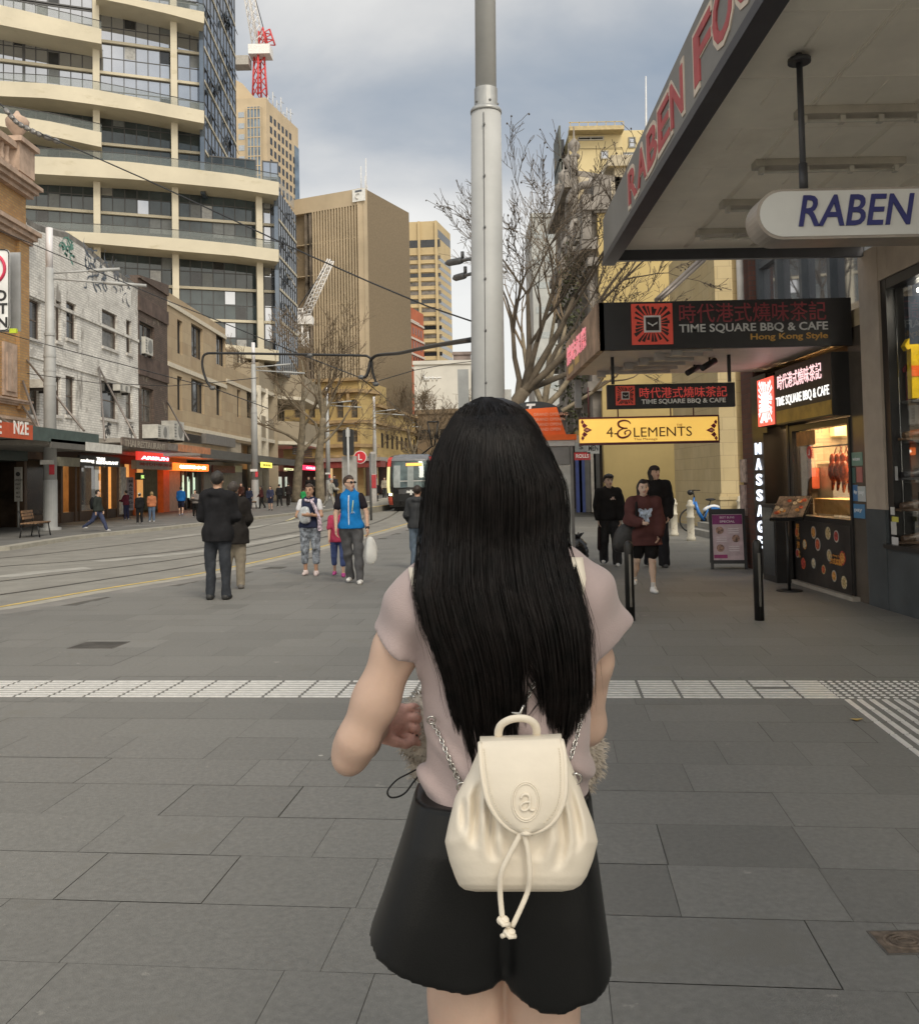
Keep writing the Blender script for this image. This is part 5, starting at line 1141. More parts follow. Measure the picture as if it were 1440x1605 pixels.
def trashbag():
 b=gnd(906,880); t=MB(); rg=random.Random(3); nb=[]
 n,m=18,12
 for i in range(m+1):
  th=math.pi*i/m
  for j in range(n):
   a=2*math.pi*j/n; k=1+.16*math.sin(5*a+i)+.12*math.sin(9*a-i*2); r=math.sin(th)**.8*k*.2*(1-.35*max(0,math.cos(th))); z=.22+.24*math.cos(th)
   nb.append((b.x+r*math.cos(a),b.y+r*math.sin(a),max(z,.006)))
 t.add(nb,[(i*n+j,(i+1)*n+j,(i+1)*n+(j+1)%n,i*n+(j+1)%n)for i in range(m)for j in range(n)],None,True)
 for k in range(5):a=k*1.3; t.tube([Vector((b.x,b.y,.42)),Vector((b.x+.05*math.cos(a),b.y+.05*math.sin(a),.5)),Vector((b.x+.12*math.cos(a),b.y+.12*math.sin(a),.55))],[.04,.03,.01],5)
 tag(t.build('rubbish_bag',M('black_plastic_bag',(.02,.02,.022),.22,var=.3,bump=.4,bscale=30),None,(b.x,b.y,0)),'crumpled black rubbish bag on the paving beside the phone booth','bag')
trashbag()
# bollards
def bollard():
 b=gnd(988,973); t=thing('bollard','black steel bollard standing in front of the girl in the maroon sweatshirt','bollard',(b.x,b.y,.004),0,'black bollards on the near pavement')
 mb=MB(); mb.lathe((b.x,b.y,.004),[(.052,0),(.052,.8),(.049,.84),(.038,.868),(.02,.882),(.004,.886)],20); mb.build('post',M('bollard_black',(.022,.021,.02),.35,.4,var=.25),t)
 mb=MB(); mb.box(b.x-.012,b.x+.012,b.y-.058,b.y-.049,.16,.74); mb.build('groove_strip',M('bollard_strip',(.16,.15,.135),.35,.6),t)
 return t
BO=bollard(); g=gnd(1190,973); dup(BO,(g.x,g.y,.004),0,'black steel bollard nearest the food shop window and its menu stand')
def wbollard():
 b=gnd(1083,848); t=thing('white_bollard','cream ringed bollard in front of the blue bicycle','bollard',(b.x,b.y,.004),0,'cream bollards at the lane entrance')
 mb=MB(); mb.lathe((b.x,b.y,.004),[(.11,0),(.11,.08),(.088,.1),(.085,.55),(.098,.56),(.098,.6),(.082,.61),(.08,.82),(.1,.84),(.1,.88),(.07,.9),(.07,.95),(.04,1.0),(.01,1.01)],18); mb.build('post',M('cream_worn_paint',(.56,.52,.42),.6,var=.1,scale=6,stain=(6,.6,.1,(.33,.27,.2))),t)
 return t
WB=wbollard(); g=gnd(1057,840.5); dup(WB,(g.x,g.y,.004),0,'cream ringed bollard to the right of the standing trio'); g=gnd(1161,834); dup(WB,(g.x,g.y,.004),0,'cream ringed bollard half hidden beside the brick pier')
# A-frame board
def aframe():
 b=gnd(1143,893); t=thing('sandwich_board','black framed sandwich board with purple and pink menu poster','sandwich board',(b.x,b.y,0)); f=Fr((b.x,b.y,0),(1,-.18,0),(-.18,-1,0)); h=1.02; w=.30
 lean=lambda u,z,n=0:f.p(u,z,n-.17*z/h)
 mb=MB()
 for a,b_,c,d in((-w,-w+.05,0,h),(w-.05,w,0,h),(-w+.05,w-.05,h-.09,h),(-w+.05,w-.05,.1,.16)):
  q=[lean(a,c),lean(b_,c),lean(b_,d),lean(a,d)]; mb.prism(q,f.n*-.03)
 mb.build('frame',m_blackm,t)
 mb=MB(); q=[lean(-w+.02,.08,-.4-.0),lean(w-.02,.08,-.4),lean(w-.02,h-.02,-.05),lean(-w+.02,h-.02,-.05)]; mb.prism(q,f.n*-.02); mb.build('rear_leaf',m_blackm,t)
 def pan(z0,z1,u0,u1,mat,nm,off=.004):
  q=MB(); q.prism([lean(u0,z0,off-.012),lean(u1,z0,off-.012),lean(u1,z1,off-.012),lean(u0,z1,off-.012)],f.n*-.008); return q.build(nm,mat,t)
 pan(.16,h-.09,-w+.05,w-.05,M('poster_pink',(.52,.40,.42),.45,var=.15,scale=6),'poster')
 pan(.76,h-.1,-w+.055,w-.055,M('poster_purple',(.20,.02,.13),.45),'poster_header',.008)
 pan(.19,.25,-w+.06,-.02,M('poster_maroon',(.30,.03,.14),.45),'poster_block',.008)
 mb=MB(); rg=random.Random(4)
 text_on(mb,'BEST BUNS',lean(0,.86,.006),f.u,(f.n*-.17+Vector((0,0,1))),f.n,.035,None,.002,'m'); text_on(mb,'SPECIAL',lean(0,.79,.006),f.u,(f.n*-.17+Vector((0,0,1))),f.n,.035,.25,.002,'m',bold=.02)
 mb.build('lettering',paint((.7,.6,.65),.5),t)
 mb=MB()
 for(u,z)in((-.13,.66),(.13,.52),(-.13,.36)):mb.disc(lean(u,z,.002),f.n,.065,.004,14,M('poster_dish',(.33,.2,.15),.5,var=.6,scale=25))
 for(u,z)in((.1,.66),(-.1,.52),(.1,.36)):
  for k in range(3):q=[lean(u-.09,z-.05+.035*k,.0),lean(u+.08,z-.05+.035*k,.0),lean(u+.08,z-.04+.035*k,.0),lean(u-.09,z-.04+.035*k,.0)]; mb.prism(q,f.n*.002,paint((.75,.7,.7),.5))
 mb.build('poster_print',None,t)
aframe()
# blue bicycle on its stand behind the bollard
def bicycle():
 c=gnd(1100,822); c.y=27; f=Fr((0,26,0),(1,0,0),(0,-1,0)); c=f.p(f.hit(1100,800)[0],0); t=thing('share_bicycle','blue share bicycle with white rear guard parked by the steps','bicycle',c)
 P=lambda px,py,n=0:f.p(*f.hit(px,py),n)
 mw=M('tyre',(.02,.02,.02),.8)
 r=.33
 zc=r+.02
 wf,wr=f.p(f.hit(1083,800)[0],zc),f.p(f.hit(1118,800)[0],zc)
 for nm,w_ in(('wheel',wf),('wheel',wr)):
  mb=MB(); mb.tube([w_+f.u*r*math.cos(a)+Vector((0,0,r*math.sin(a)))for a in np.linspace(0,6.283,33)[:-1]],.022,8,None,True,False,True); o=mb.build(nm,mw,t)
  mb=MB()
  for k in range(12):a=k*math.pi/6; mb.tube([w_,w_+f.u*(r-.01)*math.cos(a)+Vector((0,0,(r-.01)*math.sin(a)))],.003,4)
  mb.tube([w_-f.n*.05,w_+f.n*.05],.03,8); mb.build('spokes',m_pole,o)
 blue=M('bicycle_blue',(.03,.17,.50),.35,.1)
 hd=wf+Vector((.12,0,.52)); bb=wf.lerp(wr,.55)+Vector((0,0,-.02)); st=bb+Vector((.16,0,.42))
 mb=MB(); mb.tube([hd,hd.lerp(bb,.5)+Vector((-.03,0,-.03)),bb],[.04,.05,.055],10); mb.tube([bb,st],.03,8); mb.tube([bb,wr],.025,8); mb.tube([st.lerp(bb,.3),wr],.018,8); mb.tube([hd+Vector((-.03,0,.12)),wf],.025,8); mb.build('frame',blue,t)
 mb=MB(); mb.tube([hd+Vector((-.02,0,.1)),hd+Vector((-.05,0,.3))],.018,8); h0=hd+Vector((-.05,0,.32)); mb.tube([h0-f.n*.28+f.u*.12,h0-f.n*.12,h0+f.n*.12,h0+f.n*.28+f.u*.12],.014,8); mb.ell(h0+Vector((-.08,0,-.06)),.09,.08,.08); mb.build('handlebar',m_blackm,t)
 mb=MB(); mb.tube([st,st+Vector((.05,0,.14))],.015,8); mb.ell(st+Vector((.05,0,.17)),.15,.07,.04); mb.build('saddle',m_blackm,t)
 mb=MB(); mb.tube([wr+f.u*(r+.05)*math.cos(a)+Vector((0,0,(r+.05)*math.sin(a)))for a in np.linspace(-.1,2.4,12)],.05,6); mb.prism([wr+f.u*(r+.03)*math.cos(a)+Vector((0,0,(r+.03)*math.sin(a)))+f.n*.05 for a in np.linspace(0.1,1.8,9)]+[wr+f.n*.05+Vector((-.05,0,.05))],f.n*.01,blue); mb.build('mudguard',paint((.7,.72,.74),.4),t)
 mb=MB(); mb.tube([bb,bb+Vector((.03,0,-.16))],.012,6); mb.box(bb.x-.02,bb.x+.09,bb.y-.16,bb.y-.07,bb.z-.18,bb.z-.16); mb.tube([bb-f.n*.04,bb+f.n*.04],.09,16); mb.build('crank',m_blackm,t)
bicycle()
# ---------------------------------------------------------------- right side: shops, awnings, signs
XR=4.9
RF=Fr((XR,0,0),(0,1,0),(-1,0,0))
m_beige=M('beige_render_pillar',(.40,.34,.28),.75,var=.1,scale=2,stain=(1.6,.6,.15,(.30,.255,.21)),sstretch=(1,1,.4))
m_bgrey=M('blue_grey_paint',(.055,.065,.072),.6,var=.2,scale=2,stain=(3,.66,.05,(.12,.125,.12)),spots=(3.0,.03,(.4,.4,.4)),spotp=.1)
m_black=M('shop_black',(.014,.013,.013),.35,var=.2)
m_soff=M('cream_soffit_panel',(.85,.79,.68),.75,var=.07,scale=1.2,bump=.12,bscale=30,stain=(.7,.6,.15,(.76,.69,.58)))
m_fasc=M('grey_awning_fascia',(.20,.195,.185),.6,var=.1,scale=1.5,stain=(1.2,.6,.2,(.16,.155,.15)),sstretch=(1,.4,3))
m_tube_off=M('unlit_tube_fitting',(.46,.42,.35),.5,var=.1)
m_sglass=M('shop_window_glass',(.92,.95,.94),.0,0,var=0,trans=1)
def SY(D):return Fr((0,D,0),(1,0,0),(0,-1,0))
LOGO_R=M('logo_red',(.50,.045,.03),.45)
def logo(mb_parent,o,u,up,n,s,red,black,white):
 """square clock badge with dark streaks radiating from a white ringed clock face; o = centre"""
 o,u,up,n=Vector(o),Vector(u).normalized(),Vector(up).normalized(),Vector(n).normalized()
 q=lambda a,b,c=0:o+u*a*s/2+up*b*s/2+n*c
 mb=MB(); mb.prism([q(-1,-1),q(1,-1),q(1,1),q(-1,1)],n*.012); b=mb.build('logo_badge',red,mb_parent)
 mb=MB(); rg=random.Random(12); N=26
 for k in range(N):
  a=2*math.pi*(k+.5)/N+rg.uniform(-.05,.05); dx,dy=math.cos(a),math.sin(a); e=.9/max(abs(dx),abs(dy)); i=.44/max(abs(dx),abs(dy)); e*=rg.uniform(.82,1); w0,w1=.02,rg.uniform(.05,.1)
  tx,ty=-dy,dx; mb.prism([q(dx*i-tx*w0,dy*i-ty*w0,.0125),q(dx*i+tx*w0,dy*i+ty*w0,.0125),q(dx*e+tx*w1,dy*e+ty*w1,.0125),q(dx*e-tx*w1,dy*e-ty*w1,.0125)],n*.003)
 mb.build('badge_streaks',black,b)
 mb=MB(); mb.prism([q(-.41,-.41,.013),q(.41,-.41,.013),q(.41,.41,.013),q(-.41,.41,.013)],n*.012); mb.build('badge_ring',white,b)
 mb=MB(); mb.prism([q(-.32,-.32,.026),q(.32,-.32,.026),q(.32,.32,.026),q(-.32,.32,.026)],n*.004); mb.build('badge_centre',black,b)
 mb=MB();
 for x in(-1,1):mb.prism([q(0,-.09,.031),q(.05*x,-.02,.031),q(.24*x,.1,.031),q(.22*x,-.0,.031)][::x],n*.004)
 mb.ell(q(0,-.08,.033),.05*s/2,.02*s/2,.05*s/2); mb.build('badge_hands',white,b)
# --- outdoor shop on the right edge
def outdoorshop():
 uP0,uP1=10.62,11.12; zt=4.25; z0=.72; z1=RF.hit(1400,418)[1]
 t=thing('corner_shop','shop with beige pillar, blue grey plinth and dark display window at the right edge','building',(XR,8,0))
 mb=MB(); RF.box(mb,uP0,uP1,1.16,zt,-.5,0); RF.box(mb,1,uP0-.001,3.82,zt,-.5,-.01); mb.build('pillar',m_beige,t)
 mb=MB(); RF.box(mb,uP0-.002,uP1+.002,0,1.159,-.5,.012); RF.box(mb,1,uP0-.003,0,z0,-.5,.006); mb.build('plinth',m_bgrey,t)
 mb=MB(); RF.box(mb,1,uP0-.002,z0+.001,z0+.05,-.3,.05); RF.box(mb,uP0-.14,uP0-.003,z0+.05,3.819,-.25,-.03); RF.box(mb,1,uP0-.15,3.7,3.819,-.25,-.03); w_=mb.build('window',m_black,t)
 mb=MB(); RF.box(mb,1,uP0-.15,z0+.05,3.7,-.14,-.13); mb.build('pane',m_sglass,w_)
 mb=MB(); RF.box(mb,1,uP0,.0,zt,-2.2,-2.1); RF.box(mb,uP0+.0,uP0+.1,0,zt,-2.1,-.5); RF.box(mb,1,uP0,z0-.1,z0,-2.1,-.5); mb.build('display_back',M('display_slatwall',(.10,.098,.09),.6,var=.15,kind='block',bw=9,bh=.16,mort=.012,mcol=(.02,.02,.02)),t)
 mb=MB(); RF.box(mb,6,uP0-.2,3.62,3.66,-.9,-.3); mb.build('lit_panel',glow((1,.9,.75),6),t)  # glowing strip added to brighten the display
# boots on shelves, garments above
 mb=MB()
 for z in(1.15,1.5,1.95,2.4):RF.box(mb,uP0-.4,uP0-.005,z-.03,z,-1.6,-.16)
 mb.build('shelf',M('shelf_grey',(.09,.09,.085),.4),t)
 rg=random.Random(6)
 for k in range(14):
  z=(1.15,1.5,1.95,.78)[k%4]; u=uP0-.22-.05*(k//4); mb=MB(); c=RF.p(u,z,-.2-.3*(k//4)-.03*(k%3))
  mb.tube([c+Vector((-.13,0,.05)),c+Vector((0,0,.06)),c+Vector((.12,0,.09)),c+Vector((.14,0,.2))],[.045,.055,.06,.065],10); mb.box(c.x-.17,c.x+.19,c.y-.055,c.y+.055,c.z+.002,c.z+.03)
  o=mb.build('hiking_boot',M('boot_leather_%d'%(k%3),((.06,.035,.02),(.025,.025,.028),(.10,.06,.03))[k%3],.5,var=.3,scale=20),None,(c.x,c.y,z)); tag(o,'dark hiking boot on the slatted shelf inside the right edge shop window','boot','boots on the display shelves')
 for k,(px,py,col,lab)in enumerate(((1440,575,(.75,.5,.02),'yellow and orange safety vest hanging at the right edge of the shop window'),(1434,470,(.05,.06,.08),'dark blue grey jacket hanging high in the right edge shop window'),(1429,600,(.13,.015,.02),'dark red bag hanging behind the safety vest in the shop window'))):
  c=atY(px,py,(10.3,10.3,10.45)[k]); mb=MB(); w_=(.15,.14,.10)[k]; h=(.35,.5,.22)[k]
  prof=[(-.5,1),(-.2,1.02),(.2,1.02),(.5,1),(.95,.7),(.75,.55),(.5,.62),(.55,-1),(-.55,-1),(-.5,.62),(-.75,.55),(-.95,.7)]
  mb.prism([c+Vector((w_*a,0,h*b))for a,b in prof],(0,.1,0)); o=mb.build('hanging_garment',cloth(col),None,tuple(c)); tag(o,lab,'clothing')
  if k==0:q=MB(); q.prism([c+Vector((w_*a,-.004,h*b))for a,b in((-.55,-.3),(.55,-.3),(.55,.05),(-.55,.05))],(0,-.006,0)); q.build('orange_band',cloth((.8,.13,.02)),o)
# little stickers by the window foot
 for(x0,y0,x1,y1,col)in((1392,795,1398,807,(.6,.6,.58)),(1394,810,1404,818,(.55,.52,.1)),(1393,818,1401,838,(.5,.5,.48)),(1394,842,1404,855,(.55,.55,.55)),(1399,731,1403,753,(.35,.36,.36))):
  a=RF.rect(x0,y0,x1,y1); mb=MB(); RF.box(mb,a[0],a[1],a[2],a[3],-.028,-.024); mb.build('sticker',paint(col,.5),t)
 return uP1
UP1=outdoorshop()
# --- its awning with big painted letters
def bigawning():
 D1,D0=11.0,-3.0
 bo=lambda px,py,X:atX(px,py,X)
 Xo=atY(954,406,D1).x
 def zb(y):a,b=atY(954,406,D1),bo(1204,0,Xo); return a.z+(b.z-a.z)*(y-a.y)/(b.y-a.y)
 def zt(y):a,b=atY(950.6,344,D1),bo(1115.8,0,Xo); return a.z+(b.z-a.z)*(y-a.y)/(b.y-a.y)
 zi1=atY(1342,399,D1).z; zi=lambda y:zi1+(zb(y)-zb(D1))
 t=thing('shop_awning','large grey street awning with cream soffit and red outlined RABEN FOO lettering','awning',(Xo,6,4))
 def sec(y,k):return Vector((Xo,y,zb(y)))if k==0 else Vector((Xo,y,zt(y)))
 mb=MB(); mb.add([Vector((Xo,D0,zb(D0)+.1)),Vector((Xo,D1,zb(D1)+.1)),Vector((XR-.01,D1,zi(D1)+.1)),Vector((XR-.01,D0,zi(D0)+.1)),*[Vector((x,y,z))for x,y,z in((Xo,D0,zt(D0)-.08),(Xo,D1,zt(D1)-.08),(XR,D1,zt(D1)-.08),(XR,D0,zt(D0)-.08))]],[(0,1,2,3),(4,7,6,5),(1,5,6,2),(0,3,7,4)]); mb.build('soffit',m_soff,t)
 mb=MB(); mb.add([Vector((Xo-.06,y,z))for y,z in((D0,zb(D0)),(D1,zb(D1)),(D1,zt(D1)),(D0,zt(D0)))]+[Vector((Xo,y,z))for y,z in((D0,zb(D0)),(D1,zb(D1)),(D1,zt(D1)),(D0,zt(D0)))],[(0,3,2,1),(4,5,6,7),(0,1,5,4),(3,7,6,2),(1,2,6,5)]); mb.build('fascia',m_fasc,t)
 md=M('awning_edge_dark',(.045,.045,.052),.5)
 mb=MB(); p=[Vector((Xo-.03,y,zb(y)-.03))for y in(D0,D1)]; mb.add([q+Vector(d)for q in p for d in((-.05,0,-.05),(.10,0,-.05),(.10,0,.06),(-.05,0,.029))],[(0,4,5,1),(1,5,6,2),(2,6,7,3),(3,7,4,0),(4,7,6,5)]); mb.box(Xo+.03,XR-.02,D1-.04,D1+.03,zb(D1)-.07,zb(D1)+.16)if False else None
 a,b=Vector((Xo,D1,zb(D1))),Vector((XR,D1,zi(D1))); mb.add([a+Vector(d)for d in((0,.02,-.03),(0,.02,.25),(0,-.05,-.03),(0,-.05,.25))]+[b+Vector(d)for d in((0,.02,-.03),(0,.02,.25),(0,-.05,-.03),(0,-.05,.25))],[(0,4,5,1),(2,3,7,6),(0,2,6,4),(1,5,7,3)]); mb.build('edge_trim',md,t)
# cover battens on the soffit, running both ways
 sz=lambda x,y:(zb(y)+.1)+((zi(y)-zb(y))*(x-Xo)/(XR-Xo))
 mb=MB()
 for k in range(9):
  x=Xo+.1+k*.42*.95
  if x>XR:break
  for off in((-.02,0,.02)if k%2==0 else(0,)):
   if k%2==0:
    mb.tube([Vector((x+off,D0,sz(x,D0))),Vector((x+off,D1-.1,sz(x,D1-.1)))],.007,4)
   else:
    for j in range(14):
     y=D1-.5-j*.9; mb.tube([Vector((x,y,sz(x,y))),Vector((x,y-.45,sz(x,y-.45)))],.008,4)
 for j in range(16):
  y=D1-.05-j*.9; mb.tube([Vector((Xo+.05,y,sz(Xo,y))),Vector((XR,y,sz(XR,y)))],.005,4)
 mb.build('soffit_batten',m_soff,t)
 for(x0,y0,x1,y1,D)in((1250,222,1450,214,7.0),(1182,289,1415,279,8.1),(1130,343,1340,336,9.2),(1092,383,1265,379,10.2)):
  a,b=atY(x0,y0-6,D),atY(x1,y1-6,D); a.z=sz(a.x,D)-.03; b.z=sz(b.x,D)-.03; mb=MB(); mb.obox((a+b)/2,(b-a)/2,(0,.07,0),(0,0,.03)); o=mb.build('tube_light',m_tube_off,t)
  mb=MB(); d=b-a; mb.tube([a+d*.06+Vector((0,0,-.065)),a+d*.94+Vector((0,0,-.065))],.015,8)
  for f in(.05,.35,.65,.95):mb.box((a+d*f).x-.02,(a+d*f).x+.02,D-.03,D+.03,(a+d*f).z-.085,(a+d*f).z-.03)
  mb.build('unlit_tube',M('tube_glass',(.55,.52,.45),.3),o)
# lettering on the street face: measured from the far end
 n=Vector((-1,0,0)); yy=lambda px,py:atX(px,py,Xo-.065).y
 def letters(txt,ya,yb,f0,f1,gap=.0):
  N=len(txt); W_=(ya-yb)/N
  for i,ch in enumerate(txt):
   y=ya-W_*i; h=zt(y)-zb(y); base=Vector((Xo-.062,y,zb(y)+h*f0)); u=Vector((0,-1,(zb(y-1)-zb(y)))).normalized()
   for(bo_,nn,mt,nm)in((.045,.006,M('letter_outline',(.62,.53,.44),.6),'letter_outline'),(.0,.010,M('letter_red',(.42,.075,.08),.6,var=.12,scale=6),'letter')):
    mb=MB(); k=bo_; text_on(mb,ch,base-u*0,u,(0,0,1),n,h*(f1-f0),W_*.9,nn*2,bold=.018)
    if bo_:
     v=np.array(mb.v); c=v.mean(0); s_=np.array([1,1+.09/W_*.9*.9,1+.09/(h*(f1-f0))*.9]); mb.v=[tuple(c+(q-c)*s_)for q in v]
    mb.build(nm,mt,t)
 letters('RABEN',yy(985,300),yy(1073,130),.18,.8)
 letters('FOOTWEAR',yy(1088,100),yy(1088,100)-(yy(1088,100)-yy(1150,30))*4.2,.18,.8)
bigawning()
def ovalsign():
 D=6.1; f=SY(D); u0,u1,z0,z1=f.rect(1178,301,1470,379); u1=XR-.02; r=(z1-z0)/2; zc=(z0+z1)/2
 t=thing('hanging_sign','white rounded light box hanging from a rod with dark blue RABEN lettering','sign',f.p((u0+u1)/2,z0))
 cap=[f.p(u0+r-r*math.sin(a)*1.0,zc+r*math.cos(a),.1)for a in np.linspace(0,math.pi,17)]
 out=cap+[f.p(u1,z0,.1),f.p(u1,z1,.1)]
 mb=MB(); mb.prism(out,f.n*-.24); mb.build('case',M('oval_sign_case',(.34,.30,.26),.4,.2),t)
 c=sum(out,Vector((0,0,0)))/len(out); mb=MB(); mb.prism([p+(Vector((u0+r,p.y,zc))-p).normalized()*.02 if p.x<u0+r else p+Vector((0,0,.018 if p.z<zc else-.018))for p in out],f.n*.006); mb.build('face',M('opal_sign_face',(.70,.70,.67),.25,var=.06,scale=1.5),t)
 a=f.rect(1241,312,1421,360); mb=MB(); text_on(mb,'RABEN',f.p(a[0],a[2],.112),f.u,(0,0,1),f.n,a[3]-a[2],a[1]-a[0],.008,bold=.012,shear=.22); mb.build('lettering',M('sign_navy',(.02,.025,.16),.4),t)
 mb=MB(); x=f.hit(1256,200)[0]; zt=4.45; mb.tube([f.p(x,z1-.01),f.p(x,zt)],.021,10); mb.tube([f.p(x,z1-.01),f.p(x,z1+.2)],.029,10); mb.tube([f.p(x,zt-.08),f.p(x,zt-.05)],.075,14); mb.build('hanger_rod',M('dark_rod',(.06,.06,.065),.5,.3),t)
ovalsign()
# --- food shop next door
def foodshop():
 u0,u1=UP1+.003,15.9; zs=3.1
 t=thing('food_shop','dark framed roast meat food shop with glowing logo and food poster','building',(XR,13.5,0))
 uw0,uw1=RF.hit(1337,800)[0],RF.hit(1247,800)[0]
 mb=MB(); RF.box(mb,u0,u1,0,3.6,-4.1,-4.0); RF.box(mb,u0,u1,3.0,3.6,-4,-.3); mb.build('back_wall',M('food_shop_interior',(.20,.13,.07),.6,var=.3,scale=1.5),t)
# strip between pillar and window: glossy brown panel with stickers
 mb=MB(); RF.box(mb,u0,uw0-.002,0,3.4,-.3,-.005); mb.build('brown_panel',M('glossy_brown_panel',(.075,.062,.05),.2,var=.2,scale=1.5),t)
 mb=MB(); RF.box(mb,uw0,uw0+.05,0,2.3,-.2,.02); RF.box(mb,uw1,uw1+.12,0,2.3,-.2,.02); RF.box(mb,uw0+.05,uw1,2.22,2.3,-.2,.021); RF.box(mb,uw0+.05,uw1,.93,1.0,-.2,.02); w_=mb.build('window',m_black,t)
 mb=MB(); RF.box(mb,uw0+.05,uw1,1.0,2.22,-.05,-.035); mb.build('pane',M('food_window_glass',(.95,.95,.95),.0,0,var=0,trans=1),w_)
 mb=MB(); RF.box(mb,uw0+.05,uw1,.06,.929,-.1,.03); p_=mb.build('food_poster',M('poster_dark',(.028,.024,.022),.35,var=.4,scale=3),t)
 mb=MB(); RF.box(mb,uw0-.1,uw1+.1,0,.055,-.1,.09); mb.build('sill',M('pale_step',(.32,.29,.25),.6),t)
# dishes on the poster
 mb=MB(); rg=random.Random(21); food=[M('dish_%d'%i,c,.5,var=.5,scale=30)for i,c in enumerate(((.50,.10,.04),(.55,.25,.06),(.45,.33,.16),(.35,.05,.04),(.5,.42,.28)))]
 plate=paint((.42,.40,.36),.4)
 for i,(fu,fz)in enumerate(((.95,.80),(.62,.84),(.36,.86),(.22,.83),(.80,.62),(.55,.66),(.13,.52),(.35,.52),(.84,.30),(.64,.34),(.46,.28),(.28,.22),(.12,.16),(.95,.45))):
  c=RF.p(uw0+.05+(uw1-uw0-.05)*fu,.06+.86*fz,.032); r=rg.uniform(.055,.085)
  mb.disc(c,RF.n,r*1.15,.003,18,plate if i%2 else food[(i+2)%5]); mb.disc(c+RF.n*.002,RF.n,r*.9,.004,14,food[i%5])
 mb.build('poster_dishes',None,p_)
 mb=MB(); text_on(mb,'Hong Kong Cafe',RF.p(uw0+.75,.50,.034),-RF.u,(0,0,1),RF.n,.035,.42,.003); text_on(mb,'港式燒臘',RF.p(uw0+.72,.40,.034),-RF.u,(0,0,1),RF.n,.085,.40,.003,bold=.02)
 for i,ch in enumerate('時代港式'):text_on(mb,ch,RF.p(uw1-.08,.78-.13*i,.034),-RF.u,(0,0,1),RF.n,.1,.12,.003,bold=.01)
 mb.build('poster_lettering',M('poster_orange',(.6,.26,.05),.5),p_)
# inside: hanging roast, counter, glowing strip added to light them
 mb=MB(); RF.box(mb,uw0+.3,14.8,2.45,2.5,-1.4,-.5); mb.build('lit_panel',glow((1,.66,.33),14),t)
 mb=MB(); RF.box(mb,uw0+.5,uw0+2.4,1.0,1.22,-.9,-.45); mb.build('wooden_counter',M('counter_wood',(.52,.34,.13),.5,var=.15,scale=6),t)
 mb=MB(); RF.box(mb,14.3,14.9,0.2,1.75,-1.6,-.9); mb.build('steel_cabinet',M('kitchen_steel',(.4,.38,.34),.3,.5),t)
 mb=MB(); RF.box(mb,uw0+.1,uw1+.6,1.98,2.0,-.5,-.48); mb.build('hanging_rail',m_pole,t)
 for k in range(5):
  mb=MB(); u=uw0+.22+.09*k; u+=1.0; c=RF.p(u,1.62-.03*(k%2),-.42-.12*(k%2)); mb.ell(c,.075,.075,.16); mb.ell(c+Vector((0,.01,.17)),.045,.045,.09); mb.tube([c+Vector((0,.0,-.1)),c+Vector((0,.05,-.27))],[.04,.015],8); mb.tube([c+Vector((0,0,.2)),RF.p(u,1.99,-.49)],.008,5)
  o=mb.build('roast_duck',M('roast_skin',(.30,.05,.015),.3,var=.6,scale=14,bump=.3,bscale=30),None,tuple(c)); tag(o,'glossy brown red roast duck hanging in the food shop window','roast duck','roast ducks in the food shop window')
 mb=MB(); RF.box(mb,uw1-.75,uw1-.05,2.0,2.2,-.03,-.025); mb.build('window_banner',M('banner_orange',(.42,.19,.06),.5,var=.3,scale=8),w_)
 a=RF.rect(1258,700,1274,718); mb=MB(); mb.disc(RF.p((a[0]+a[1])/2,(a[2]+a[3])/2,-.02),RF.n,.09,.006,20,paint((.55,.05,.05),.5)); text_on(mb,'L',RF.p((a[0]+a[1])/2,(a[2]+a[3])/2-.04,-.012),RF.u,(0,0,1),RF.n,.08,None,.004,'m',mat=paint((.75,.7,.7),.5),bold=.02); mb.build('window_sticker',None,w_)
 for(x0,y0,x1,y1,col,s)in((1330,709,1351,730,(.17,.30,.25),'welcome'),(1331,733,1340,757,(.06,.13,.12),''),(1342,732,1351,756,(.45,.16,.15),''),(1331,760,1344,785,(.05,.17,.38),'Alipay'),(1344,762,1356,786,(.45,.5,.52),'pay'),(1332,790,1355,812,(.07,.22,.42),'pay')):
  a=RF.rect(x0,y0,x1,y1); a=(max(a[0],u0+.01),min(a[1],uw0-.01),a[2],a[3]); mb=MB(); RF.box(mb,a[0],a[1],a[2],a[3],-.0045,.001); o=mb.build('sticker',paint(col,.4),t)
  if s:mb=MB(); text_on(mb,s,RF.p(a[1]-.03,(a[2]+a[3])/2-.02,.003),-RF.u,(0,0,1),RF.n,(a[3]-a[2])*.28,(a[1]-a[0])*.7,.002,bold=.02); mb.build('sticker_print',paint((.75,.78,.8),.5),o)
# doorway and black panels towards the far end
 mb=MB(); RF.box(mb,uw1+.125,uw1+.2,0,2.6,-.15,.03); RF.box(mb,RF.hit(1209,760)[0]-.02,RF.hit(1197,760)[0]+.35,0,3.2,-.3,.05); RF.box(mb,uw1+.2,14.3,2.3,3.2,-.3,-.1); mb.build('door_frame',m_black,t)
 mb=MB(); RF.box(mb,uw1+.2,14.3,0,2.3,-.34,-.29); mb.build('door',M('dark_doorway',(.02,.013,.010),.15,var=.4,scale=2),t); mb=MB(); RF.box(mb,15.0,15.1,0,3,-4,-.36); mb.build('end_wall',M('kitchen_tile',(.50,.42,.30),.4,var=.2,scale=2,kind='block',bw=.3,bh=.3,mort=.01,mcol=(.3,.25,.18)),t); rk=random.Random(3)
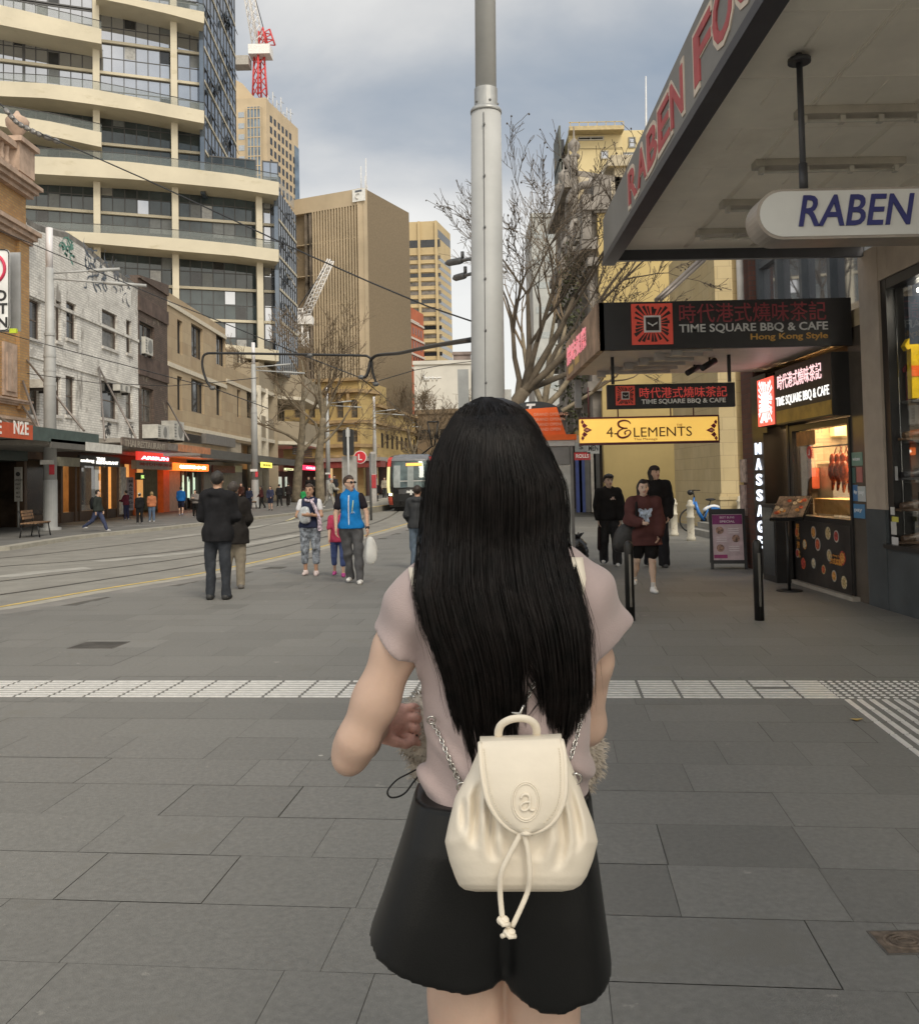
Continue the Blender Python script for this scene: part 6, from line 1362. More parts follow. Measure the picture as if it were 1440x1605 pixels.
 for k in range(9):mb=MB(); z=rk.uniform(1.1,2.2); n=-rk.uniform(.5,1.9); RF.box(mb,14.8,14.99,z,z+rk.uniform(.1,.35),n-rk.uniform(.1,.3),n); mb.build('kitchen_box',paint(rk.choice(((.5,.1,.05),(.6,.55,.4),(.08,.06,.05),(.5,.33,.1))),.5),t)
 mb=MB(); RF.box(mb,15.25,u1,0,3.3,-.3,.0); RF.box(mb,15.25,u1,3.301,9,-4,-.0); RF.box(mb,u1-.3,u1,0,3.3,-6,-.3); mb.build('brick_pier',M('dark_red_brick',(.13,.055,.04),.8,var=.15,scale=2,kind='brick',bw=.24,bh=.085,mort=.008,c2=(.10,.04,.03),mcol=(.07,.055,.05),bump=.3),t)
# back-lit sign panel over the window
 a=RF.rect(1234,588,1319,664); s0,s1,z0,z1=uw0-.02,uw1+.05,2.32,3.12
 mb=MB(); RF.box(mb,s0,s1,z0,z1,-.2,.22); s_=mb.build('sign_box',m_black,t)
 mb=MB(); RF.box(mb,s0+.02,s1-.02,z0+.02,z0+.2,.221,.226); mb.build('gold_strip',M('gold_sign_strip',(.40,.26,.05),.4,var=.2),s_)
 mb=MB(); text_on(mb,'時代港式燒味茶記',RF.p(s1-.1,z0+.50,.225),-RF.u,(0,0,1),RF.n,.22,(s1-s0)*.8,.004); mb.build('lit_lettering',glow((1,.62,.62),.95),s_)
 mb=MB(); text_on(mb,'TIME SQUARE BBQ & CAFE',RF.p(s1-.02,z0+.25,.225),-RF.u,(0,0,1),RF.n,.15,(s1-s0)*.95,.004,bold=.008); mb.build('lit_lettering',glow((1,.97,.9),.9),s_)
 mb=MB(); b0,b1=RF.hit(1229,630)[0],RF.hit(1205,630)[0]; b0=s1+.02; RF.box(mb,b0,b1,z0+.02,z0+.75,-.1,.2); l_=mb.build('logo_box',m_black,t)
 logo(l_,RF.p((b0+b1)/2,z0+.385,.202),-RF.u,(0,0,1),RF.n,min(.72,b1-b0),glow((1,.12,.08),.9),glow((1,.85,.85),1.0),glow((1,.9,.9),1.2))
# upper floor above the canopy
 mb=MB(); ua,ub=u0,15.24; RF.box(mb,ua,ub,3.3,3.62,-.3,-.02); mb.build('spandrel',M('upper_tan_wall',(.38,.30,.19),.8),t); mb=MB(); RF.box(mb,ua,ub,6.2,9,-4,-.0); mb.build('upper_wall',M('upper_tan_wall',(.38,.30,.19),.8),t)
 mb=MB()
 for u in(ua+.02,12.2,13.2,14.2,ub-.12):RF.box(mb,u,u+.1,3.62,6.2,-.25,-.1)
 RF.box(mb,ua,ub,5.0,5.1,-.251,-.12); f_=mb.build('window',paint((.07,.08,.09),.5),t)
 mb=MB(); RF.box(mb,ua,ub,3.62,6.2,-.22,-.2); mb.build('pane',m_mirror,f_)
 mb=MB(); mb.tube([RF.p(15.35,3.4,.12),RF.p(15.35,7,.12)],.06,8); mb.build('down_pipe',paint((.55,.53,.5),.5),t)
# MASSAGE light column
 a0,a1=RF.hit(1208,770)[0],RF.hit(1197,770)[0]
 tm=thing('massage_sign','tall black column with glowing white vertical MASSAGE letters','sign',RF.p((a0+a1)/2,0)); mb=MB(); RF.box(mb,a0-.08,a1+.06,.55,2.25,.051,.12); mb.build('panel',m_black,tm)
 mb=MB(); za,zb_=RF.hit(1202,690)[1],RF.hit(1207,862)[1]
 for i,ch in enumerate('MASSAGE'):z=za-(za-zb_)*(i+1)/7; text_on(mb,ch,RF.p((a0+a1)/2,z+.03,.125),-RF.u,(0,0,1),RF.n,(za-zb_)/7*.74,(a1-a0)*.82,.02,'m',bold=.02)
 mb.build('lit_lettering',glow((.82,.88,1),1.3),tm)
 for k,(y0,y1)in enumerate(((720,756),(760,808))):
  a=RF.rect(1162,y0,1171,y1); mb=MB(); RF.box(mb,a[0],a[1],a[2],a[3],.002,.03); o=tag(mb.build('wall_poster',M('wall_poster_%d'%k,((.42,.34,.3),(.36,.27,.25))[k],.5,var=.4,scale=9),None,RF.p(a[0],a[2])),('upper','lower')[k]+' small pale poster on the dark red brick pier','poster')
foodshop()
def foodcanopy():
 D1,D2=11.3,14.7; f=SY(D1); u0,u1,z0,z1=f.rect(939,470,1345,545); u1=XR-.02
 t=thing('shop_awning','black fronted food shop canopy reading TIME SQUARE BBQ and CAFE in front of the lane','awning',(u0,13,z0))
 mb=MB(); f.box(mb,u0+.03,u1,z0+.08,z1-.05,-(D2-D1),-.061); mb.build('soffit',M('white_soffit',(.66,.61,.55),.5,var=.05),t)
 mb=MB(); f.box(mb,u0,u1,z0,z1,-.06,0); mb.build('front_panel',M('sign_black',(.011,.010,.011),.5,var=.15),t)
 X=u0; sf=Fr((X,0,0),(0,1,0),(-1,0,0)); mb=MB(); sf.box(mb,D1+.0,D2,z0,z1,-.06,.02); fp=mb.build('street_panel',M('photo_strip_panel',(.30,.20,.14),.5,var=.5,scale=2.5),t)
 mb=MB(); text_on(mb,'燒味餐廳',sf.p(D2-.15,z0+.2,.024),-sf.u,(0,0,1),sf.n,.30,2.2,.01,bold=.02); mb.build('street_lettering',M('pink_lettering',(.70,.30,.33),.5,emit=.3,ecol=(1,.3,.35)),fp)
 mb=MB(); sf.box(mb,D2-.9,D2-.3,z0+.06,z0+.16,.021,.024); sf.box(mb,D2-1.6,D2-1.1,z0+.1,z0+.2,.021,.024); mb.build('street_print',paint((.6,.4,.15),.5),fp)
 a=f.rect(988,476,1055,540); logo(t,f.p((a[0]+a[1])/2,(a[2]+a[3])/2,.004),f.u,(0,0,1),f.n,(a[3]-a[2]),M('badge_red',(.42,.05,.035),.5,var=.1,emit=.08,ecol=(1,.1,.05)),M('badge_black',(.02,.012,.011),.6),M('badge_white',(.55,.54,.53),.5))
 a=f.rect(1064,474,1294,504); mb=MB(); text_on(mb,'時代港式燒味茶記',f.p(a[0],a[2],.006),f.u,(0,0,1),f.n,a[3]-a[2],a[1]-a[0],.01); mb.build('red_lettering',M('dull_red_letter',(.25,.03,.04),.5),t)
 a=f.rect(1064,506,1297,521); mb=MB(); text_on(mb,'TIME SQUARE BBQ & CAFE',f.p(a[0],a[2],.006),f.u,(0,0,1),f.n,a[3]-a[2],a[1]-a[0],.01,bold=.012); mb.build('white_lettering',paint((.5,.5,.49),.5),t)
 a=f.rect(1176,521.5,1297,534); mb=MB(); text_on(mb,'Hong Kong Style',f.p(a[0],a[2],.006),f.u,(0,0,1),f.n,a[3]-a[2],a[1]-a[0],.01,bold=.015); mb.build('gold_lettering',paint((.48,.26,.05),.5),t)
 for k in range(6):mb=MB(); y=D1+.45+k*.48; x0=u0+.5-.0*k+.25*math.sin(k); mb.box(u0+1.0-.12*k,u1-1.6,y,y+.05,z0+.03,z0+.078); mb.box(u0+1.0-.12*k,u0+1.12-.12*k,y-.03,y+.09,z0-.02,z0+.079); mb.build('tube_light',M('tube_white',(.55,.52,.49),.4),t)
 for(px,py,D)in((1112,574,12.8),(1088,582,13.6)):mb=MB(); p=atY(px,py,D); mb.tube([p,p+Vector((0,0,.2))],.015,6); mb.tube([p+Vector((-.12,-.05,-.03)),p+Vector((.1,.08,.09))],.045,10); mb.build('camera',m_blackm,t)
 mb=MB(); mb.box(u0+.1,u0+.2,D2-.1,D2,z0-.45,z0); mb.build('end_bracket',paint((.3,.3,.3),.5),t)
 mb=MB(); p,q=atX(1031,469,u0+1.0),None; p=Vector((2.9,D1+.1,z1)); q=atY(1096,408,14.5); a_,b_=atY(1028,470,D1+.2),atY(1098,406,13.0); mb.tube([a_,b_],.028,8); mb.tube([a_+Vector((.06,0,0)),b_+Vector((.05,0,-.02))],.022,8); mb.build('tie_rod',m_rodm,t)
foodcanopy()
def smallsigns():
 D=12.6; f=SY(D); u0,u1,z0,z1=f.rect(952,601,1152,639); t=thing('hanging_sign','small black hanging sign with red characters, TIME SQUARE BBQ and CAFE, below the canopy','sign',f.p((u0+u1)/2,z0))
 mb=MB(); f.box(mb,u0,u1,z0,z1,-.1,0); mb.build('panel',M('sign_black'),t)
 a=f.rect(964,605,995,635); logo(t,f.p((a[0]+a[1])/2,(a[2]+a[3])/2,.003),f.u,(0,0,1),f.n,a[3]-a[2],M('badge_red'),M('badge_black'),M('badge_white'))
 a=f.rect(1002,606,1139,623); mb=MB(); text_on(mb,'時代港式燒味茶記',f.p(a[0],a[2],.004),f.u,(0,0,1),f.n,a[3]-a[2],a[1]-a[0],.008); mb.build('red_lettering',M('bright_red_letter',(.55,.06,.05),.5,emit=.15,ecol=(1,.1,.08)),t)
 a=f.rect(1005,624.5,1137,633); mb=MB(); text_on(mb,'TIME SQUARE BBQ & CAFE',f.p(a[0],a[2],.004),f.u,(0,0,1),f.n,a[3]-a[2],a[1]-a[0],.008,bold=.02); mb.build('white_lettering',paint((.72,.72,.7),.5),t)
 mb=MB()
 for px in(959,1141):x=f.hit(px,590)[0]; mb.box(x-.02,x+.02,D-.07,D-.03,z1,3.25)
 mb.build('hanger',m_blackm,t)
 D=16.2; f=SY(D); u0,u1,z0,z1=f.rect(909,653,1126,694); t=thing('hanging_sign','glowing yellow 4-ELEMENTS hanging sign with maroon lotus ends','sign',f.p((u0+u1)/2,z0))
 mb=MB(); f.box(mb,u0,u1,z0+.02,z1-.02,-.14,0); mb.build('panel',M('yellow_lightbox',(.8,.55,.12),.5,var=.12,scale=.9,emit=.42,ecol=(1,.60,.13)),t)
 mb=MB(); f.box(mb,u0-.01,u1+.01,z1-.02,z1+.01,-.15,.01); f.box(mb,u0-.01,u1+.01,z0-.02,z0+.02,-.15,.01); f.box(mb,u1-.01,u1+.015,z0+.02,z1-.02,-.15,.01); mb.build('frame',M('maroon_metal',(.10,.02,.025),.5),t)
 dk=M('brown_letter',(.14,.075,.02),.5)
 a=f.rect(950,669,964,685); mb=MB(); text_on(mb,'4-',f.p(a[0],a[2],.003),f.u,(0,0,1),f.n,a[3]-a[2],None,.006); a=f.rect(993,669,1084,684); text_on(mb,'LEMENTS',f.p(a[0],a[2],.003),f.u,(0,0,1),f.n,a[3]-a[2],a[1]-a[0],.006); mb.build('lettering',dk,t)
 a=f.rect(993,686,1030,691); mb=MB(); text_on(mb,'Thai Massage',f.p(a[0],a[2],.003),f.u,(0,0,1),f.n,a[3]-a[2],a[1]-a[0],.006); a=f.rect(1060,664,1069,668); text_on(mb,'THE',f.p(a[0],a[2],.003),f.u,(0,0,1),f.n,a[3]-a[2],a[1]-a[0],.006); mb.build('lettering',M('ochre_letter',(.40,.24,.05),.5),t)
 sc=[(988,664),(984,660),(976,659),(969,662),(970,668),(977,671),(983,671),(976,672),(969,676),(968,682),(974,686),(983,684),(988,678),(985,674),(979,677),(980,681)]
 mb=MB(); mb.tube(sm([f.p(*f.hit(*q),.006)for q in sc],4),[.008+.010*abs(math.sin(i*.12))for i in range(len(sm([Vector((0,0,0))]*len(sc),4)))],6); mb.build('script_initial',M('dark_maroon_letter',(.18,.03,.02),.5),t)
 mr,pk=M('maroon_lotus',(.22,.025,.045),.5),M('pink_lotus',(.7,.33,.22),.5)
 for(cx_,s)in((912,1),(1122,-1)):
  c=f.hit(cx_+7*s,674); mb=MB(); k=.011
  for(dx,dy,w_,h)in((0,0,9,4.5),(-4,7,5.5,4.5),(-4,-7,5.5,4.5),(-7,13,3.4,4),(-7,-13,3.4,4)):
   o=[(dx*s+w_*s,dy),(dx*s,dy+h),(dx*s-w_*s*.6,dy),(dx*s,dy-h)]; mb.prism([f.p(c[0]+a*k,c[1]+b*k,.004+.0006*abs(dy))for a,b in o],f.n*.004)
  mb.build('lotus',mr,t); mb=MB(); o=[(5*s,0),(0,2.3),(-3*s,0),(0,-2.3)]; mb.prism([f.p(c[0]+a*k,c[1]+b*k,.015)for a,b in o],f.n*.004); mb.build('lotus_heart',pk,t)
 mb=MB()
 for px in(923,969,1052,1088):x=f.hit(px,640)[0]; mb.tube([f.p(x,z1,-.07),f.p(x,z1+.55,-.07)],.012,6)
 mb.build('hanger',M('maroon_metal'),t)
# small signs beyond the booth
 D=22; f=SY(D)
 for(x0,y0,x1,y1,col,tx,tc,lab)in((900,709,925,721,(.34,.03,.035),'ROLLS',(.7,.65,.62),'small red sign reading ROLLS beyond the phone booth'),(901,694,920,708,(.20,.21,.21),'S',(.03,.03,.03),'grey hanging sign with a dark letter S beyond the phone booth'),(920,694,939,711,(.33,.34,.33),'MEN',(.03,.03,.03),'small pale grey sign with black print left of the yellow wall')):
  a=f.rect(x0,y0,x1,y1); t=thing('shop_sign',lab,'sign',f.p((a[0]+a[1])/2,a[2])); mb=MB(); f.box(mb,a[0],a[1],a[2],a[3],-.06,0); f.box(mb,(a[0]+a[1])/2-.015,(a[0]+a[1])/2+.015,a[3],a[3]+.6,-.04,-.01); mb.build('panel',paint(col,.5),t)
  mb=MB(); text_on(mb,tx,f.p((a[0]+a[1])/2,a[2]+(a[3]-a[2])*.28,.004),f.u,(0,0,1),f.n,(a[3]-a[2])*.5,(a[1]-a[0])*(.8 if len(tx)>1 else .35),.008,'m',bold=.02); mb.build('lettering',paint(tc,.5),t)
smallsigns()
# menu lectern in front of the food window
def lectern():
 b=gnd(1237,927); t=thing('menu_stand','black menu stand with open photo menu in front of the food shop window','menu stand',(b.x,b.y,.004))
 mb=MB(); mb.tube([(b.x,b.y,.004),(b.x,b.y,.02)],.17,24,None,False); mb.build('base',m_blackm,t)
 mb=MB(); mb.tube([(b.x,b.y,.02),(b.x,b.y,.95)],.022,10); mb.build('post',m_blackm,t)
 zc=1.08; P=lambda u,v,n=0:Vector((b.x+.06,b.y,zc+.06))+Vector((.50,-.12,.0))*u+Vector((.34,.28,.50))*v+Vector((-.25,-.5,.5))*n
 mb=MB(); mb.prism([P(-.42,-.3),P(.42,-.3),P(.42,.3),P(-.42,.3)],(.01,.02,-.03)); mb.build('tray',m_blackm,t)
 for s in(-1,1):
  a,c=sorted((s*.01,s*.40)); mb=MB(); mb.prism([P(a,-.28,.01),P(c,-.28,.01+.02*(s>0)),P(c,.28,.01),P(a,.28,.01)],(-.003,-.004,.006)); o=mb.build('menu_page',M('menu_page_brown',(.20,.15,.11),.4,var=.6,scale=14),t)
  mb=MB(); rg=random.Random(s+5)
  for k in range(7):c_=P(rg.uniform(a+.06,c-.06),rg.uniform(-.22,.24),.035); mb.disc(c_,Vector((-.25,-.5,.5)),.028,.004,12,food_m[k%3])
  mb.build('menu_photo',None,o)
food_m=[M('dish_0'),M('dish_1'),M('dish_4')]
lectern()
# dark side cabinet beside the door
mb=MB(); a=RF.rect(1209,800,1236,905); mb.box(XR-.30,XR-.06,13.5,14.1,.0,1.15); t=thing('door_cabinet','black cabinet standing between the massage sign and the menu stand','cabinet',(XR-.2,13.8,0)); mb.build('cabinet_body',m_black,t); mb=MB(); mb.box(XR-.305,XR-.301,13.55,14.05,.1,1.1); mb.build('glass_door',m_glassd,t)
# --- lane: yellow wall, stone doorway, steps
m_yellow=M('mustard_render',(.50,.385,.17),.85,var=.07,scale=.5,stain=(.4,.6,.2,(.43,.33,.15)))
m_gstone=M('old_grey_stone',(.23,.21,.19),.9,var=.3,scale=1.2,bump=.4,bscale=6)
def yellowbuilding():
 D=38; f=SY(D); t=thing('yellow_building','mustard yellow rendered building with a crumbling ornate stone street front and plants','building',(6,D,0)); x0=f.hit(943,600)[0]; x1=f.hit(1200,700)[0]; zt=f.hit(960,330)[1]
 mb=MB(); f.box(mb,x0,x1+6,0,zt,-10,0); mb.build('wall',m_yellow,t)
 a=f.rect(1122,728,1129,820); mb=MB(); f.box(mb,a[0],f.hit(1128,760)[0]+1.1,0,f.hit(1125,728)[1],.002,.12); mb.build('grey_door',M('grey_door',(.27,.26,.22),.6),t)
 for(x0_,y0,x1_,y1)in((1080,733,1092,742),(1099,739,1112,749)):
  q=f.rect(x0_,y0,x1_,y1); mb=MB(); f.box(mb,q[0],q[1],q[2],q[3],.121 if x0_>1095 else .002,.14); o=mb.build('wall_notice',paint((.62,.60,.55),.5),t); mb=MB(); f.box(mb,q[0]+.06,q[1]-.06,q[3]-.12,q[3]-.05,.1405,.145)if x0_>1095 else f.box(mb,q[0]+.06,q[1]-.06,q[3]-.12,q[3]-.05,.1405,.145); mb.build('notice_print',paint((.1,.1,.1),.5),o)
# street front, seen along its face
 sf=Fr((x0,0,0),(0,1,0),(-1,0,0)); mb=MB(); D2=52; sf.box(mb,D+.3,D2,4,zt-1,-.5,.001)
 for z,pr,h in((zt-1.6,.7,.5),(zt-2.3,.45,.35),(8.0,.5,.4),(5.2,.6,.4)):sf.box(mb,D-.05,D2,z,z+h,.0,pr)
 for k in range(5):u=D+.3+k*3.0; sf.box(mb,u,u+.8,4,zt-.4,.002,.35); sf.box(mb,u-.1,u+.9,zt-.4,zt+.5,-.4,.5); mb.lathe(sf.p(u+.4,zt+.5,.1),[(.3,0),(.2,.2),(.35,.5),(.25,.8),(.05,1.2)],10)
 mb.build('stone_front',m_gstone,t)
 mb=MB(); c=f.hit(938,330); f.box(mb,f.hit(930,330)[0],f.hit(958,330)[0],zt-.1,zt+1.4,-.6,.15); f.box(mb,f.hit(912,330)[0],f.hit(962,330)[0],zt+.0,zt+.35,-.5,.25)
 arc=[f.p(f.hit(922,330)[0]+.9*math.cos(a)*.9,zt+.3+.8*math.sin(a),.1)for a in np.linspace(math.pi*.45,math.pi,8)]; mb.tube(arc,.16,8); f.box(mb,f.hit(915,330)[0]-.1,f.hit(915,330)[0]+.3,zt-1.2,zt+.7,-.4,.1)
 mb.build('pediment',m_gstone,t)
 mb=MB(); rg=random.Random(31); hv=[]
 for k in range(800):
  g=rg.random(); z=zt-1.2-7.5*g+rg.gauss(0,.5); y=D+.5+abs(rg.gauss(0,3.5)); p=Vector((x0-.45-rg.random()*.7,y,z)); s=rg.uniform(.05,.16); a=Vector((rg.uniform(-1,1),rg.uniform(-1,1),rg.uniform(-1,1))).normalized()*s; b=a.orthogonal().normalized()*s*.6
  mb.quad(p-a,p+b,p+a,p-b)
 mb.build('creeper',M('olive_creeper',(.07,.075,.03),.7,var=.5,scale=3),t)
# lower street awnings/windows along the front
 for k in range(4):
  mb=MB(); u=D+1.6+3*k; sf.box(mb,u,u+1.2,8.6,10.6,.003,.06); mb.build('window',m_glassd,t)
  mb=MB(); sf.box(mb,u,u+1.2,5.8,7.6,.003,.06); mb.build('window',m_glassd,t)
 mb=MB(); sf.box(mb,D+.5,D2,3.0,3.4,0,3.0); mb.build('street_awning',paint((.2,.18,.16),.6),t)
 mb=MB(); sf.box(mb,D+.4,D2,0,3,-.4,.0); mb.build('shop_front',M('dark_shop_interior'),t)
 mb=MB(); rg=random.Random(4)
 for px,c in((906,(.03,.05,.18)),(911,(.03,.05,.16)),(920,(.08,.08,.08)),(928,(.35,.33,.3)),(934,(.05,.05,.05))):p=f.hit(px,760); mb.box(p[0]-.12,p[0]+.12,D-.3,D-.1,.2,2.6,paint(c,.6))
 mb.build('hanging_banner',None,t)
yellowbuilding()
def gable():
 D=47; f=SY(D); t=thing('stained_gable_building','old building with a white stained bare gable wall above the yellow building','building',(6.5,D,0)); a=f.hit(905,275); b=f.hit(990,292)
 mb=MB(); mb.prism([f.p(a[0],0),f.p(b[0]+4,0),f.p(b[0]+4,b[1]-.6),f.p(a[0],a[1])],(0,9,0)); mb.build('wall',M('stained_white_render',(.52,.47,.38),.9,var=.2,scale=.6,stain=(.5,.5,.1,(.30,.25,.17)),stain2=(1.4,.6,.06,(.17,.14,.10))),t)
 mb=MB(); mb.prism([f.p(a[0]-.1,a[1]),f.p(b[0]+4,b[1]-.6),f.p(b[0]+4,b[1]-.3),f.p(a[0]-.1,a[1]+.3)],(0,.6,0)); mb.build('coping',m_gstone,t)
 sf=Fr((a[0],0,0),(0,1,0),(-1,0,0)); mb=MB()
 for k in range(4):u=D+k*2.4; sf.box(mb,u,u+.6,5,a[1]+1,.0,.35); mb.lathe(sf.p(u+.3,a[1]+1,.1),[(.25,0),(.3,.15),(.1,.3),(.32,.6),(.3,.8),(.05,1.1),(.03,1.7)],10)
 for z in(a[1]-.6,a[1]-4,8):sf.box(mb,D-.05,D+9,z,z+.4,.001,.7)
 mb.build('stone_front',m_gstone,t)
 p=f.hit(978,265); mb=MB(); f.box(mb,p[0]-.5,p[0]+.8,b[1]-1,p[1]+.1,-1,0); f.box(mb,p[0]-.9,p[0]+1.2,p[1]+.1,p[1]+.45,-1.3,.3); f.box(mb,p[0]-.7,p[0]+1.0,p[1]+.45,p[1]+.7,-1.1,.2); mb.build('chimney',M('chimney_stone',(.42,.37,.28),.85,var=.15),t)
gable()
def apartments():
 D=78; f=SY(D); t=thing('yellow_apartment_block','tall pale yellow apartment block with flat roof overhang and dark side balconies','building',(12,D,0)); u0=f.hit(893,250)[0]; um=f.hit(976,250)[0]; u1=f.hit(1060,250)[0]; z1=f.hit(930,204)[1]
 m=M('pale_yellow_render',(.58,.48,.27),.8,var=.05,scale=.4); mb=MB(); f.box(mb,u0,um,0,z1,-12,0); f.box(mb,um+.01,u1,0,z1+.1,-12,-.4)
 for y in(268-35,232-35+35,268):z=f.hit(930,y)[1]; f.box(mb,u0,um,z-.05,z+.05,.001,.05)
 mb.build('wall',m,t)
 mb=MB(); f.box(mb,u0-.1,f.hit(974,200)[0],z1-.4,z1-.05,0,1.2); f.box(mb,u0-.1,f.hit(974,200)[0],z1+.05,z1+.12,.6,.7)
 for k in range(7):u=u0+(um-u0)*k/6; f.box(mb,u,u+.06,z1-.05,z1+.5,.6,.66)
 f.box(mb,u0-.1,um,z1+.45,z1+.52,.6,.66); mb.build('roof_overhang',M('roof_edge_tan',(.45,.36,.2),.8),t)
 for(x0,y0,x1,y1)in((905,214,946,220),(941,236,953,249),(942,267,954,281)):q=f.rect(x0,y0,x1,y1); window(t,f,*q,-.02,2 if x0==905 else 1,1,paint((.4,.38,.34),.6),m_mirror if x0>905 else m_glassd,.1)
 for(x0,y0,x1,y1)in((986,212,997,229),(1005,212,1016,229),(977,236,998,250),(1005,236,1018,250)):q=f.rect(x0,y0,x1,y1); window(t,f,*q,.38,1,2,paint((.2,.2,.18),.6),m_mirror,.12)
 for k in range(5):
  z=f.hit(886,250)[1]-k*3.2; mb=MB(); f.box(mb,f.hit(878,250)[0],u0-.01,z,z+.3,-5,-.5); f.box(mb,f.hit(878,250)[0],f.hit(878,250)[0]+.15,z,z+3.2,-5,-.5); mb.build('balcony',M('dark_olive_balcony',(.10,.11,.10),.6),t)
  mb=MB(); f.box(mb,f.hit(878,250)[0]+.1,u0-.02,z+.3,z+3.1,-4,-3.5); mb.build('window_band',m_glassd,t)
 mb=MB();
 for px,top in((1023,95),(880,185)):p=f.hit(px,220); q=f.hit(px,top); mb.tube([f.p(p[0],z1-3,-3),f.p(q[0],q[1],-3)],[.12,.05],6)
 mb.build('roof_mast',paint((.62,.62,.62),.5),t)
apartments()
def lane():
 D=26; f=SY(D); t=thing('stone_doorway_building','golden stone building with pilasters and grey steps across the lane','building',(8.5,D,0)); u0=f.hit(1128,700)[0]; m=M('lane_gold_stone',(.52,.42,.24),.8,var=.1,scale=1,kind='block',bw=.7,bh=.36,mort=.008,c2=(.47,.37,.2),mcol=(.36,.28,.16),bump=.25)
 mb=MB(); f.box(mb,u0+.1,u0+8,.0,9,-6,-.35); mb.build('wall',m,t)
 for k in range(3):
  u=u0+k*.78; mb=MB(); f.box(mb,u,u+.5,.9,9,-.349,0); f.box(mb,u-.06,u+.56,.0,.9,-.349,.08); f.box(mb,u-.09,u+.59,.9,1.0,-.348,.11); f.box(mb,u-.05,u+.55,1.0,1.08,-.347,.06); mb.build('pilaster',m,t)
 ms=M('step_stone',(.26,.255,.235),.75,var=.12,scale=2); xs=atY(1075,830,22.5).x
 mb=MB()
 for k in range(4):mb.box(f.hit(1072+14*k,815)[0]*(1-.02*k)+.15*k,u0+6,22.6+.42*k,25.6,.16*k+.001,.16*(k+1))
 mb.build('step',ms,t)
lane()
# ceiling camera, plants etc. are left out where the picture shows nothing of them
# ---------------------------------------------------------------- bare plane trees
m_bark=M('plane_tree_bark',(.20,.165,.115),.9,var=.35,scale=2.5,bump=.3,bscale=14,stain=(1.6,.6,.1,(.30,.27,.20)))
m_twig=M('plane_tree_twig',(.155,.115,.075),.9,var=.25,scale=2)
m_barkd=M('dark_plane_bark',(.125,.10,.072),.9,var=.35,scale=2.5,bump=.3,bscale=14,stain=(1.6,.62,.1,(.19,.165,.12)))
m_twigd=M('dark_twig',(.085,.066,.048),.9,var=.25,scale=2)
m_pod=M('seed_pod',(.05,.035,.022),.9)
def tree(name,label,base,trunk,seed,limbs,depth=4,len0=2.0,pods=0,lean=None,tw=m_twig,spread=.6,up=.35,group='bare street trees',rmin=.006,decay=.68):
 rg=random.Random(seed); t=thing(name,label,'tree',base,0,group); T=MB(); C=MB(); P=[]
 T.tube(sm([Vector(p)for p,r in trunk],4),list(np.interp(np.linspace(0,1,len(sm([Vector(p)for p,r in trunk],4))),np.linspace(0,1,len(trunk)),[r for p,r in trunk])),10)
 def rnd_dir(d,s):
  v=Vector((rg.gauss(0,1),rg.gauss(0,1),rg.gauss(0,1))); v-=d*v.dot(d); v.normalize(); return(d+v*s).normalized()
 def grow(p,d,L_,r,lev,mb):
  n=4; pts=[p]; q=p.copy(); dd=d.copy()
  for i in range(n):
   dd=(dd+Vector((rg.gauss(0,.13),rg.gauss(0,.13),rg.gauss(0,.1)+up*.12))).normalized(); q=q+dd*L_/n; pts.append(q.copy())
  rr=[max(rmin,r*(1-.5*i/n))for i in range(n+1)]
  mb.tube(pts,rr,6 if lev>2 else(4 if lev>1 else 3),None,True,False)
  if lev==0:
   if rg.random()<pods:P.append(pts[-1])
   return
  k=rg.choice((2,3,3))if lev>1 else rg.choice((2,3))
  for i in range(k):
   j=rg.choice((2,3,4))if i else 4; s=spread*rg.uniform(.6,1.3)
   grow(pts[j],rnd_dir(dd,s),L_*decay*rg.uniform(.8,1.2),max(rmin,rr[j]*.72),lev-1,C)
  if lev<=2:
   for i in range(2):j=rg.choice((1,2,3)); grow(pts[j],rnd_dir(dd,.9),L_*.45*rg.uniform(.7,1.2),max(rmin,rr[j]*.45),0,C)
 for(fr_,d,L_,r)in limbs:
  pts=sm([Vector(p)for p,_ in trunk],4); p=pts[min(len(pts)-1,int(fr_*(len(pts)-1)))]; grow(p,Vector(d).normalized(),L_,r,depth,T if r>.06 else C)
 T.build('trunk',m_barkd if tw is m_twigd else m_bark,t); C.build('crown',tw,t)
 if P:
  B=MB()
  for p in P[:700]:s=rg.uniform(.014,.025); B.ell(p-Vector((0,0,s*1.5)),s,s,s*1.1,None,5,4)
  o=B.build('seed_pods',m_pod,t); o['kind']='stuff'
 return t
# left pavement: forked trunks in front of the golden building
def at(px,py,D):return atY(px,py,D)
D=76
b=at(464,786,D); b.z=.1
tree('plane_tree','bare plane tree with pale trunk forking beside the lime lit sign',b,[(b,.42),(at(467,740,D),.36),(at(471,705,D),.32),(at(474,670,D),.26),(at(474,630,D),.2)],3,[(.45,(.55,.1,.8),3.6,.17),(.62,(-.6,.2,.7),3.2,.15),(.8,(.5,-.2,.9),3.4,.14),(1,(-.15,0,1),3.6,.15),(1,(.4,.3,.9),3.2,.13),(.9,(-.7,-.3,.6),3.2,.12)],4,rmin=.02,spread=.55)
D=70
b=at(502,789,D); b.z=.1
tree('plane_tree','bare plane tree with a V shaped fork in front of the golden arched windows',b,[(b,.38),(at(501,740,D),.34),(at(500,716,D),.32),(at(503,690,D),.25),(at(506,655,D),.2)],11,[(.5,(.35,.1,1),4.6,.22),(.8,(-.45,.2,.85),3.2,.14),(1,(.05,0,1),3.6,.16),(1,(.55,-.2,.8),3.4,.14),(.7,(.75,.2,.6),3.2,.13),(1,(-.3,.3,1),3.4,.13)],4,rmin=.018,spread=.55)
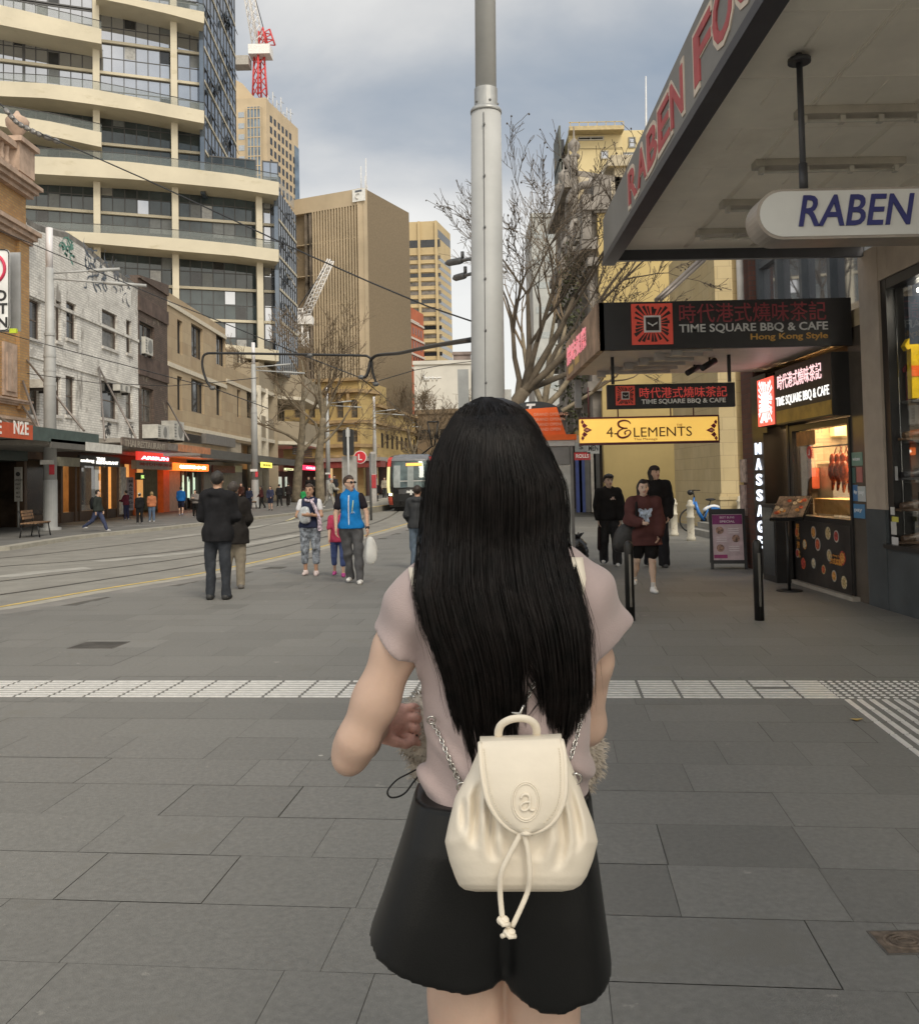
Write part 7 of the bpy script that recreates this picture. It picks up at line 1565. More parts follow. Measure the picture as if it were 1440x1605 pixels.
for k,(px,D,h,lab)in enumerate(((565,112,5,'bare plane tree behind the traffic signal and round red sign'),(600,122,5.5,'bare plane tree between the totem and the tram'),(650,112,6,'bare plane tree directly above the tram roof'),(692,118,6,'bare plane tree beside the tram pantograph'),(728,128,6,'bare plane tree nearest the left side of the big street pole'))):
 b=at(px,790,D); b.z=0
 tree('plane_tree',lab,b,[(b,.3),(b+Vector((.1,0,h*.45)),.24),(b+Vector((0,0,h*.8)),.2)],20+k,[(1,(.3,.2,1),3.8,.15),(1,(-.5,0,.9),3.6,.14),(.8,(.7,-.1,.7),3.4,.13),(.8,(-.7,.3,.6),3.4,.12),(1,(0,-.3,1),3.6,.13)],4,rmin=.026,spread=.6,up=.5)
# big plane tree behind the booth on the right, with seed pods
D=21
b=at(806,800,D); b.z=0
q=lambda px,py,d=0:at(px,py,D+d)
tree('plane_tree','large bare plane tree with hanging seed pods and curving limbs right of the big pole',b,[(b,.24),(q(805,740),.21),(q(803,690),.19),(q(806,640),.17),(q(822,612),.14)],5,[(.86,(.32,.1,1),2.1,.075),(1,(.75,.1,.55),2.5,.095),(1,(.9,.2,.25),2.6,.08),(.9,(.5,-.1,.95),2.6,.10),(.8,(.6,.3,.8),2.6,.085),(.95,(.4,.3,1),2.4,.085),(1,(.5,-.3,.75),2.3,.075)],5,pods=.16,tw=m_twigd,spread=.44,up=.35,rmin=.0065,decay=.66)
b=at(848,800,34); b.z=0
tree('plane_tree','bare plane tree farther back, its twigs against the ornate stone front',b,[(b,.25),(at(850,700,34),.22),(at(852,640,34),.18)],8,[(1,(.2,.1,1),3.6,.13),(1,(.6,0,.8),3.4,.12),(1,(-.5,.1,.9),3.2,.12),(.8,(.8,.2,.5),3.2,.1),(1,(.1,-.3,1),3.4,.11)],4,pods=.12,rmin=.009,spread=.6,up=.45)
# ---------------------------------------------------------------- soft bodies: blended tapered limbs turned into one skin
class Sdf:
 def __init__(s,lo,hi,vox):
  s.lo=np.array(lo,float); s.vox=vox; s.n=np.ceil((np.array(hi,float)-s.lo)/vox).astype(int)+1
  s.F=np.full(s.n,1.0,np.float32)
 def _sub(s,lo,hi):
  a=np.clip(np.floor((np.array(lo)-s.lo)/s.vox).astype(int),0,s.n); b=np.clip(np.ceil((np.array(hi)-s.lo)/s.vox).astype(int)+1,0,s.n)
  if(b<=a).any():return None,None
  ax=[s.lo[i]+s.vox*np.arange(a[i],b[i])for i in range(3)]
  return tuple(slice(a[i],b[i])for i in range(3)),np.stack(np.meshgrid(*ax,indexing='ij'),-1)
 def _mix(s,sl,d,k):
  f=s.F[sl]
  if k<=0:s.F[sl]=np.minimum(f,d); return
  h=np.maximum(k-np.abs(f-d),0)/k; s.F[sl]=np.minimum(f,d)-h*h*k*.25
 def cap(s,a,b,ra,rb,k=.03,flat=None,noise=None):
  """tapered capsule; flat=(axis, factor) squashes the section along an axis"""
  a,b=np.array(a,float),np.array(b,float); m=max(ra,rb)+k+3*s.vox+.02
  sl,p=s._sub(np.minimum(a,b)-m,np.maximum(a,b)+m)
  if sl is None:return s
  q=p-a; ab=b-a; L=float(ab@ab)+1e-12; t=np.clip((q@ab)/L,0,1); v=q-t[...,None]*ab
  if flat is not None:
   ax=np.array(flat[0],float); ax/=np.linalg.norm(ax); v=v+(v@ax)[...,None]*ax*(1/flat[1]-1)
  d=np.sqrt((v*v).sum(-1))-(ra+(rb-ra)*t)
  if noise:d=d+noise(p)
  s._mix(sl,d,k); return s
 def ell(s,c,r,k=.03,rot=None,noise=None):
  c=np.array(c,float); r=np.array(r,float); m=r.max()+k+3*s.vox+.02; sl,p=s._sub(c-m,c+m)
  if sl is None:return s
  q=p-c
  if rot is not None:q=q@np.array(rot)
  d=(np.sqrt(((q/r)**2).sum(-1))-1)*r.min()
  if noise:d=d+noise(p)
  s._mix(sl,d,k); return s
 def field(s,fn,k=.02):
  sl,p=s._sub(s.lo,s.lo+s.n*s.vox); s._mix(sl,fn(p).astype(np.float32),k); return s
 def cut(s,fn):
  sl,p=s._sub(s.lo,s.lo+s.n*s.vox); s.F=np.maximum(s.F,fn(p).astype(np.float32)); return s
 def add_noise(s,fn):
  sl,p=s._sub(s.lo,s.lo+s.n*s.vox); s.F=s.F+fn(p).astype(np.float32); return s
 def mesh(s,smooth=1):
  F=s.F; ins=F<0; n0,n1,n2=F.shape
  cnt=np.zeros((n0-1,n1-1,n2-1),np.int8)
  for i in(0,1):
   for j in(0,1):
    for k in(0,1):cnt+=ins[i:n0-1+i,j:n1-1+j,k:n2-1+k]
  act=(cnt>0)&(cnt<8); idx=np.full(act.shape,-1,np.int64); ci=np.argwhere(act); idx[act]=np.arange(len(ci))
  if not len(ci):return np.zeros((0,3)),[]
  acc=np.zeros((len(ci),3)); num=np.zeros(len(ci))
  cs=[(i,j,k)for i in(0,1)for j in(0,1)for k in(0,1)]
  for a in cs:
   for ax in range(3):
    if a[ax]:continue
    b=list(a); b[ax]=1; fa=F[ci[:,0]+a[0],ci[:,1]+a[1],ci[:,2]+a[2]].astype(float); fb=F[ci[:,0]+b[0],ci[:,1]+b[1],ci[:,2]+b[2]].astype(float)
    x=(fa<0)!=(fb<0); t=np.where(x,fa/np.where(x,fa-fb,1),0); pt=np.tile(np.array(a,float),(len(ci),1)); pt[:,ax]+=t
    acc[x]+=pt[x]; num[x]+=1
  v=s.lo+(ci+acc/num[:,None])*s.vox; fs=[]
  for ax in range(3):
   o=[i for i in range(3)if i!=ax]; A=[slice(None)]*3; B=[slice(None)]*3; A[ax]=slice(0,-1); B[ax]=slice(1,None)
   for q in o:A[q]=slice(1,-1); B[q]=slice(1,-1)
   ia,ib=ins[tuple(A)],ins[tuple(B)]; e=np.argwhere(ia!=ib)
   if not len(e):continue
   sgn=ia[tuple(e.T)]; base=e.copy(); base[:,o[0]]+=1; base[:,o[1]]+=1; base[:,o]-=0
   def C(d0,d1):c=base.copy(); c[:,o[0]]+=d0; c[:,o[1]]+=d1; return idx[tuple(c.T)]
   q=np.stack([C(-1,-1),C(0,-1),C(0,0),C(-1,0)],1)
   flip=sgn if ax!=1 else~sgn
   q[~flip]=q[~flip][:,::-1]; fs.append(q)
  f=np.concatenate(fs); f=f[(f>=0).all(1)]
  for _ in range(smooth):
   nb=np.zeros_like(v); c=np.zeros(len(v))
   for i in range(4):
    a,b=f[:,i],f[:,(i+1)%4]; np.add.at(nb,a,v[b]); np.add.at(c,a,1); np.add.at(nb,b,v[a]); np.add.at(c,b,1)
   v=.5*v+.5*nb/np.maximum(c,1)[:,None]
  return v,f
 def obj(s,name,mat,parent,smooth=1,zones=None):
  """zones: function(centres)->material index, mats list in mat"""
  v,f=s.mesh(smooth); me=bpy.data.meshes.new(name); me.from_pydata(v.tolist(),[],f.tolist()if len(f)else[])
  mats=mat if isinstance(mat,(list,tuple))else[mat]
  for m_ in mats:me.materials.append(m_)
  me.polygons.foreach_set('use_smooth',[True]*len(me.polygons))
  if zones is not None and len(f):me.polygons.foreach_set('material_index',zones(v[f].mean(1)).astype(int))
  me.update(); o=bpy.data.objects.new(name,me); S.collection.objects.link(o); o.parent=parent; return o
def folds(amp,f=14,seed=0,vert=.35):
 r=np.random.RandomState(seed); ph=r.rand(8)*6.28; dr=r.randn(4,3); dr[:,2]*=vert; dr/=np.linalg.norm(dr,axis=1)[:,None]
 def fn(p):
  o=-1.1
  for i in range(4):o=o+np.sin((p@dr[i])*f*(1+.45*i)+ph[i]+1.3*np.sin((p@dr[(i+1)%4])*f*.5+ph[i+4]))/(1+.5*i)
  return o*amp*.5
 return fn
SKIN={}
def skin(tone=0):
 c=((.52,.34,.25),(.40,.24,.16),(.56,.40,.31),(.60,.44,.35))[tone]
 return M('skin_%d'%tone,c,.5,var=.05,scale=6,spec=.35,sss=.12,bump=.04,bscale=300,stain=(2.2,.58,.2,(c[0]*1.02,c[1]*.88,c[2]*.85)))
def person(label,loc,rz,h=1.70,vox=.015,tone=0,top=None,bot=None,shoes=(.6,.6,.6),hair=None,legs=((8,4),(-8,12)),arms=((4,8,14,4),(4,8,14,4)),lean=0,group=None,turn=0,tilt=0,extra=None,stout=1.0,cat='person',sit=0):
 t=thing('person',label,cat,(loc[0],loc[1],loc[2]),rz,group); q=h/1.75; A=lambda*p:np.array(p,float)*q
 sn,cs_=math.sin,math.cos; ln=R(lean)
 J={}
 hipz=.93
 for s,k in((-1,0),(1,1)):
  f,kn=R(legs[k][0]),R(legs[k][1]); ab=R(legs[k][2]if len(legs[k])>2 else 2)
  hp=A(.092*s,0,.91); d1=np.array([s*sn(ab),sn(f)*cs_(ab),-cs_(f)*cs_(ab)]); K=hp+d1*.42*q; d2=np.array([s*sn(ab)*.4,sn(f-kn),-cs_(f-kn)]); an=K+d2*.415*q
  J['hip',k],J['knee',k],J['ank',k]=hp,K,an
 low=min(J['ank',0][2],J['ank',1][2])-.075*q
 for k in J:J[k]=J[k]-np.array([0,0,low])
 dz=-low
 bend=lambda y,z:np.array([0,y*q+sn(ln)*(z-.93)*q,(.93+(z-.93)*cs_(ln))*q+dz])
 pel,wai,che,nck,hd=bend(0,.93),bend(.005,1.10),bend(0,1.30),bend(-.01,1.475),bend(.03,1.63)
 rt=R(turn); X=np.array([1,0,0.])
 for s,k in((-1,0),(1,1)):
  fw,out,el,inw=[R(x)for x in arms[k]]; sh=bend(0,1.415)+X*.168*s*q*stout
  d1=np.array([s*sn(out),sn(fw+ln)*cs_(out),-cs_(fw+ln)*cs_(out)]); E=sh+d1*.285*q; d2=np.array([-s*sn(inw),sn(fw+el+ln)*cs_(inw),-cs_(fw+el+ln)*cs_(inw)]); W_=E+d2*.245*q
  J['sh',k],J['el',k],J['wr',k],J['hd',k]=sh,E,W_,d2
 P=np.array(list(J.values())); pad=.22*q; lo=np.minimum(P.min(0),hd-.15*q)-pad; hi=np.maximum(P.max(0),hd+.15*q)+pad*.6; lo[2]=-.02
 bd=Sdf(lo,hi,vox); sk=skin(tone); Y=(0,1,0)
# head, with jaw, nose, ears, brow
 cr,sr=cs_(rt),sn(rt); RT=np.array([[cr,-sr,0],[sr,cr,0],[0,0,1]]); tl=R(tilt); RX=np.array([[1,0,0],[0,cs_(tl),-sn(tl)],[0,sn(tl),cs_(tl)]]); RH=RT@RX; H=lambda*p:hd+RH@(np.array(p)*q)
 bd.ell(H(0,-.01,.025),A(.074,.094,.098),.02*q,RH); bd.cap(H(0,.035,-.04),H(0,.05,-.085),.058*q,.036*q,.03*q); bd.cap(H(0,.088,.012),H(0,.108,-.02),.010*q,.015*q,.012*q)
 for s in(-1,1):bd.ell(H(.076*s,-.012,-.005),A(.012,.026,.034),.008*q,RH); bd.ell(H(.032*s,.075,.028),A(.022,.014,.008),.012*q,RH)
 bd.cap(H(-.016,.09,-.052),H(.016,.09,-.052),.009*q,.009*q,.01*q)
 bd.cap(nck,hd-np.array([0,0,.05*q]),.056*q,.052*q,.03*q)
 w_=stout
 bd.cap(pel-X*.06*q,pel+X*.06*q,.10*q*w_,.10*q*w_,.04*q,(Y,.85)); bd.cap(wai,che,.125*q*w_,.15*q*w_,.06*q,(Y,.72)); bd.cap(pel,wai,.13*q*w_,.12*q*w_,.06*q,(Y,.75)); [bd.cap(bend(-.005,1.47)+X*.03*s_*q,bend(0,1.415)+X*.13*s_*q*w_,.05*q,.05*q,.05*q)for s_ in(-1,1)]
 for k,s in((0,-1),(1,1)):
  bd.cap(J['sh',k],J['el',k],.048*q,.039*q,.03*q); bd.cap(J['el',k],J['wr',k],.04*q,.026*q,.015*q)
  d=J['hd',k]; w=J['wr',k]; side=np.cross(d,(0,1,0)if abs(d[1])<.9 else(0,0,1)); side/=np.linalg.norm(side); side=np.array([0,1,0])*.9+side*.2 if abs(d[1])<.5 else np.array([0,.3,1.]); side-=d*(side@d); side/=np.linalg.norm(side); nrm=np.cross(d,side)
  bd.cap(w,w+d*.075*q,.026*q,.034*q,.015*q,(nrm,.55))
  for j,(of,ll)in enumerate(((-.024,.062),(-.008,.074),(.009,.07),(.024,.056))):
   r=max(.0085*q,vox*.62); b0=w+d*.09*q+side*of*q; b1=b0+(d*.55*ll-nrm*s*.012)*q; b2=b1+(d*.45*ll*.9-nrm*s*.030)*q; bd.cap(b0,b1,r,r,.006*q); bd.cap(b1,b2,r,r*.85,.004*q)
  r=max(.0095*q,vox*.62); bd.cap(w+d*.03*q+side*.026*q,w+d*.08*q+side*.056*q-nrm*s*.015*q,r*1.2,r,.01*q)
  bd.cap(J['hip',k],J['knee',k],.078*q*w_,.053*q,.04*q); bd.cap(J['knee',k],J['ank',k],.052*q,.034*q,.02*q); mid=J['knee',k]*.68+J['ank',k]*.32; bd.ell(mid-np.array([0,.012*q,0]),A(.05,.054,.10),.03*q)
  fdir=np.array([.12*s,1,0]); bd.cap(J['ank',k]-np.array([0,.02*q,.03*q]),J['ank',k]+fdir*.1*q-np.array([0,0,.045*q]),.036*q,.028*q,.03*q)
 def zone(c):
  v=((c-hd)@RH)/q; return np.where((np.abs(v[:,0])<.024)&(v[:,1]>.06)&(np.abs(v[:,2]+.052)<.009),1,0)
 bd.obj('body',[sk,M('lips_%d'%tone,(.36,.13,.11),.5)],t,1,zone)
 for s in(-1,1):
  if vox<.019:
   mb=MB(); c=H(.032*s,.083,.012); mb.ell(c,.013*q,.008*q,.0065*q,M('eye_dark',(.015,.01,.008),.2),8,6); o=mb.build('eye',None,None); o.parent=t
   mb=MB(); a,b=H(.018*s,.094,.036),H(.05*s,.082,.036); mb.tube([a,(Vector(a)+Vector(b))/2+Vector((0,.003,.004)),b],.0045*q,5,M('brow_hair',(.03,.02,.015),.8)); o=mb.build('eyebrow',None,None); o.parent=t
# garments
 def sleeve(g,f,puff,cuff=1.0):
  for k in(0,1):
   sh,el,wr=J['sh',k],J['el',k],J['wr',k]
   g.cap(sh,sh+(el-sh)*min(1,f*2),.057*q+puff,(.050+.016*(1-min(1,f*2)))*q+puff*.9,.03*q)
   if f>.5:g.cap(el,el+(wr-el)*(f-.5)*2,.05*q+puff,.036*q*cuff+puff*.8,.03*q)
 if top:
  pf=top.get('puff',.012)*q; g=Sdf(lo,hi,vox); hem=top.get('hem',.88)
  hz=bend(0,hem)
  [g.cap(bend(-.005,1.465)+X*.03*s_*q,bend(0,1.405)+X*.12*s_*q*w_,.056*q+pf*.5,.058*q+pf*.6,.05*q)for s_ in(-1,1)]; g.cap(wai,che,.132*q*w_+pf,.148*q*w_+pf,.05*q,(Y,.78)); g.cap(pel-X*.06*q,wai,.135*q*w_+pf,.12*q*w_+pf,.05*q,(Y,.86)); g.cap(pel+X*.06*q,wai,.135*q*w_+pf,.12*q*w_+pf,.05*q,(Y,.86)); hz[2]<pel[2]and g.cap(pel-np.array([0,0,.03*q]),np.array([pel[0],pel[1],hz[2]-.08*q]),.168*q*w_+pf,.165*q*w_+pf,.05*q,(Y,.84))
  if hem<.8:
   for k in(0,1):g.cap(J['hip',k],J['hip',k]*.35+J['knee',k]*.65,.105*q*w_+pf,.10*q+pf*2,.08*q)
  if top.get('sleeve',1):sleeve(g,top.get('sleeve',1),pf)
  g.cap(nck-np.array([0,0,.02*q]),nck+np.array([0,0,.022*q]),.066*q,.062*q,.03*q)
  if top.get('hood'):g.ell(bend(-.075,1.455),A(.105,.06,.06),.03*q); g.cap(bend(-.05,1.50)-X*.06*q,bend(-.05,1.50)+X*.06*q,.03*q,.03*q,.03*q)
  if top.get('collar'):g.cap(nck,nck+np.array([0,0,.05*q]),.075*q,.07*q,.02*q)
  g.add_noise(folds(.015*q*top.get('fold',1),24/q,sum(map(ord,label))%1000))
  g.cut(lambda p:(hz[2]-p[...,2])); g.cut(lambda p:np.where(np.hypot(p[...,0]-nck[0],p[...,1]-nck[1]-.01)<.062*q,p[...,2]-(nck[2]+.03*q+(.05*q if top.get('collar')else 0)-.03*q*(p[...,1]>nck[1]+.02)),-1.))
  tc=top['col']; o=g.obj(top.get('name','top'),cloth(tc)if not hasattr(tc,'name')else tc,t); J['top']=o
 if bot:
  pf=bot.get('puff',.01)*q; g=Sdf(lo,hi,vox); ln_=bot.get('len',1)
  g.cap(pel-X*.055*q,pel+X*.055*q,.122*q*w_+pf*.5,.122*q*w_+pf*.5,.05*q,(Y,.9)); g.cap(pel,wai,.13*q*w_,.122*q*w_,.05*q,(Y,.8))
  for k in(0,1):
   hp,kn,an=J['hip',k],J['knee',k],J['ank',k]
   g.cap(hp,hp+(kn-hp)*min(1,ln_*2),.096*q*w_+pf,(.062+.03*(1-min(1,ln_*2)))*q+pf,.03*q)
   if ln_>.5:e=kn+(an-kn)*(ln_-.5)*2*(1.02); g.cap(kn,e,.06*q+pf,(.046 if ln_>.95 else .055)*q+pf*bot.get('flare',1),.02*q)
  if bot.get('skirt'):g.cap(pel-np.array([0,0,.05*q]),pel-np.array([0,0,.30*q*ln_*2]),.14*q+pf,.17*q+pf,.04*q,(Y,.8))
  g.add_noise(folds(.013*q*bot.get('fold',1),26/q,7+sum(map(ord,label))%500)); wz=wai[2]-.02*q
  g.cut(lambda p:p[...,2]-wz); g.cut(lambda p:.03*q-p[...,2])
  bc=bot['col']; g.obj(bot.get('name','trousers'),cloth(bc)if not hasattr(bc,'name')else bc,t)
 if shoes is not None:
  for k,s in((0,-1),(1,1)):
   an=J['ank',k]; f=np.array([.12*s,1,0]); sd=Sdf(an-.22*q,an+.26*q,max(vox*.7,.008)); d0=an-np.array([0,.03*q,.035*q]); d1=an+f*.125*q-np.array([0,0,.045*q]); sd.cap(d0,d1,.045*q,.036*q,.03*q,((0,0,1),.9)); sd.cap(an-np.array([0,.012*q,.04*q]),an+np.array([0,0,.01*q]),.048*q,.046*q,.03*q); fz=an[2]-.073*q; sd.cut(lambda p:fz-p[...,2]); sd.cut(lambda p:p[...,2]-(an[2]+.022*q))
   o=sd.obj('shoe',M('shoe_%d_%d_%d'%tuple(int(x*99)for x in shoes),shoes,.6,var=.08,scale=20),t)
   if sum(shoes)<2.2 and vox<.019:pass
 if hair:
  st=hair.get('style','short'); hc=hair.get('col',(.018,.014,.012)); hm=M('hair_%d_%d_%d'%tuple(int(x*999)for x in hc),hc,.45,var=.35,scale=30,bump=.5,bscale=90,bstretch=(3,3,.4),spec=.4)
  g=Sdf(hd-.36*q,hd+.24*q,min(vox,.014))
  g.ell(H(0,-.02,.04),A(.086,.104,.098),.02*q,RH)
  if st=='long':g.cap(H(-.03,-.07,0),H(-.05,-.075,-.24),.07*q,.05*q,.04*q); g.cap(H(.03,-.07,0),H(.05,-.075,-.24),.07*q,.05*q,.04*q)
  if st=='mid':g.cap(H(-.04,-.05,0),H(-.055,-.04,-.11),.06*q,.04*q,.04*q); g.cap(H(.04,-.05,0),H(.055,-.04,-.11),.06*q,.04*q,.04*q)
  if st=='bun':g.ell(H(0,-.12,.06),A(.05,.045,.05),.02*q)
  if st=='mop':g.ell(H(0,.03,.085),A(.092,.09,.05),.03*q,RH); g.ell(H(0,-.06,.02),A(.09,.07,.07),.03*q)
  g.add_noise(folds(.006*q,60/q,5,.15))
  fz=hair.get('fringe',.062)
  def face(p):
   v=((p-hd)@RH)/q; return np.where(v[...,1]>.0,np.minimum((fz+.02*np.abs(v[...,0])/.08)-v[...,2],.05)*1.0*np.clip((v[...,1])/.03,0,1)-.02*(1-np.clip(v[...,1]/.03,0,1)),-.05)*q
  g.cut(face)
  if st in('short','mop','bun'):
   def low_(p):v=((p-hd)@RH)/q; return((-.055 if st!='bun' else-.03)-v[...,2])*q
   g.cut(low_)
  g.obj('hair',hm,t)
  if st=='cap' or hair.get('hat'):
   hc2=hair['hat']; g=Sdf(hd-.2*q,hd+.26*q,min(vox,.012)); g.ell(H(0,-.01,.06),A(.092,.108,.085),.01*q,RH); g.cut(lambda p:(.05*q-((p-hd)@RH)[...,2]))
   if hair.get('brim'):g.cap(H(0,.06,.055),H(0,.15,.045),.07*q,.05*q,.02*q,((0,0,1),.2))
   g.obj('hat',cloth(hc2),t)
 J.update(hd=hd,H=H,q=q,nck=nck,pel=pel,che=che,wai=wai,lo=lo,hi=hi,RH=RH,bend=bend,sh0=J['sh',0],sh1=J['sh',1])
 W4=Matrix.Translation(Vector(loc))@Matrix.Rotation(rz,4,'Z'); J['W']=lambda p:W4@Vector(p)
 if extra:extra(t,J)
 return t,J
def ch(mb,name,mat,t):
 """child whose mesh is already in the thing's own frame"""
 o=mb.build(name,mat,None); o.parent=t; return o
# ---------------------------------------------------------------- people in the street
def put(px,py,z=0.004):g=gnd(px,py,z); return(g.x,g.y,z)
def hgt(px,py,top,z=0.004):return(py-top)/1440*gnd(px,py,z).y
DK=(.018,.018,.019)
DENIM=(.10,.14,.21)
# pair standing with their backs to us
def seam(t,J):
 mb=MB(); q=J['q']
 for k in range(5):z=.93+.09*k; a=J['bend'](-.135,z); mb.tube([a+np.array([-.14*q,.05*q,.0]),a+np.array([0,-.012*q,.02*q*(k%2)]),a+np.array([.14*q,.05*q,.01])],.004,4)
 J['W']
person('man in black hooded jacket standing with his back turned, hands in front',put(342,940),R(-4),hgt(342,942,741),.012,1,dict(col=(.016,.016,.018),hood=1,puff=.026,hem=.80,name='jacket',fold=1.3),dict(col=(.038,.042,.05),puff=.008),(.02,.02,.02),dict(style='short',col=(.03,.026,.023)),((1,1),(0,1)),((14,12,62,28),(10,12,66,30)))
person('man in black padded jacket and khaki trousers half hidden behind the hooded man',put(367,923),R(12),hgt(370,923,757),.014,1,dict(col=(.02,.018,.017),puff=.03,hem=.74,name='jacket',collar=1),dict(col=(.23,.20,.155),puff=.012),(.12,.11,.10),dict(style='short',col=(.05,.04,.034)),((2,3),(-1,2)),((10,10,30,10),(12,12,50,10)))
# family walking towards us
def fam_woman(t,J):
 q=J['q']; B=J['bend']; mb=MB()
 for k in range(26):
  f=k/25; a=-2.6+5.2*f
 pts=[B(.0,1.47)+np.array([.085*q*math.cos(a),.02*q+.085*q*math.sin(a),-.035*q*math.sin(a)])for a in np.linspace(0,6.283,20)[:-1]]
 mb.tube(pts,.028*q,8,None,True,False,True); pts=[B(.10,1.43)+np.array([-.05*q,0,0]),B(.145,1.30)+np.array([-.13*q,0,0]),B(.13,1.1)+np.array([-.20*q,0,0]),B(.12,.95)+np.array([-.21*q,0,0]),B(.12,.86)+np.array([-.22*q,0,0])]
 mb.tube(sm(pts),list(np.linspace(.03,.05,21)*q),8); ch(mb,'scarf',M('patterned_scarf',(.34,.28,.32),.8,var=.9,scale=26),t)
 for k in(0,1):
  g=Sdf(J['lo'],J['hi'],.015); sh,el=J['sh',k],J['el',k]; g.cap(sh+np.array([0,0,.0]),sh+(el-sh)*.5,.062*q,.06*q,.02); g.obj('white_sleeve',cloth((.62,.62,.64)),t)
  g=Sdf(J['lo'],J['hi'],.015); kn,an=J['knee',k],J['ank',k]; g.cap(kn+(an-kn)*.12,kn+(an-kn)*.34,.064*q,.058*q,.01); g.obj('black_cuff',cloth((.02,.02,.025)),t)
tW,jW=person('woman with printed capri leggings, navy top and loose patterned scarf walking towards us',put(487,902),R(178),hgt(487,903,760),.013,1,dict(col=(.025,.03,.06),sleeve=0,hem=.92,puff=.012),dict(col=M('printed_leggings',(.17,.19,.22),.8,var=.9,scale=16),len=.76,puff=.006,name='leggings'),(.62,.52,.50),dict(style='bun',col=(.05,.028,.018)),((4,3),(-3,5)),((18,14,78,52),(16,14,82,56)),0,None,-4,0,fam_woman)
def bagmesh(name,label,c,r,mat,cat,seed=1,drop=.0,n=14,m=10):
 mb=MB(); rg=random.Random(seed); c=Vector(c); vs=[]; ph=[rg.random()*6 for _ in range(4)]
 for i in range(m+1):
  th=math.pi*i/m
  for j in range(n):
   a=2*math.pi*j/n; k=1+.13*math.sin(3*a+ph[0]+i*.7)+.10*math.sin(5*a+ph[1]-i); zz=math.cos(th); vs.append(c+Vector((r[0]*math.sin(th)**.7*math.cos(a)*k*(1-.25*max(0,zz)),r[1]*math.sin(th)**.7*math.sin(a)*k,r[2]*zz)))
 mb.add(vs,[(i*n+j,(i+1)*n+j,(i+1)*n+(j+1)%n,i*n+(j+1)%n)for i in range(m)for j in range(n)],None,True)
 return mb,tag(mb.build(name,mat,None,c),label,cat)
m_clear=M('clear_plastic',(.55,.58,.60),.18,0,var=.25,scale=8,alpha=.75,bump=.4,bscale=25)
bagmesh('clear_package','rounded clear plastic package hugged by the woman with the scarf',jW['W'](jW['bend'](.20,1.17)+np.array([.05,0,0])),(.11,.06,.15),m_clear,'package',3)
person('young girl in pink top and blue leggings, partly hidden behind the blue vest',put(531,904),R(184),1.24,.014,0,dict(col=(.40,.05,.10),sleeve=.4,hem=.84,puff=.012),dict(col=(.06,.085,.20),len=.72,puff=.005,name='leggings'),(.45,.06,.25),dict(style='long',col=(.05,.03,.02)),((10,10),(-8,14)),((10,10,40,10),(10,8,20,0)))
def vest_man(t,J):
 q=J['q']; B=J['bend']; mb=MB(); mb.tube(sm([B(.12,1.44),B(.152,1.33),B(.158,1.2),B(.152,1.05),B(.150,.90)]),.010*q,6); ch(mb,'white_zip',paint((.66,.68,.72),.5),t)
 mb=MB(); mb.tube([B(.142,1.36)+np.array([-.075*q,0,0]),B(.155,1.16)+np.array([-.055*q,0,0])],.007*q,6); ch(mb,'chest_zip',paint((.62,.68,.30),.5),t)
 mb=MB(); a=B(.158,1.15)+np.array([-.10*q,0,0]); mb.tube([a,a+np.array([.02,0,.025]),a+np.array([.035,0,.0]),a+np.array([.05,0,.02]),a+np.array([.06,0,-.005])],.004,5); ch(mb,'chest_mark',paint((.6,.63,.68),.5),t)
 for k in(0,1):
  g=Sdf(J['lo'],J['hi'],.013); sh,el=J['sh',k],J['el',k]; g.cap(sh,sh+(el-sh)*.55,.064*q,.066*q,.02); g.add_noise(folds(.008,30,3)); g.obj('polo_sleeve',cloth((.022,.018,.022)),t)
 H=J['H']; mb=MB()
 for s in(-1,1):c=Vector(H(.034*s,.097,.02)); mb.ell(c,.024,.012,.018)
 mb.tube([H(-.078,.0,.02),H(-.06,.08,.025),H(0,.105,.026),H(.06,.08,.025),H(.078,0,.02)],.004,5); ch(mb,'sunglasses',M('dark_lens',(.012,.012,.014),.1),t)
 mb=MB(); w_=J['wr',0]; d=J['hd',0]; mb.tube([w_-d*.012,w_+d*.02],.033,14); ch(mb,'watch',M('watch_black',(.03,.025,.03),.3),t)
tM,jM=person('man in bright blue zip vest and sunglasses, looking aside while walking',put(551,915),R(176),hgt(551,916,747),.012,0,dict(col=(.012,.17,.47),sleeve=0,hem=.90,puff=.02,collar=1,name='vest',fold=.8),dict(col=(.095,.095,.10),puff=.008),(.66,.65,.63),dict(style='short',col=(.045,.026,.018)),((4,3,5),(-6,14,-4)),((4,20,14,-6),(6,14,12,4)),0,None,48,0,vest_man)
c=Vector(jM['W'](jM['wr',0]+jM['hd',0]*.12)); mb,o=bagmesh('plastic_bag','white plastic carrier bag hanging from the hand of the man in the blue vest',c+Vector((.04,0,-.25)),(.10,.06,.22),M('white_plastic_bag',(.60,.60,.58),.4,var=.12,bump=.5,bscale=18),'bag',5)
# man walking away by the hair
person('man in dark grey jacket and blue jeans, half hidden by the long black hair',put(656,892),R(-8),hgt(656,893,762),.014,1,dict(col=(.045,.047,.05),hood=1,puff=.024,hem=.86,name='jacket'),dict(col=(.13,.17,.22),puff=.012,name='jeans'),(.09,.07,.06),dict(style='short',col=(.03,.02,.016)),((6,4),(-6,10)),((6,14,40,10),(6,10,40,10)))
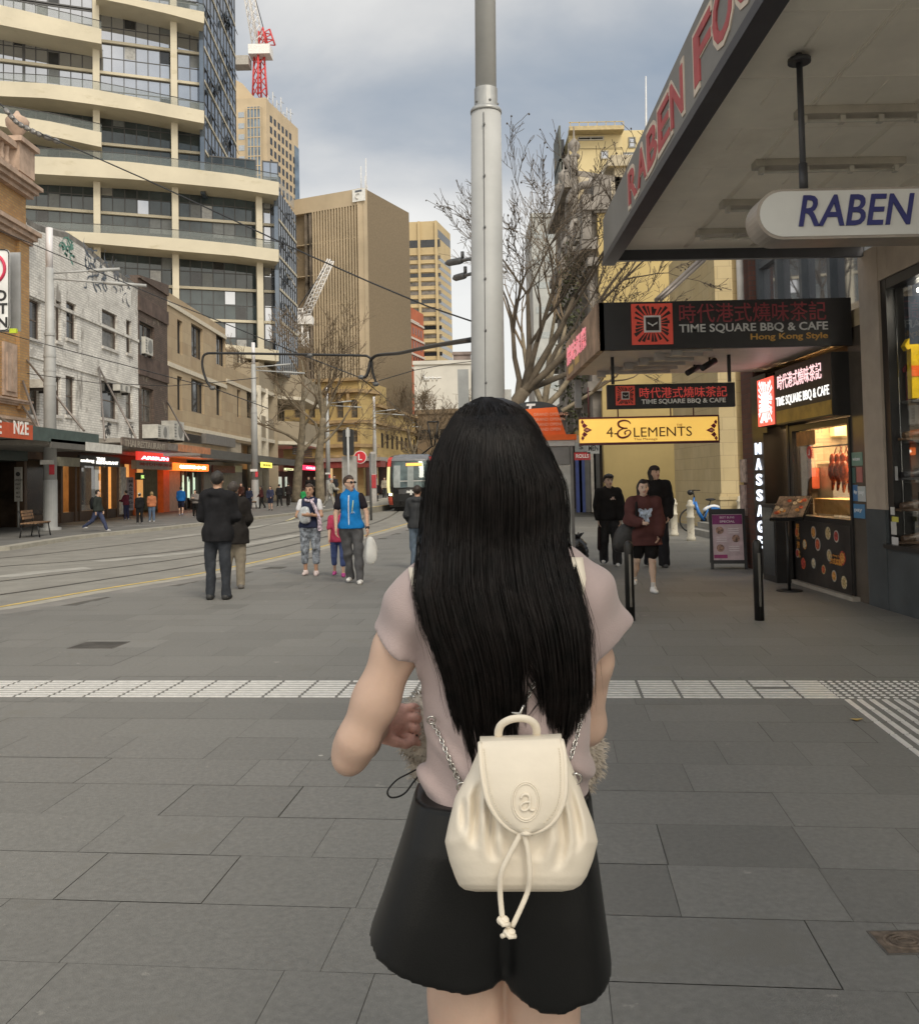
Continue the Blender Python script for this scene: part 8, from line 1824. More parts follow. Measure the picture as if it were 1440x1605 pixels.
# trio under the canopy
def chestprint(t,J,px,z,pts,mat,name='chest_print',y=.16):
 pass
def girl_x(t,J):
 g=J['top']; q=J['q']
 for k in(0,1):
  kn,an=J['knee',k],J['ank',k]; s=Sdf(J['lo'],J['hi'],.012); s.cap(kn+(an-kn)*.80,kn+(an-kn)*1.0,.04*q,.038*q,.01); s.obj('white_sock',cloth((.62,.6,.58)),t)
 wrap_print(t,J,.0,1.22,.115,.13,M('cloud_print',(.22,.26,.36),.8,var=1.3,scale=18),9)
def wrap_print(t,J,x0,z0,hw,hh,mat,seed):
 """printed patch: an irregular outline cut from the shirt front itself, lifted a little"""
 me=J['top'].data; q=J['q']; v=np.array([x.co[:]for x in me.vertices]); n_=np.array([x.normal[:]for x in me.vertices]); rg=np.random.RandomState(seed); ph=rg.rand(5)*6.28
 c=J['bend'](0,z0); c=np.array([x0*q,0,c[2]]); used={}; vs=[]; fs=[]
 for p in me.polygons:
  pc=v[list(p.vertices)].mean(0)
  if pc[1]<.03:continue
  dx,dz=(pc[0]-c[0])/(hw*q),(pc[2]-c[2])/(hh*q); r=math.hypot(dx,dz); a=math.atan2(dz,dx)
  if r>.8+.2*math.sin(3*a+ph[0])+.16*math.sin(7*a+ph[1]):continue
  f=[]
  for i in p.vertices:
   if i not in used:used[i]=len(vs); vs.append(v[i]+n_[i]*.004)
   f.append(used[i])
  fs.append(tuple(f))
 mb=MB(); mb.add(vs,fs,None,True); ch(mb,'chest_print',mat,t)
tA,jA=person('man in black sweatshirt and white sneakers walking on the left of the trio',put(957,887),R(172),hgt(957,890,745),.013,2,dict(col=(.016,.015,.015),puff=.032,hem=.88,name='sweatshirt'),dict(col=(.035,.035,.036),puff=.024,flare=1.5),(.66,.65,.63),dict(style='mop',col=(.014,.011,.01),fringe=.05),((4,3,3),(-8,16,3)),((4,12,14,4),(4,12,10,4)),0,'trio walking under the canopy',20,0,lambda t,J:wrap_print(t,J,-.07,1.30,.05,.03,M('sweatshirt_motif',(.55,.42,.36),.7,var=.5,scale=60),2))
c=Vector(jA['W'](jA['wr',1]+jA['hd',1]*.1)); mb=MB(); mb.tube([c+Vector((0,0,.08)),c+Vector((0,0,-.02)),c+Vector((0,0,-.06)),c+Vector((-.01,0,-.42)),c+Vector((-.01,0,-.46))],[.015,.015,.03,.034,.012],10); tag(mb.build('folded_umbrella',cloth((.03,.02,.02)),None,c),'short folded black umbrella in the hand of the man on the left of the trio','umbrella')
tC,jC=person('tall man in loose black clothes and backwards cap walking behind the girl',put(1030,889),R(176),hgt(1035,892,731),.013,0,dict(col=(.013,.012,.012),puff=.045,hem=.80,name='sweatshirt'),dict(col=(.02,.02,.023),puff=.03,flare=1.5),(.05,.05,.05),dict(style='mid',col=(.02,.015,.012),hat=(.04,.03,.028)),((6,4),(-6,12)),((4,12,18,6),(4,12,16,6)),0,'trio walking under the canopy',30,6)
tB,jB=person('girl in oversized maroon sweatshirt with cloud print, black shorts and white shoes',put(1012,929),R(180),hgt(1014,931,754),.011,2,dict(col=(.085,.035,.033),puff=.042,hem=.74,name='sweatshirt'),dict(col=(.015,.014,.014),len=.36,puff=.02,name='shorts'),(.68,.67,.66),dict(style='mid',col=(.014,.011,.01),fringe=.07),((5,4),(-12,26)),((6,12,20,8),(14,14,66,30)),0,'trio walking under the canopy',0,-4,girl_x)
B=jB['bend']; W_=jB['W']; t=thing('shoulder_bag','large quilted black shoulder bag on the side of the girl in the maroon sweatshirt','bag',W_((.27,.02,.8)))
mb=MB(); q=jB['q']; mb.tube([W_(p)for p in sm([(.10*q,-.06,1.40*q),(.115*q,.03,1.44*q),(.135*q,.13*q,1.36*q),(.15*q,.19*q,1.2*q),(.20*q,.2*q,1.0*q)])],.018,8); mb.build('strap',cloth((.018,.016,.016)),t)
mb=MB(); c=Vector(W_((.30*q,.03,.86*q))); vs=[]; n,m=14,10
for i in range(m+1):
 th=math.pi*i/m
 for j in range(n):a=2*math.pi*j/n; vs.append(c+Vector((-.17*math.sin(th)**.6*math.cos(a)-.05*math.cos(th)*-1,.09*math.sin(th)**.6*math.sin(a),.2*math.cos(th))))
mb.add(vs,[(i*n+j,(i+1)*n+j,(i+1)*n+(j+1)%n,i*n+(j+1)%n)for i in range(m)for j in range(n)],None,True); mb.build('bag_body',M('quilted_black',(.018,.017,.017),.5,bump=.8,bscale=28),t)
# far pavement: pedestrians
def ped(px,py,top,label,rz,topc,botc,hairc=(.02,.016,.013),style='short',z=.104,group='pedestrians on the far pavement',**k):
 k.setdefault('legs',((12,6),(-12,18))); sh=k.pop('shoes',(.3,.3,.3)); bl=k.pop('blen',1); tone=k.pop('tone',0); hat=k.pop('hat',None); tp=k.pop('topx',{}); hr=dict(style=style,col=hairc)
 if hat:hr['hat']=hat; hr['brim']=k.pop('brim',0)
 return person(label,put(px,py,z),rz,hgt(px,py,top,z),.026,tone,dict(col=topc,puff=.025,**tp),dict(col=botc,len=bl,puff=.012),sh,hr,group=group,**k)
t,j=ped(153,833,766,'bearded man in dark jacket and jeans with black backpack striding past the Thai restaurant',R(-92),(.03,.035,.032),(.05,.06,.11),legs=((26,4),(-24,30)),arms=((4,8,20,2),(-6,8,10,2)),shoes=(.5,.5,.5))
mb,o=bagmesh('backpack','black backpack worn by the striding man on the far pavement',j['W'](j['bend'](-.2,1.22)),(.10,.12,.22),cloth((.015,.016,.018)),'backpack',4)
ped(198,815,769,'person in dark red top and navy trousers reading by the white menu board',R(70),(.09,.018,.03),(.02,.022,.05),legs=((2,2),(-2,2)),arms=((20,8,70,10),(20,8,70,10)))
ped(219,821,773,'person in black with a white hat standing at the orange doorway',R(30),(.014,.014,.015),(.014,.014,.016),legs=((2,2),(-2,4)),hat=(.62,.6,.56),brim=1)
ped(238,818,771,'person in orange jacket and blue jeans beside the orange doorway',R(20),(.42,.16,.08),DENIM,(.25,.17,.08),'mid',legs=((3,2),(-3,4)),shoes=(.7,.7,.7))
ped(284,808,763,'person in bright blue hooded jacket and dark shorts walking away along the far shops',R(10),(.015,.11,.34),(.015,.016,.03),blen=.45,topx=dict(hood=1),shoes=(.2,.22,.3))
ped(306,811,768,'woman with folded arms in grey top and black skirt outside the lit fridges',R(170),(.18,.16,.15),(.012,.012,.012),style='long',legs=((2,2),(-2,2)),arms=((20,10,90,50),(20,10,90,50)))
for k,(px,py,top,tc,bc,lab,rz,st)in enumerate(((379,797,757,(.05,.025,.02),(.02,.02,.02),'dark brown dressed person standing just left of the second lamp pole',150,'long'),(391,799,764,(.02,.025,.045),(.02,.02,.03),'person in navy close to the small far bench',200,'short'),(344,801,762,(.03,.025,.025),(.02,.02,.02),'person in black between the fridge shop and the hooded man',120,'long'),(424,800,762,(.035,.04,.075),(.03,.035,.06),'woman in navy dress with white sleeves walking by the rounded column',175,'long'),(438,795,759,(.02,.02,.022),(.02,.02,.02),'person in black with a white waist bag behind the navy dress',30,'short'),(452,794,757,(.025,.02,.02),(.025,.022,.02),'person in black just left of the pale forked tree',340,'short'),(476,797,766,(.03,.28,.09),(.35,.36,.34),'small person in green top beside the pale forked tree',20,'short'),(468,785,745,(.02,.02,.025),(.02,.02,.02),'person in black with white collar right behind the forked tree',160,'short'),(484,783,747,(.02,.018,.018),(.02,.02,.02),'dark dressed person under the glowing red sign',180,'short'),(494,783,747,(.03,.03,.03),(.02,.02,.02),'person in black with pale face right of the glowing red sign',150,'short'),(603,782,748,(.32,.28,.22),(.06,.06,.06),'person in beige top waiting near the tram doors',180,'short'),(524,786,745,(.03,.03,.035),(.02,.02,.02),'dark figure just behind the person in the grey tracksuit',200,'short'),(410,797,762,(.06,.02,.02),(.02,.02,.02),'person in dark red right of the second lamp pole',90,'long'))):
 ped(px,py,top,lab,R(rz),tc,bc,style=st,legs=((4,4),(-4,8))if k%2 else((10,5),(-10,16)),arms=((10,8,40,10),(4,8,20,4)),shoes=(.4,.4,.4)if k%3 else(.05,.05,.05),blen=.4 if k==3 else 1,z=.104 if px<500 else .004)
ped(517,797,749,'person in pale grey tracksuit with cap leaning forward, behind the woman with the scarf',R(-120),(.32,.31,.28),(.34,.33,.30),hat=(.4,.4,.38),legs=((22,8),(-20,20)),arms=((20,8,50,4),(-5,8,20,4)),z=.004,lean=10,shoes=(.65,.65,.63))
ped(589,792,755,'man in dark suit and white shirt walking from the tram platform',R(180),(.022,.02,.022),(.022,.02,.024),(.2,.18,.16),legs=((10,4),(-10,18)),z=.004,shoes=(.02,.02,.02),extra=lambda t,J:ch(MB().prism([J['bend'](.118,1.44)+np.array([-.04,0,0]),J['bend'](.118,1.44)+np.array([.04,0,0]),J['bend'](.15,1.05)],(0,.03,0)),'shirt_front',paint((.62,.62,.6),.6),t))
# ---------------------------------------------------------------- the woman seen from behind
D0=1.45
def wp(px,py,dy=0.0):return np.array(atY(px,py,D0+dy))
def woman():
 rt=wp(785,1300); root=Vector((rt[0],D0,0.004))
 t=thing('person','woman seen from behind with waist length straight black hair, mauve top and black flared shorts','person',root)
 L=lambda p:np.array(p)-np.array(root)
 w=lambda px,py,dy=0.:L(wp(px,py,dy))
 Yx=(0,1,0)
 bd=Sdf((-.36,-.2,-.01),(.26,.42,1.76),.0045); sk=M('skin_main',(.55,.385,.30),.5,var=.07,scale=9,spec=.3,sss=.12,bump=.06,bscale=260,stain=(7,.55,.2,(.55,.345,.27)))
 bd.ell(w(776,738,.03),(.078,.098,.112),.02); bd.cap(w(776,800,.07),w(776,832,.085),.058,.036,.03); bd.cap(w(776,745,.118),w(776,770,.135),.011,.015,.012)
 for s in(-1,1):bd.ell(w(776+80*s,750,.02),(.012,.026,.034),.008); bd.ell(w(776+33*s,730,.105),(.022,.014,.008),.012)
 bd.cap(w(778,900,.0),w(777,800,.03),.055,.052,.03)
 for s,x in((-1,690),(1,890)):bd.cap(w(779+30*s,890,0),w(x,938,0),.036,.034,.05)
 bd.cap(w(785,940,0),w(790,1180,0),.125,.105,.05,(Yx,.7)); bd.cap(w(790,1180,0),w(783,1310,0),.10,.095,.05,(Yx,.8))
# left arm, forearm reaching forward and across
 bd.cap(w(664,946,0),w(622,1015,.0),.036,.0345,.02); bd.cap(w(622,1015,.0),w(589,1098,.0),.0345,.034,.02); bd.cap(w(589,1098,.0),w(560,1160,.0),.034,.0315,.02); bd.cap(w(560,1160,.0),w(547,1189,.006),.0295,.0225,.015); bd.ell(w(545,1196,.012),(.017,.016,.017),.012)
 bd.cap(w(552,1176,.02),w(566,1160,.11),.030,.031,.02); bd.cap(w(566,1160,.11),w(594,1136,.215),.031,.0225,.015)
# left hand, palm towards us, fingers closing on the soft bag
 bd.cap(w(596,1135,.215),w(630,1130,.245),.021,.025,.012,((0,1,0),.6)); bd.cap(w(612,1148,.235),w(634,1149,.25),.016,.014,.01,((0,1,0),.8)); bd.cap(w(600,1116,.225),w(630,1113,.25),.015,.0125,.01)
 for(a,b,c,d)in(((630,1111,.248),(648,1108,.240),(662,1117,.246),(669,1128,.262)),((634,1126,.246),(653,1125,.232),(667,1132,.240),(672,1142,.258)),((634,1140,.244),(652,1142,.228),(664,1149,.236),(669,1157,.254)),((630,1153,.240),(644,1158,.226),(655,1164,.232),(661,1166,.246))):
  pts=[w(*a),w(*b),w(*c),w(*d)]; rr=(.0082,.0078,.0072,.0060)
  for i in range(3):bd.cap(pts[i],pts[i+1],rr[i],rr[i+1],.0025)
 bd.cap(w(603,1156,.215),w(620,1163,.212),.0125,.0098,.008); bd.cap(w(620,1163,.212),w(636,1167,.216),.0095,.0085,.003); bd.cap(w(636,1167,.216),w(647,1164,.222),.0085,.0068,.003)
# right arm
 bd.cap(w(902,948,0),w(925,1035,.04),.037,.034,.03); bd.cap(w(925,1035,.04),w(914,1135,.09),.0345,.031,.02); bd.cap(w(917,1135,.09),w(880,1160,.25),.034,.025,.02)
 bd.cap(w(880,1160,.25),w(862,1162,.30),.024,.03,.01,((0,0,1),.8))
 for k in range(4):a=w(862-4*k,1150+9*k,.31); bd.cap(a,w(838-5*k,1152+9*k,.335),.009,.0085,.004); bd.cap(w(838-5*k,1152+9*k,.335),w(822-4*k,1156+9*k,.325),.0085,.0072,.004)
 bd.cap(w(868,1148,.30),w(850,1132,.325),.012,.009,.008)
# legs
 for s,hx,kx,ax in((-1,727,738,745),(1,849,838,832)):
  hp=w(hx,1420); kn=np.array([w(kx,1500)[0],0,.47]); an=np.array([w(ax,1500)[0],.0,.085]); bd.cap(hp,kn,.062,.049,.01); bd.cap(w(hx,1560),kn,.0565,.049,.01); bd.cap(kn,an,.048,.033,.02); bd.ell(kn*.66+an*.34-np.array([0,.014,0]),(.05,.054,.1),.03); bd.cap(an-np.array([0,.02,.03]),an+np.array([.02*s,.11,-.05]),.036,.028,.03)
 def zone(c):return np.where((c[:,1]>.10)&(np.abs(c[:,2]-w(776,792)[2])<.008)&(np.abs(c[:,0]-w(776,792)[0])<.024)&(c[:,2]>1.4),1,np.where((c[:,1]>.19)&(c[:,0]<-.02),2,0))
 bd.obj('body',[sk,M('lips_0',(.36,.13,.11),.5),M('skin_palm',(.58,.33,.27),.5,var=.16,scale=45,spec=.3,sss=.12,bump=.15,bscale=160)],t,1,zone)
 for s in(-1,1):
  mb=MB(); mb.ell(w(776+33*s,741,.112),.013,.009,.0065,M('eye_dark',(.015,.01,.008),.2),10,6); ch(mb,'eye',None,t)
  k=727 if s<0 else 849; g=Sdf(np.array([w(745 if s<0 else 832,1500)[0]-.1,-.12,-.01]),np.array([w(745 if s<0 else 832,1500)[0]+.1,.2,.16]),.007); x=w(745 if s<0 else 832,1500)[0]; g.cap((x,-.03,.05),(x+.02*s,.12,.036),.046,.038,.03); g.cap((x,-.01,.05),(x,-.005,.1),.046,.045,.03); g.cut(lambda p:.002-p[...,2]); g.cut(lambda p:p[...,2]-.11); g.obj('shoe',M('shoe_black_main',(.02,.02,.02),.5),t)
# mauve top
 sh=M('mauve_jersey',(.42,.335,.325),.8,var=.05,scale=4,bump=.2,bscale=420,spec=.25,sheen=.25)
 g=Sdf((-.30,-.2,.95),(.28,.24,1.58),.005)
 for s,x in((-1,672),(1,902)):g.cap(w(779+40*s,886,0),w(x,936,0),.047,.046,.05)
 g.cap(w(786,960,0),w(797,1090,.0),.132,.121,.05,(Yx,.72)); g.cap(w(797,1090,0),w(797,1185,0),.121,.119,.04,(Yx,.76)); g.cap(w(799,1185,0),w(793,1300,0),.115,.129,.04,(Yx,.82))
 g.cap(w(668,942,0),w(622,1018,.0),.049,.043,.03,None,lambda p:.004*np.sin(p[...,2]*75+p[...,0]*40)); g.cap(w(625,955,.015),w(592,990,.02),.017,.013,.03); g.cap(w(908,942,.01),w(946,1012,.03),.05,.040,.03,None,lambda p:.004*np.sin(p[...,2]*70-p[...,0]*45)); g.cap(w(945,935,.03),w(975,988,.04),.017,.014,.03)
 def fold2(p):
  a=(p[...,0]*.35+p[...,2]); z=np.clip((1.38-p[...,2])/.3,0,1)
  lowz=np.exp(-((p[...,2]-w(700,1195)[2])/.055)**2)
  return .007*lowz-.011*np.maximum(0,np.sin(a*75+6*np.sin(p[...,0]*9)))*lowz*1.5-.003*np.sin(p[...,0]*60+p[...,2]*22)*z-.004*np.sin(a*50+3*np.sin(p[...,0]*14))*np.exp(-((p[...,2]-w(700,1110)[2])/.05)**2)
 g.add_noise(fold2); g.add_noise(folds(.007,42,9))
 hx=[w(x,y,-.05)[0]for x,y in((640,1252),(658,1257),(705,1282),(800,1300),(925,1262))]; hz=[w(x,y,-.05)[2]for x,y in((640,1252),(658,1257),(705,1282),(800,1300),(925,1262))]
 g.cut(lambda p:np.interp(p[...,0],hx,hz)-p[...,2])
 a,b=w(588,994),w(651,1040); xl=w(652,1000)[0]; nl=np.array([-(b[2]-a[2]),0,b[0]-a[0]]); nl/=np.linalg.norm(nl)
 g.cut(lambda p:np.where((p[...,0]<xl)&(p[...,2]>b[2]-.06),-((p-a)@nl)+.004*np.sin(p[...,0]*90),-1.))
 a2,b2=w(987,990),w(932,1034); xr=w(931,1000)[0]; nr=np.array([(b2[2]-a2[2]),0,-(b2[0]-a2[0])]); nr/=np.linalg.norm(nr)
 g.cut(lambda p:np.where((p[...,0]>xr)&(p[...,2]>b2[2]-.06),-((p-a2)@nr),-1.))
 g.cut(lambda p:np.where(np.hypot(p[...,0]-w(778,860)[0],p[...,1]-.01)<.07,p[...,2]-w(778,885)[2],-1.))
 g.obj('mauve_top',sh,t,2)
# black flared shorts
 g=Sdf((-.34,-.22,.72),(.30,.24,1.12),.005)
 def leg(xl,xr,cy):
  zz=[w(700,y)[2]for y in(1600,1530,1468,1400,1300,1240)]; A=[w(x,1300)[0]for x in xl]; B=[w(x,1300)[0]for x in xr]; D_=(.125,.122,.120,.118,.112,.10)
  def fn(p):
   z=p[...,2]; l,r_,d=np.interp(z,zz,A),np.interp(z,zz,B),np.interp(z,zz,D_); hw=(r_-l)/2; u=np.abs((p[...,0]-(l+r_)/2)/hw); v=np.abs((p[...,1]-cy)/d); return((u**2.6+v**2.6)**(1/2.6)-1)*np.minimum(hw,d)*.9
  return fn
 g.field(leg((556,566,573,600,636,655),(806,806,806,810,830,850),.0),.008); g.field(leg((768,768,768,762,740,720),(948,947,941,934,924,920),.0),.012)
 g.add_noise(folds(.004,14,4,.08)); g.cut(lambda p:p[...,2]-w(700,1238)[2])
 pts=((560,1455),(575,1466),(640,1518),(700,1545),(735,1555),(774,1543),(785,1526),(789,1528),(800,1554),(820,1574),(850,1586),(880,1578),(905,1555),(925,1535),(955,1505),(975,1490)); dd=[-.02,-.02,-.08,-.1,-.1,-.085,-.07,-.07,-.085,-.11,-.11,-.1,-.08,-.05,-.02,-.02]; ix=[w(*p,e)[0]for p,e in zip(pts,dd)]; iz=[w(*p,e)[2]for p,e in zip(pts,dd)]
 g.cut(lambda p:np.interp(p[...,0],ix,iz)-p[...,2])
 g.obj('black_shorts',M('black_leather_cloth',(.0045,.0048,.005),.36,var=.15,scale=5,bump=.05,bscale=420,spec=.3,rvar=.06),t,2)
# ---- hair
 py_=np.array([622,626,632,642,667,694,725,754,798,850,892,922,985,1015,1060,1097,1130,1170,1210])
 Lx=np.array([754,744,730,716,701,686,674,669,664,661,657,653,667,679,694,701,708,717,727])
 Rx=np.array([770,782,799,818,838,855,867,881,886,885,895,903,920,923,925,925,918,912,905])
 bk=np.array([.005,-.02,-.038,-.055,-.078,-.092,-.101,-.104,-.10,-.092,-.098,-.106,-.113,-.113,-.11,-.106,-.102,-.10,-.098])
 sp=np.array([.01,.025,.04,.055,.075,.09,.10,.105,.11,.095,.045,.035,.035,.035,.035,.035,.035,.035,.035])
 ex=np.array([650,668,680,698,710,724,742,765,785,808,822,838,854,872,890,905,920,935]); ey=np.array([1060,1085,1105,1140,1190,1212,1200,1172,1160,1155,1145,1090,1120,1150,1165,1160,1125,1090])
 SX,SL_,SH=836,np.array([930,965,1050,1110,1200]),np.array([0,1,6,11,15])
 def surf(s,y,out=0.,slit=True):
  l,r_=np.interp(y,py_,Lx),np.interp(y,py_,Rx); x=(l+r_)/2+s*(r_-l)/2
  if slit:
   h=np.interp(y,SL_,SH); c=SX-.06*(y-950)*.35; x=x+np.where(x<c,-1,1)*h*np.exp(-np.abs(x-c)/26.)
  return x,y,np.interp(y,py_,bk)+np.interp(y,py_,sp)*(1-np.sqrt(np.maximum(0,1-np.minimum(abs(s),1)**2)))-out
 hair=M('long_black_hair',(.0060,.0042,.0038),.42,var=.6,scale=40,spec=.28)
 mb=MB(); rg=random.Random(42); ns,nt=70,60
 G=[]
 for i in range(ns+1):
  s=-1+2*i/ns; row=[]
  xe=np.interp(1100,py_,(Lx+Rx)/2)+s*125; e=np.interp(xe,ex,ey)-34+8*math.sin(i*2.3)
  if abs(xe-SX+4)<12:e=min(e,1000)
  for j in range(nt+1):
   y=623+(e-623)*(j/nt); x,yy,d=surf(s*.985,y); row.append((x,yy,d))
  G.append(row)
 fv=[w(x,y,d+.006)for i,row in enumerate(G)for(x,y,d)in row]; bv=[w(x,y,max(d+.012,min(d+.05,-.01 if y>870 else .06)))for row in G for(x,y,d)in row]
 n1=nt+1; fs=[(i*n1+j,i*n1+j+1,(i+1)*n1+j+1,(i+1)*n1+j)for i in range(ns)for j in range(nt)]; mb.add(fv,fs,None,True); mb.add(bv,[f[::-1]for f in fs],None,True)
 N=len(fv); edge=[(i*n1+nt)for i in range(ns+1)]
 for a,b in zip(edge,edge[1:]):mb.add([fv[a],bv[a],bv[b],fv[b]],[(0,1,2,3)],None,True)
 for st in(0,ns*n1):
  for j in range(nt):a=st+j; mb.add([fv[a],fv[a+1],bv[a+1],bv[a]],[(0,1,2,3)],None,True)
# crown and sides round to the front: hair covering the head itself
 mb.ell(w(777,735,.035),.088,.105,.116,None,24,16)
 for sx in(-1,1):mb.tube([w(777+62*sx,730,.05),w(777+74*sx,820,.055),w(777+80*sx,920,.07),w(777+76*sx,1010,.10)],[.026,.028,.026,.012],10)
 NL=84; locks=[(-1+2*(k+rg.random())/NL,rg.gauss(0,1),rg.gauss(0,1),rg.random()*6)for k in range(NL)]
 def strand(s,lk,wob,y0,y1,r,out,conv,n=17):
  pts=[]; rr=[]; ls,a,b,ph=lk
  for j in range(n+1):
   f=j/n; y=y0+(y1-y0)*f; ss=s+(ls-s)*conv*max(0,(f-.35)/.65)**1.5; x,yy,d=surf(max(-1.08,min(1.08,ss)),y,out*min(1,f*3+.15))
   x+=wob*math.sin(f*5+ph)*f*3+a*2.2*max(0,f-.55); pts.append(w(x,yy,d+.004*math.sin(f*7+ph)*f)); rr.append(r*(1 if f<.6 else max(.25,1-(f-.6)*1.8)))
  mb.tube(pts,rr,3,None,True,False)
 for k in range(4200):
  s=rg.uniform(-1,1); s=s if rg.random()<.7 else math.copysign(1-abs(rg.gauss(0,.12)),s); s=max(-1.0,min(1.0,s)); lk=min(locks,key=lambda q:abs(q[0]-s))
  xe=np.interp(1100,py_,(Lx+Rx)/2)+s*125; e=np.interp(xe,ex,ey)+lk[1]*9-abs(rg.gauss(0,22))+10
  strand(s,lk,rg.gauss(0,1),622+rg.random()*(6 if rg.random()<.6 else 160),e,rg.uniform(.0004,.0009),rg.uniform(-.003,.0045),rg.uniform(.5,1.0))
 for k in range(220):
  s=rg.choice((-1,1))*rg.uniform(.92,1.07); lk=(s+rg.gauss(0,.05),rg.gauss(0,3),0,rg.random()*6)
  strand(s,lk,rg.gauss(0,2.2),640+rg.random()*250,rg.uniform(960,1130),.0003,rg.uniform(-.004,.004),.4)
 ch(mb,'hair',hair,t)
 return t,root
WT,WROOT=woman()
def links(mb,pts,size,r,n=6):
 """oval chain links along a path"""
 p=sm([Vector(q)for q in pts],12); d=[0]
 for a,b in zip(p,p[1:]):d.append(d[-1]+(b-a).length)
 k=int(d[-1]/(size*1.25)); flip=0
 for i in range(k):
  s0=(i+.5)*d[-1]/k; j=max(1,min(len(p)-1,next((q for q in range(len(d))if d[q]>=s0),len(p)-1))); f=(s0-d[j-1])/max(1e-9,d[j]-d[j-1]); c=p[j-1].lerp(p[j],f); t=(p[j]-p[j-1]).normalized(); side=t.cross(Vector((0,1,0))).normalized(); o=side if i%2 else(side*.45+t.cross(side)*.9).normalized()
  mb.tube([c+t*size*.95*math.cos(a)+o*size*.5*math.sin(a)for a in np.linspace(0,6.283,13)[:-1]],r,n,None,True,False,True)
def backpack():
 from mathutils.bvhtree import BVHTree
 tp=next(c for c in WT.children if c.name.startswith('mauve_top')); bv=BVHTree.FromPolygons([v.co+WROOT for v in tp.data.vertices],[tuple(p.vertices)for p in tp.data.polygons])
 def onto(px,py,off):
  r=ray(px,py).normalized(); h=bv.ray_cast(O,r); return h[0]-r*off if h[0]is not None else None
 V3=lambda px,py,dy:Vector(wp(px,py,dy))
 t=thing('backpack','small cream leather drawstring backpack with oval stamped flap and chain straps on her back','backpack',V3(820,1396,-.15))
 cream=M('cream_leather',(.80,.725,.605),.55,var=.045,scale=6,bump=.06,bscale=160,spec=.4,rvar=.05)
 py=np.array([1158,1166,1180,1210,1250,1290,1320,1350,1375,1388,1395,1398]); Lx=np.array([762,752,748,735,713,703,697,704,713,719,728,745]); Rx=np.array([872,880,888,900,915,930,937,929,919,910,898,880]); dp=np.array([.028,.038,.043,.050,.056,.060,.062,.061,.058,.053,.045,.03])
 YC=-.155; ex_=2.5
 def bag(a,y):
  l,r_,d=np.interp(y,py,Lx),np.interp(y,py,Rx),np.interp(y,py,dp); c_,s_=math.cos(a),math.sin(a); k=lambda v:math.copysign(abs(v)**(2/ex_),v)
  x=(l+r_)/2+k(c_)*(r_-l)/2; dy=YC-d*k(s_); S_=k(c_)
  if s_>0:
   v=max(0,min(1,(1360-y)/170)); cr=0
   for(s0,w0,y0,y1,am)in((-.70,.07,1225,1330,.013),(-.47,.06,1240,1352,.012),(-.86,.05,1250,1310,.008),(.62,.07,1235,1365,.011),(.82,.06,1230,1340,.010),(-.22,.07,1300,1345,.005),(.3,.08,1300,1350,.005)):
    q=max(0.,1-abs((y-(y0+y1)/2)/((y1-y0)/2))**2); sl=s0+.10*(y-y0)/(y1-y0)*(1 if s0<0 else-1); am*=1.6; cr+=am*q*math.exp(-((S_-sl)/w0)**2)-.6*am*q*(math.exp(-((S_-sl-w0*1.9)/w0)**2)+math.exp(-((S_-sl+w0*1.9)/w0)**2))*.5
   dy+=cr*s_**.3
  return x,y,dy
 na,nr=128,72; vs=[]; ys=[1158+(1398-1158)*(.5-.5*math.cos(math.pi*i/nr))for i in range(nr+1)]
 for y in ys:
  for j in range(na):vs.append(V3(*bag(2*math.pi*j/na,y+(0 if y<1380 else-4*math.cos(4*math.pi*j/na)*0))))
 fs=[(i*na+j,i*na+(j+1)%na,(i+1)*na+(j+1)%na,(i+1)*na+j)for i in range(nr)for j in range(na)]; mb=MB(); mb.add(vs,[f[::-1]for f in fs],None,True); o=len(mb.v)-len(vs); mb.add(vs[:na],[tuple(range(na))],None,True); mb.add(vs[-na:],[tuple(range(na))[::-1]],None,True); body=mb.build('bag_body',cream,t)
# flap
 fy=np.array([1163,1180,1200,1225,1245,1262,1278,1290,1299,1304,1307]); fl=np.array([752,753,754,757,761,767,776,786,797,807,816]); fr2=np.array([880,884,886,887,886,882,875,866,854,843,832])
 fd=lambda y:YC-np.interp(y,py,dp)
 def flap(u,y,off=0):
  l,r_=np.interp(y,fy,fl),np.interp(y,fy,fr2); s=2*u-1; return(l+(r_-l)*u,y-(4.5*u-2)*max(0,1-(y-1163)/60),float(fd(y))-.010-.010*(1-s*s)-.005*math.sin(math.pi*min(1,(y-1163)/150))-off)
 nu,nv=34,48; top=[]; F_=[]
 for k in range(8):
  a=math.pi/2*k/8; F_.append([(flap(u/nu,1163)[0],1163-(4.5*u/nu-2)-9*math.cos(a)+9*0,(YC+.01)*(1-math.sin(a))+flap(u/nu,1163)[2]*math.sin(a))for u in range(nu+1)])
 for v in range(nv+1):y=1163+(1307-1163)*math.sin(math.pi/2*v/nv); F_.append([flap(u/nu,y)for u in range(nu+1)])
 f3=[[V3(*q)for q in row]for row in F_]; b3=[[p+Vector((0,.005,0))for p in row]for row in f3]; mb=MB(); R_=len(f3); C_=nu+1; fl_=[p for r_ in f3 for p in r_]; bl_=[p for r_ in b3 for p in r_]
 q=[(i*C_+j,(i+1)*C_+j,(i+1)*C_+j+1,i*C_+j+1)for i in range(R_-1)for j in range(nu)]; mb.add(fl_,q,None,True); mb.add(bl_,[x[::-1]for x in q],None,True); flap_o=mb.build('flap',cream,t)
 outl=[flap(0,y)for y in np.linspace(1163,1300,22)]+[flap(0,y)for y in(1303,1306,1307)]+[flap(u,1307)for u in np.linspace(.1,.9,5)]+[flap(1,y)for y in(1307,1306,1303)]+[flap(1,y)for y in np.linspace(1300,1163,22)]
 mb=MB(); mb.tube([V3(*p)+Vector((0,.001,0))for p in outl],.0034,8); mb.build('piping',cream,flap_o)
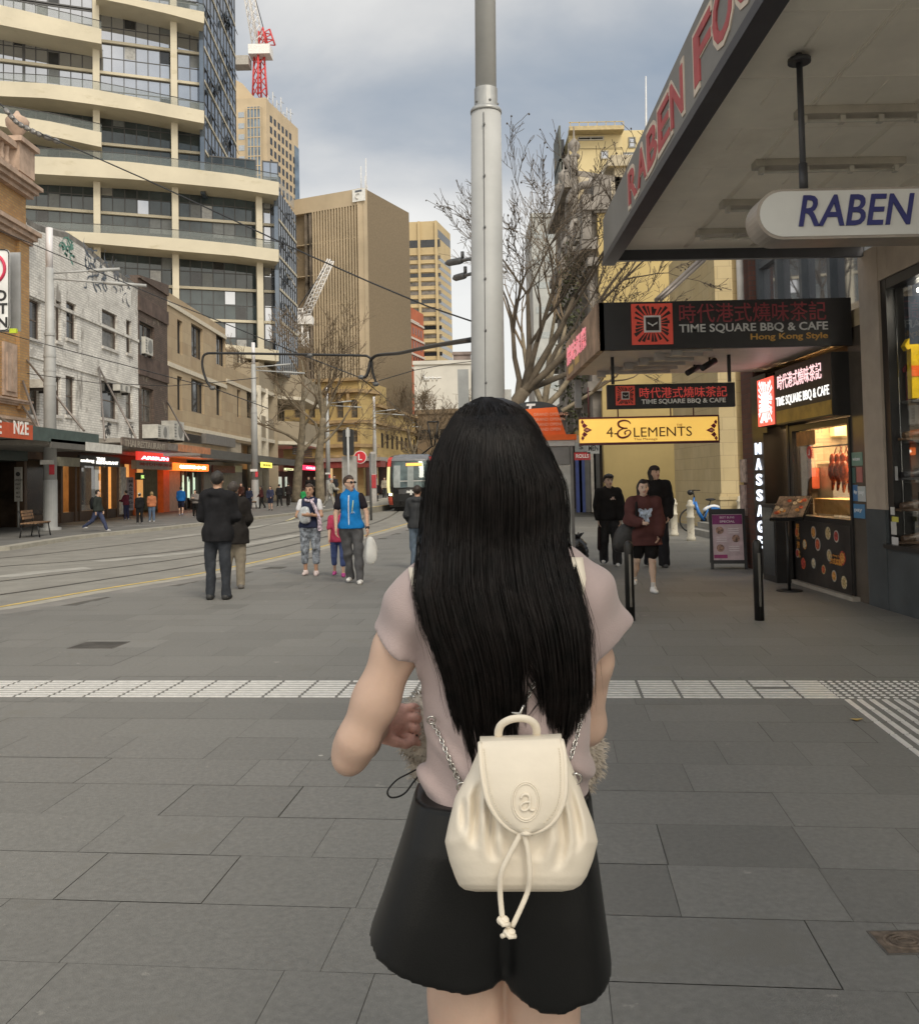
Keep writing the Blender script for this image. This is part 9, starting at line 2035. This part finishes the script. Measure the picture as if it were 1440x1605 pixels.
 ins=[]
 c0=np.array((820,1225))
 for(x,y,d)in outl:v=np.array((x,y))-c0; n=v*(1-8/np.linalg.norm(v)); ins.append(V3(c0[0]+n[0],max(c0[1]+n[1],1170),d-.0055))
 mb=MB()
 P=sm(ins,3)
 for a,b in zip(P[::2],P[1::2]):mb.tube([a,b],.0006,4)
 mb.build('stitching',M('cream_thread',(.76,.68,.52),.7),flap_o)
 fx=lambda px,y,off=0:V3(px,y,flap((px-np.interp(y,fy,fl))/(np.interp(y,fy,fr2)-np.interp(y,fy,fl)),y)[2]-off)
 mb=MB()
 for rx,ry in((22,31),(19,28)):mb.tube([fx(824+rx*math.cos(a),1257+ry*math.sin(a),.0002)for a in np.linspace(0,6.283,49)[:-1]],.0013,6,None,True,False,True)
 mb.build('stamped_oval',cream,flap_o)
 mb=MB(); a=sm([fx(*p,.0012)for p in((816,1252),(820,1246),(827,1246),(830,1252),(830,1264),(832,1270),(837,1270))],4); b=sm([fx(*p,.0012)for p in((830,1257),(822,1258),(816,1263),(818,1270),(825,1270),(830,1264))],4); mb.tube(a,.0019,6); mb.tube(b,.0017,6); mb.build('stamped_letter',cream,flap_o)
# handle
 mb=MB(); hp=[(784,1164,YC-.01),(781,1150,YC-.018),(785,1137,YC-.025),(797,1129,YC-.03),(812,1126,YC-.03),(828,1128,YC-.03),(838,1136,YC-.025),(841,1147,YC-.018),(839,1158,YC-.01)]; mb.tube(sm([V3(*q)for q in hp],5),.0058,10,None,True,True,False,(0,1,0),.8); mb.build('handle',cream,t)
# drawstring
 dz=lambda y:float(fd(min(y,1390)))-.008-(.0 if y<1380 else 0)
 for pts,kn,tails in(([(816,1306),(808,1322),(797,1343),(788,1362),(784,1380),(784,1405),(787,1438)],(788,1443),((793,1449),(798,1454))),([(820,1306),(826,1328),(829,1352),(830,1375),(827,1397),(817,1422),(803,1452)],(798,1462),((790,1466),(786,1468)))):
  mb=MB(); mb.tube(sm([V3(x,y,dz(y)-.004)for x,y in pts],5),.0036,10); c=V3(*kn,dz(1390)-.004); mb.ell(c,.0085,.007,.0065); mb.tube([c+Vector((-.006,-.004,.005)),c+Vector((0,-.008,-.002)),c+Vector((.008,-.004,-.003))],.0032,8); mb.tube([c,V3(*tails[0],dz(1390)-.006),V3(*tails[1],dz(1390)-.004)],.0033,8); mb.build('drawstring',cream,t)
# chains and shoulder straps
 st=M('chain_steel',(.55,.53,.50),.22,.95,var=.1)
 for pts in([(676,1131,-.06),(688,1152,-.085),(702,1185,-.10),(714,1210,-.115),(724,1232,-.135)],[(703,1192,-.10),(712,1212,-.118),(720,1228,-.13)],[(848,1052,-.118),(836,1074,-.12),(826,1094,-.125),(818,1112,-.13)],[(914,1114,-.07),(908,1138,-.085),(901,1165,-.10),(894,1190,-.125)]):
  mb=MB(); links(mb,[onto(q[0],q[1],.004)or V3(*q)for q in pts],.0052,.00115); mb.build('chain',st,t)
 for(x,y,d,r)in((902,1221,-.175,.008),(676,1129,-.062,.006),(724,1234,-.137,.007),(914,1112,-.07,.006)):mb=MB(); c=V3(x,y,d); mb.tube([c+Vector((r*math.cos(a),-.3*r*math.sin(a),r*math.sin(a)))for a in np.linspace(0,6.283,15)[:-1]],.0016,6,None,True,False,True); mb.build('metal_ring',st,t)
 mb=MB(); c=V3(815,1119,-.135); mb.tube([c+Vector((-.012,0,.002)),c,c+Vector((.005,0,.012))],[.0012,.003,.0012],6); mb.build('clasp',st,t)
 for pts,hw in(([(649,890),(650,898),(652,908),(655,920),(659,934),(664,950),(669,966)],9),([(904,874),(905,882),(907,895),(909,908),(909,921),(907,936),(903,955)],9)):
  mb=MB(); vs=[]; n=len(pts); last=None
  for i,(x,y)in enumerate(pts):
   k=hw*(1 if i<n-3 else .8)
   row=[]
   for e in(-1,1):
    h=onto(x+e*k,y,.004)
    if h is None:h=V3(x+e*k,y,.02-.012*i)
    row.append(h)
   vs+=[row[0],row[1],row[1]+Vector((0,-.003,.001)),row[0]+Vector((0,-.003,.001))]
  fs=[(4*i+e,4*i+(e+1)%4,4*(i+1)+(e+1)%4,4*(i+1)+e)for i in range(n-1)for e in range(4)]+[(3,2,1,0),tuple(4*(n-1)+e for e in range(4))]; mb.add(vs,fs,None,True); mb.build('shoulder_strap',cream,t)
backpack()
def softbag():
 c=wp(790,1168,.27); t=thing('fluffy_bag','grey beige fluffy soft bag hugged in front of her body, showing at both sides','bag',Vector(c))
 g=Sdf((-.22,-.09,-.13),(.22,.10,.13),.008); g.ell((0,0,0),(.168,.06,.088),.02); g.ell((-.125,-.01,.05),(.045,.04,.045),.03); g.ell((.12,0,-.02),(.05,.05,.06),.03); g.add_noise(folds(.008,60,3,1)); mt=M('fluffy_fur',(.42,.37,.31),.95,var=.25,scale=30,bump=.8,bscale=70)
 o=g.obj('bag_body',mt,t); rg=random.Random(3); mb=MB(); vs=o.data.vertices
 for k in range(4200):
  v=vs[rg.randrange(len(vs))]; n=v.normal; p=v.co; d=(n+Vector((rg.gauss(0,.5),rg.gauss(0,.5),rg.gauss(0,.5)))).normalized(); q=p+d*.008; r=q+(d+Vector((0,0,-.6))).normalized()*.007; s=d.orthogonal()*.0009; mb.add([p-s,p+s,q+s*.7,q-s*.7,r],[(0,1,2,3),(3,2,4)],None,True)
 f=ch(mb,'fur',mt,t); f['kind']='stuff'
 mb=MB(); mb.tube(sm([Vector(wp(*q))for q in((668,1208,.22),(657,1205,.22),(640,1213,.21),(623,1222,.205),(611,1234,.20),(607,1243,.20),(612,1250,.20),(624,1249,.20),(636,1242,.205),(648,1226,.21),(662,1210,.22),(670,1206,.23))],5),.0016,6); mb.build('wrist_cord',M('black_cord',(.012,.012,.012),.6),t)
softbag()
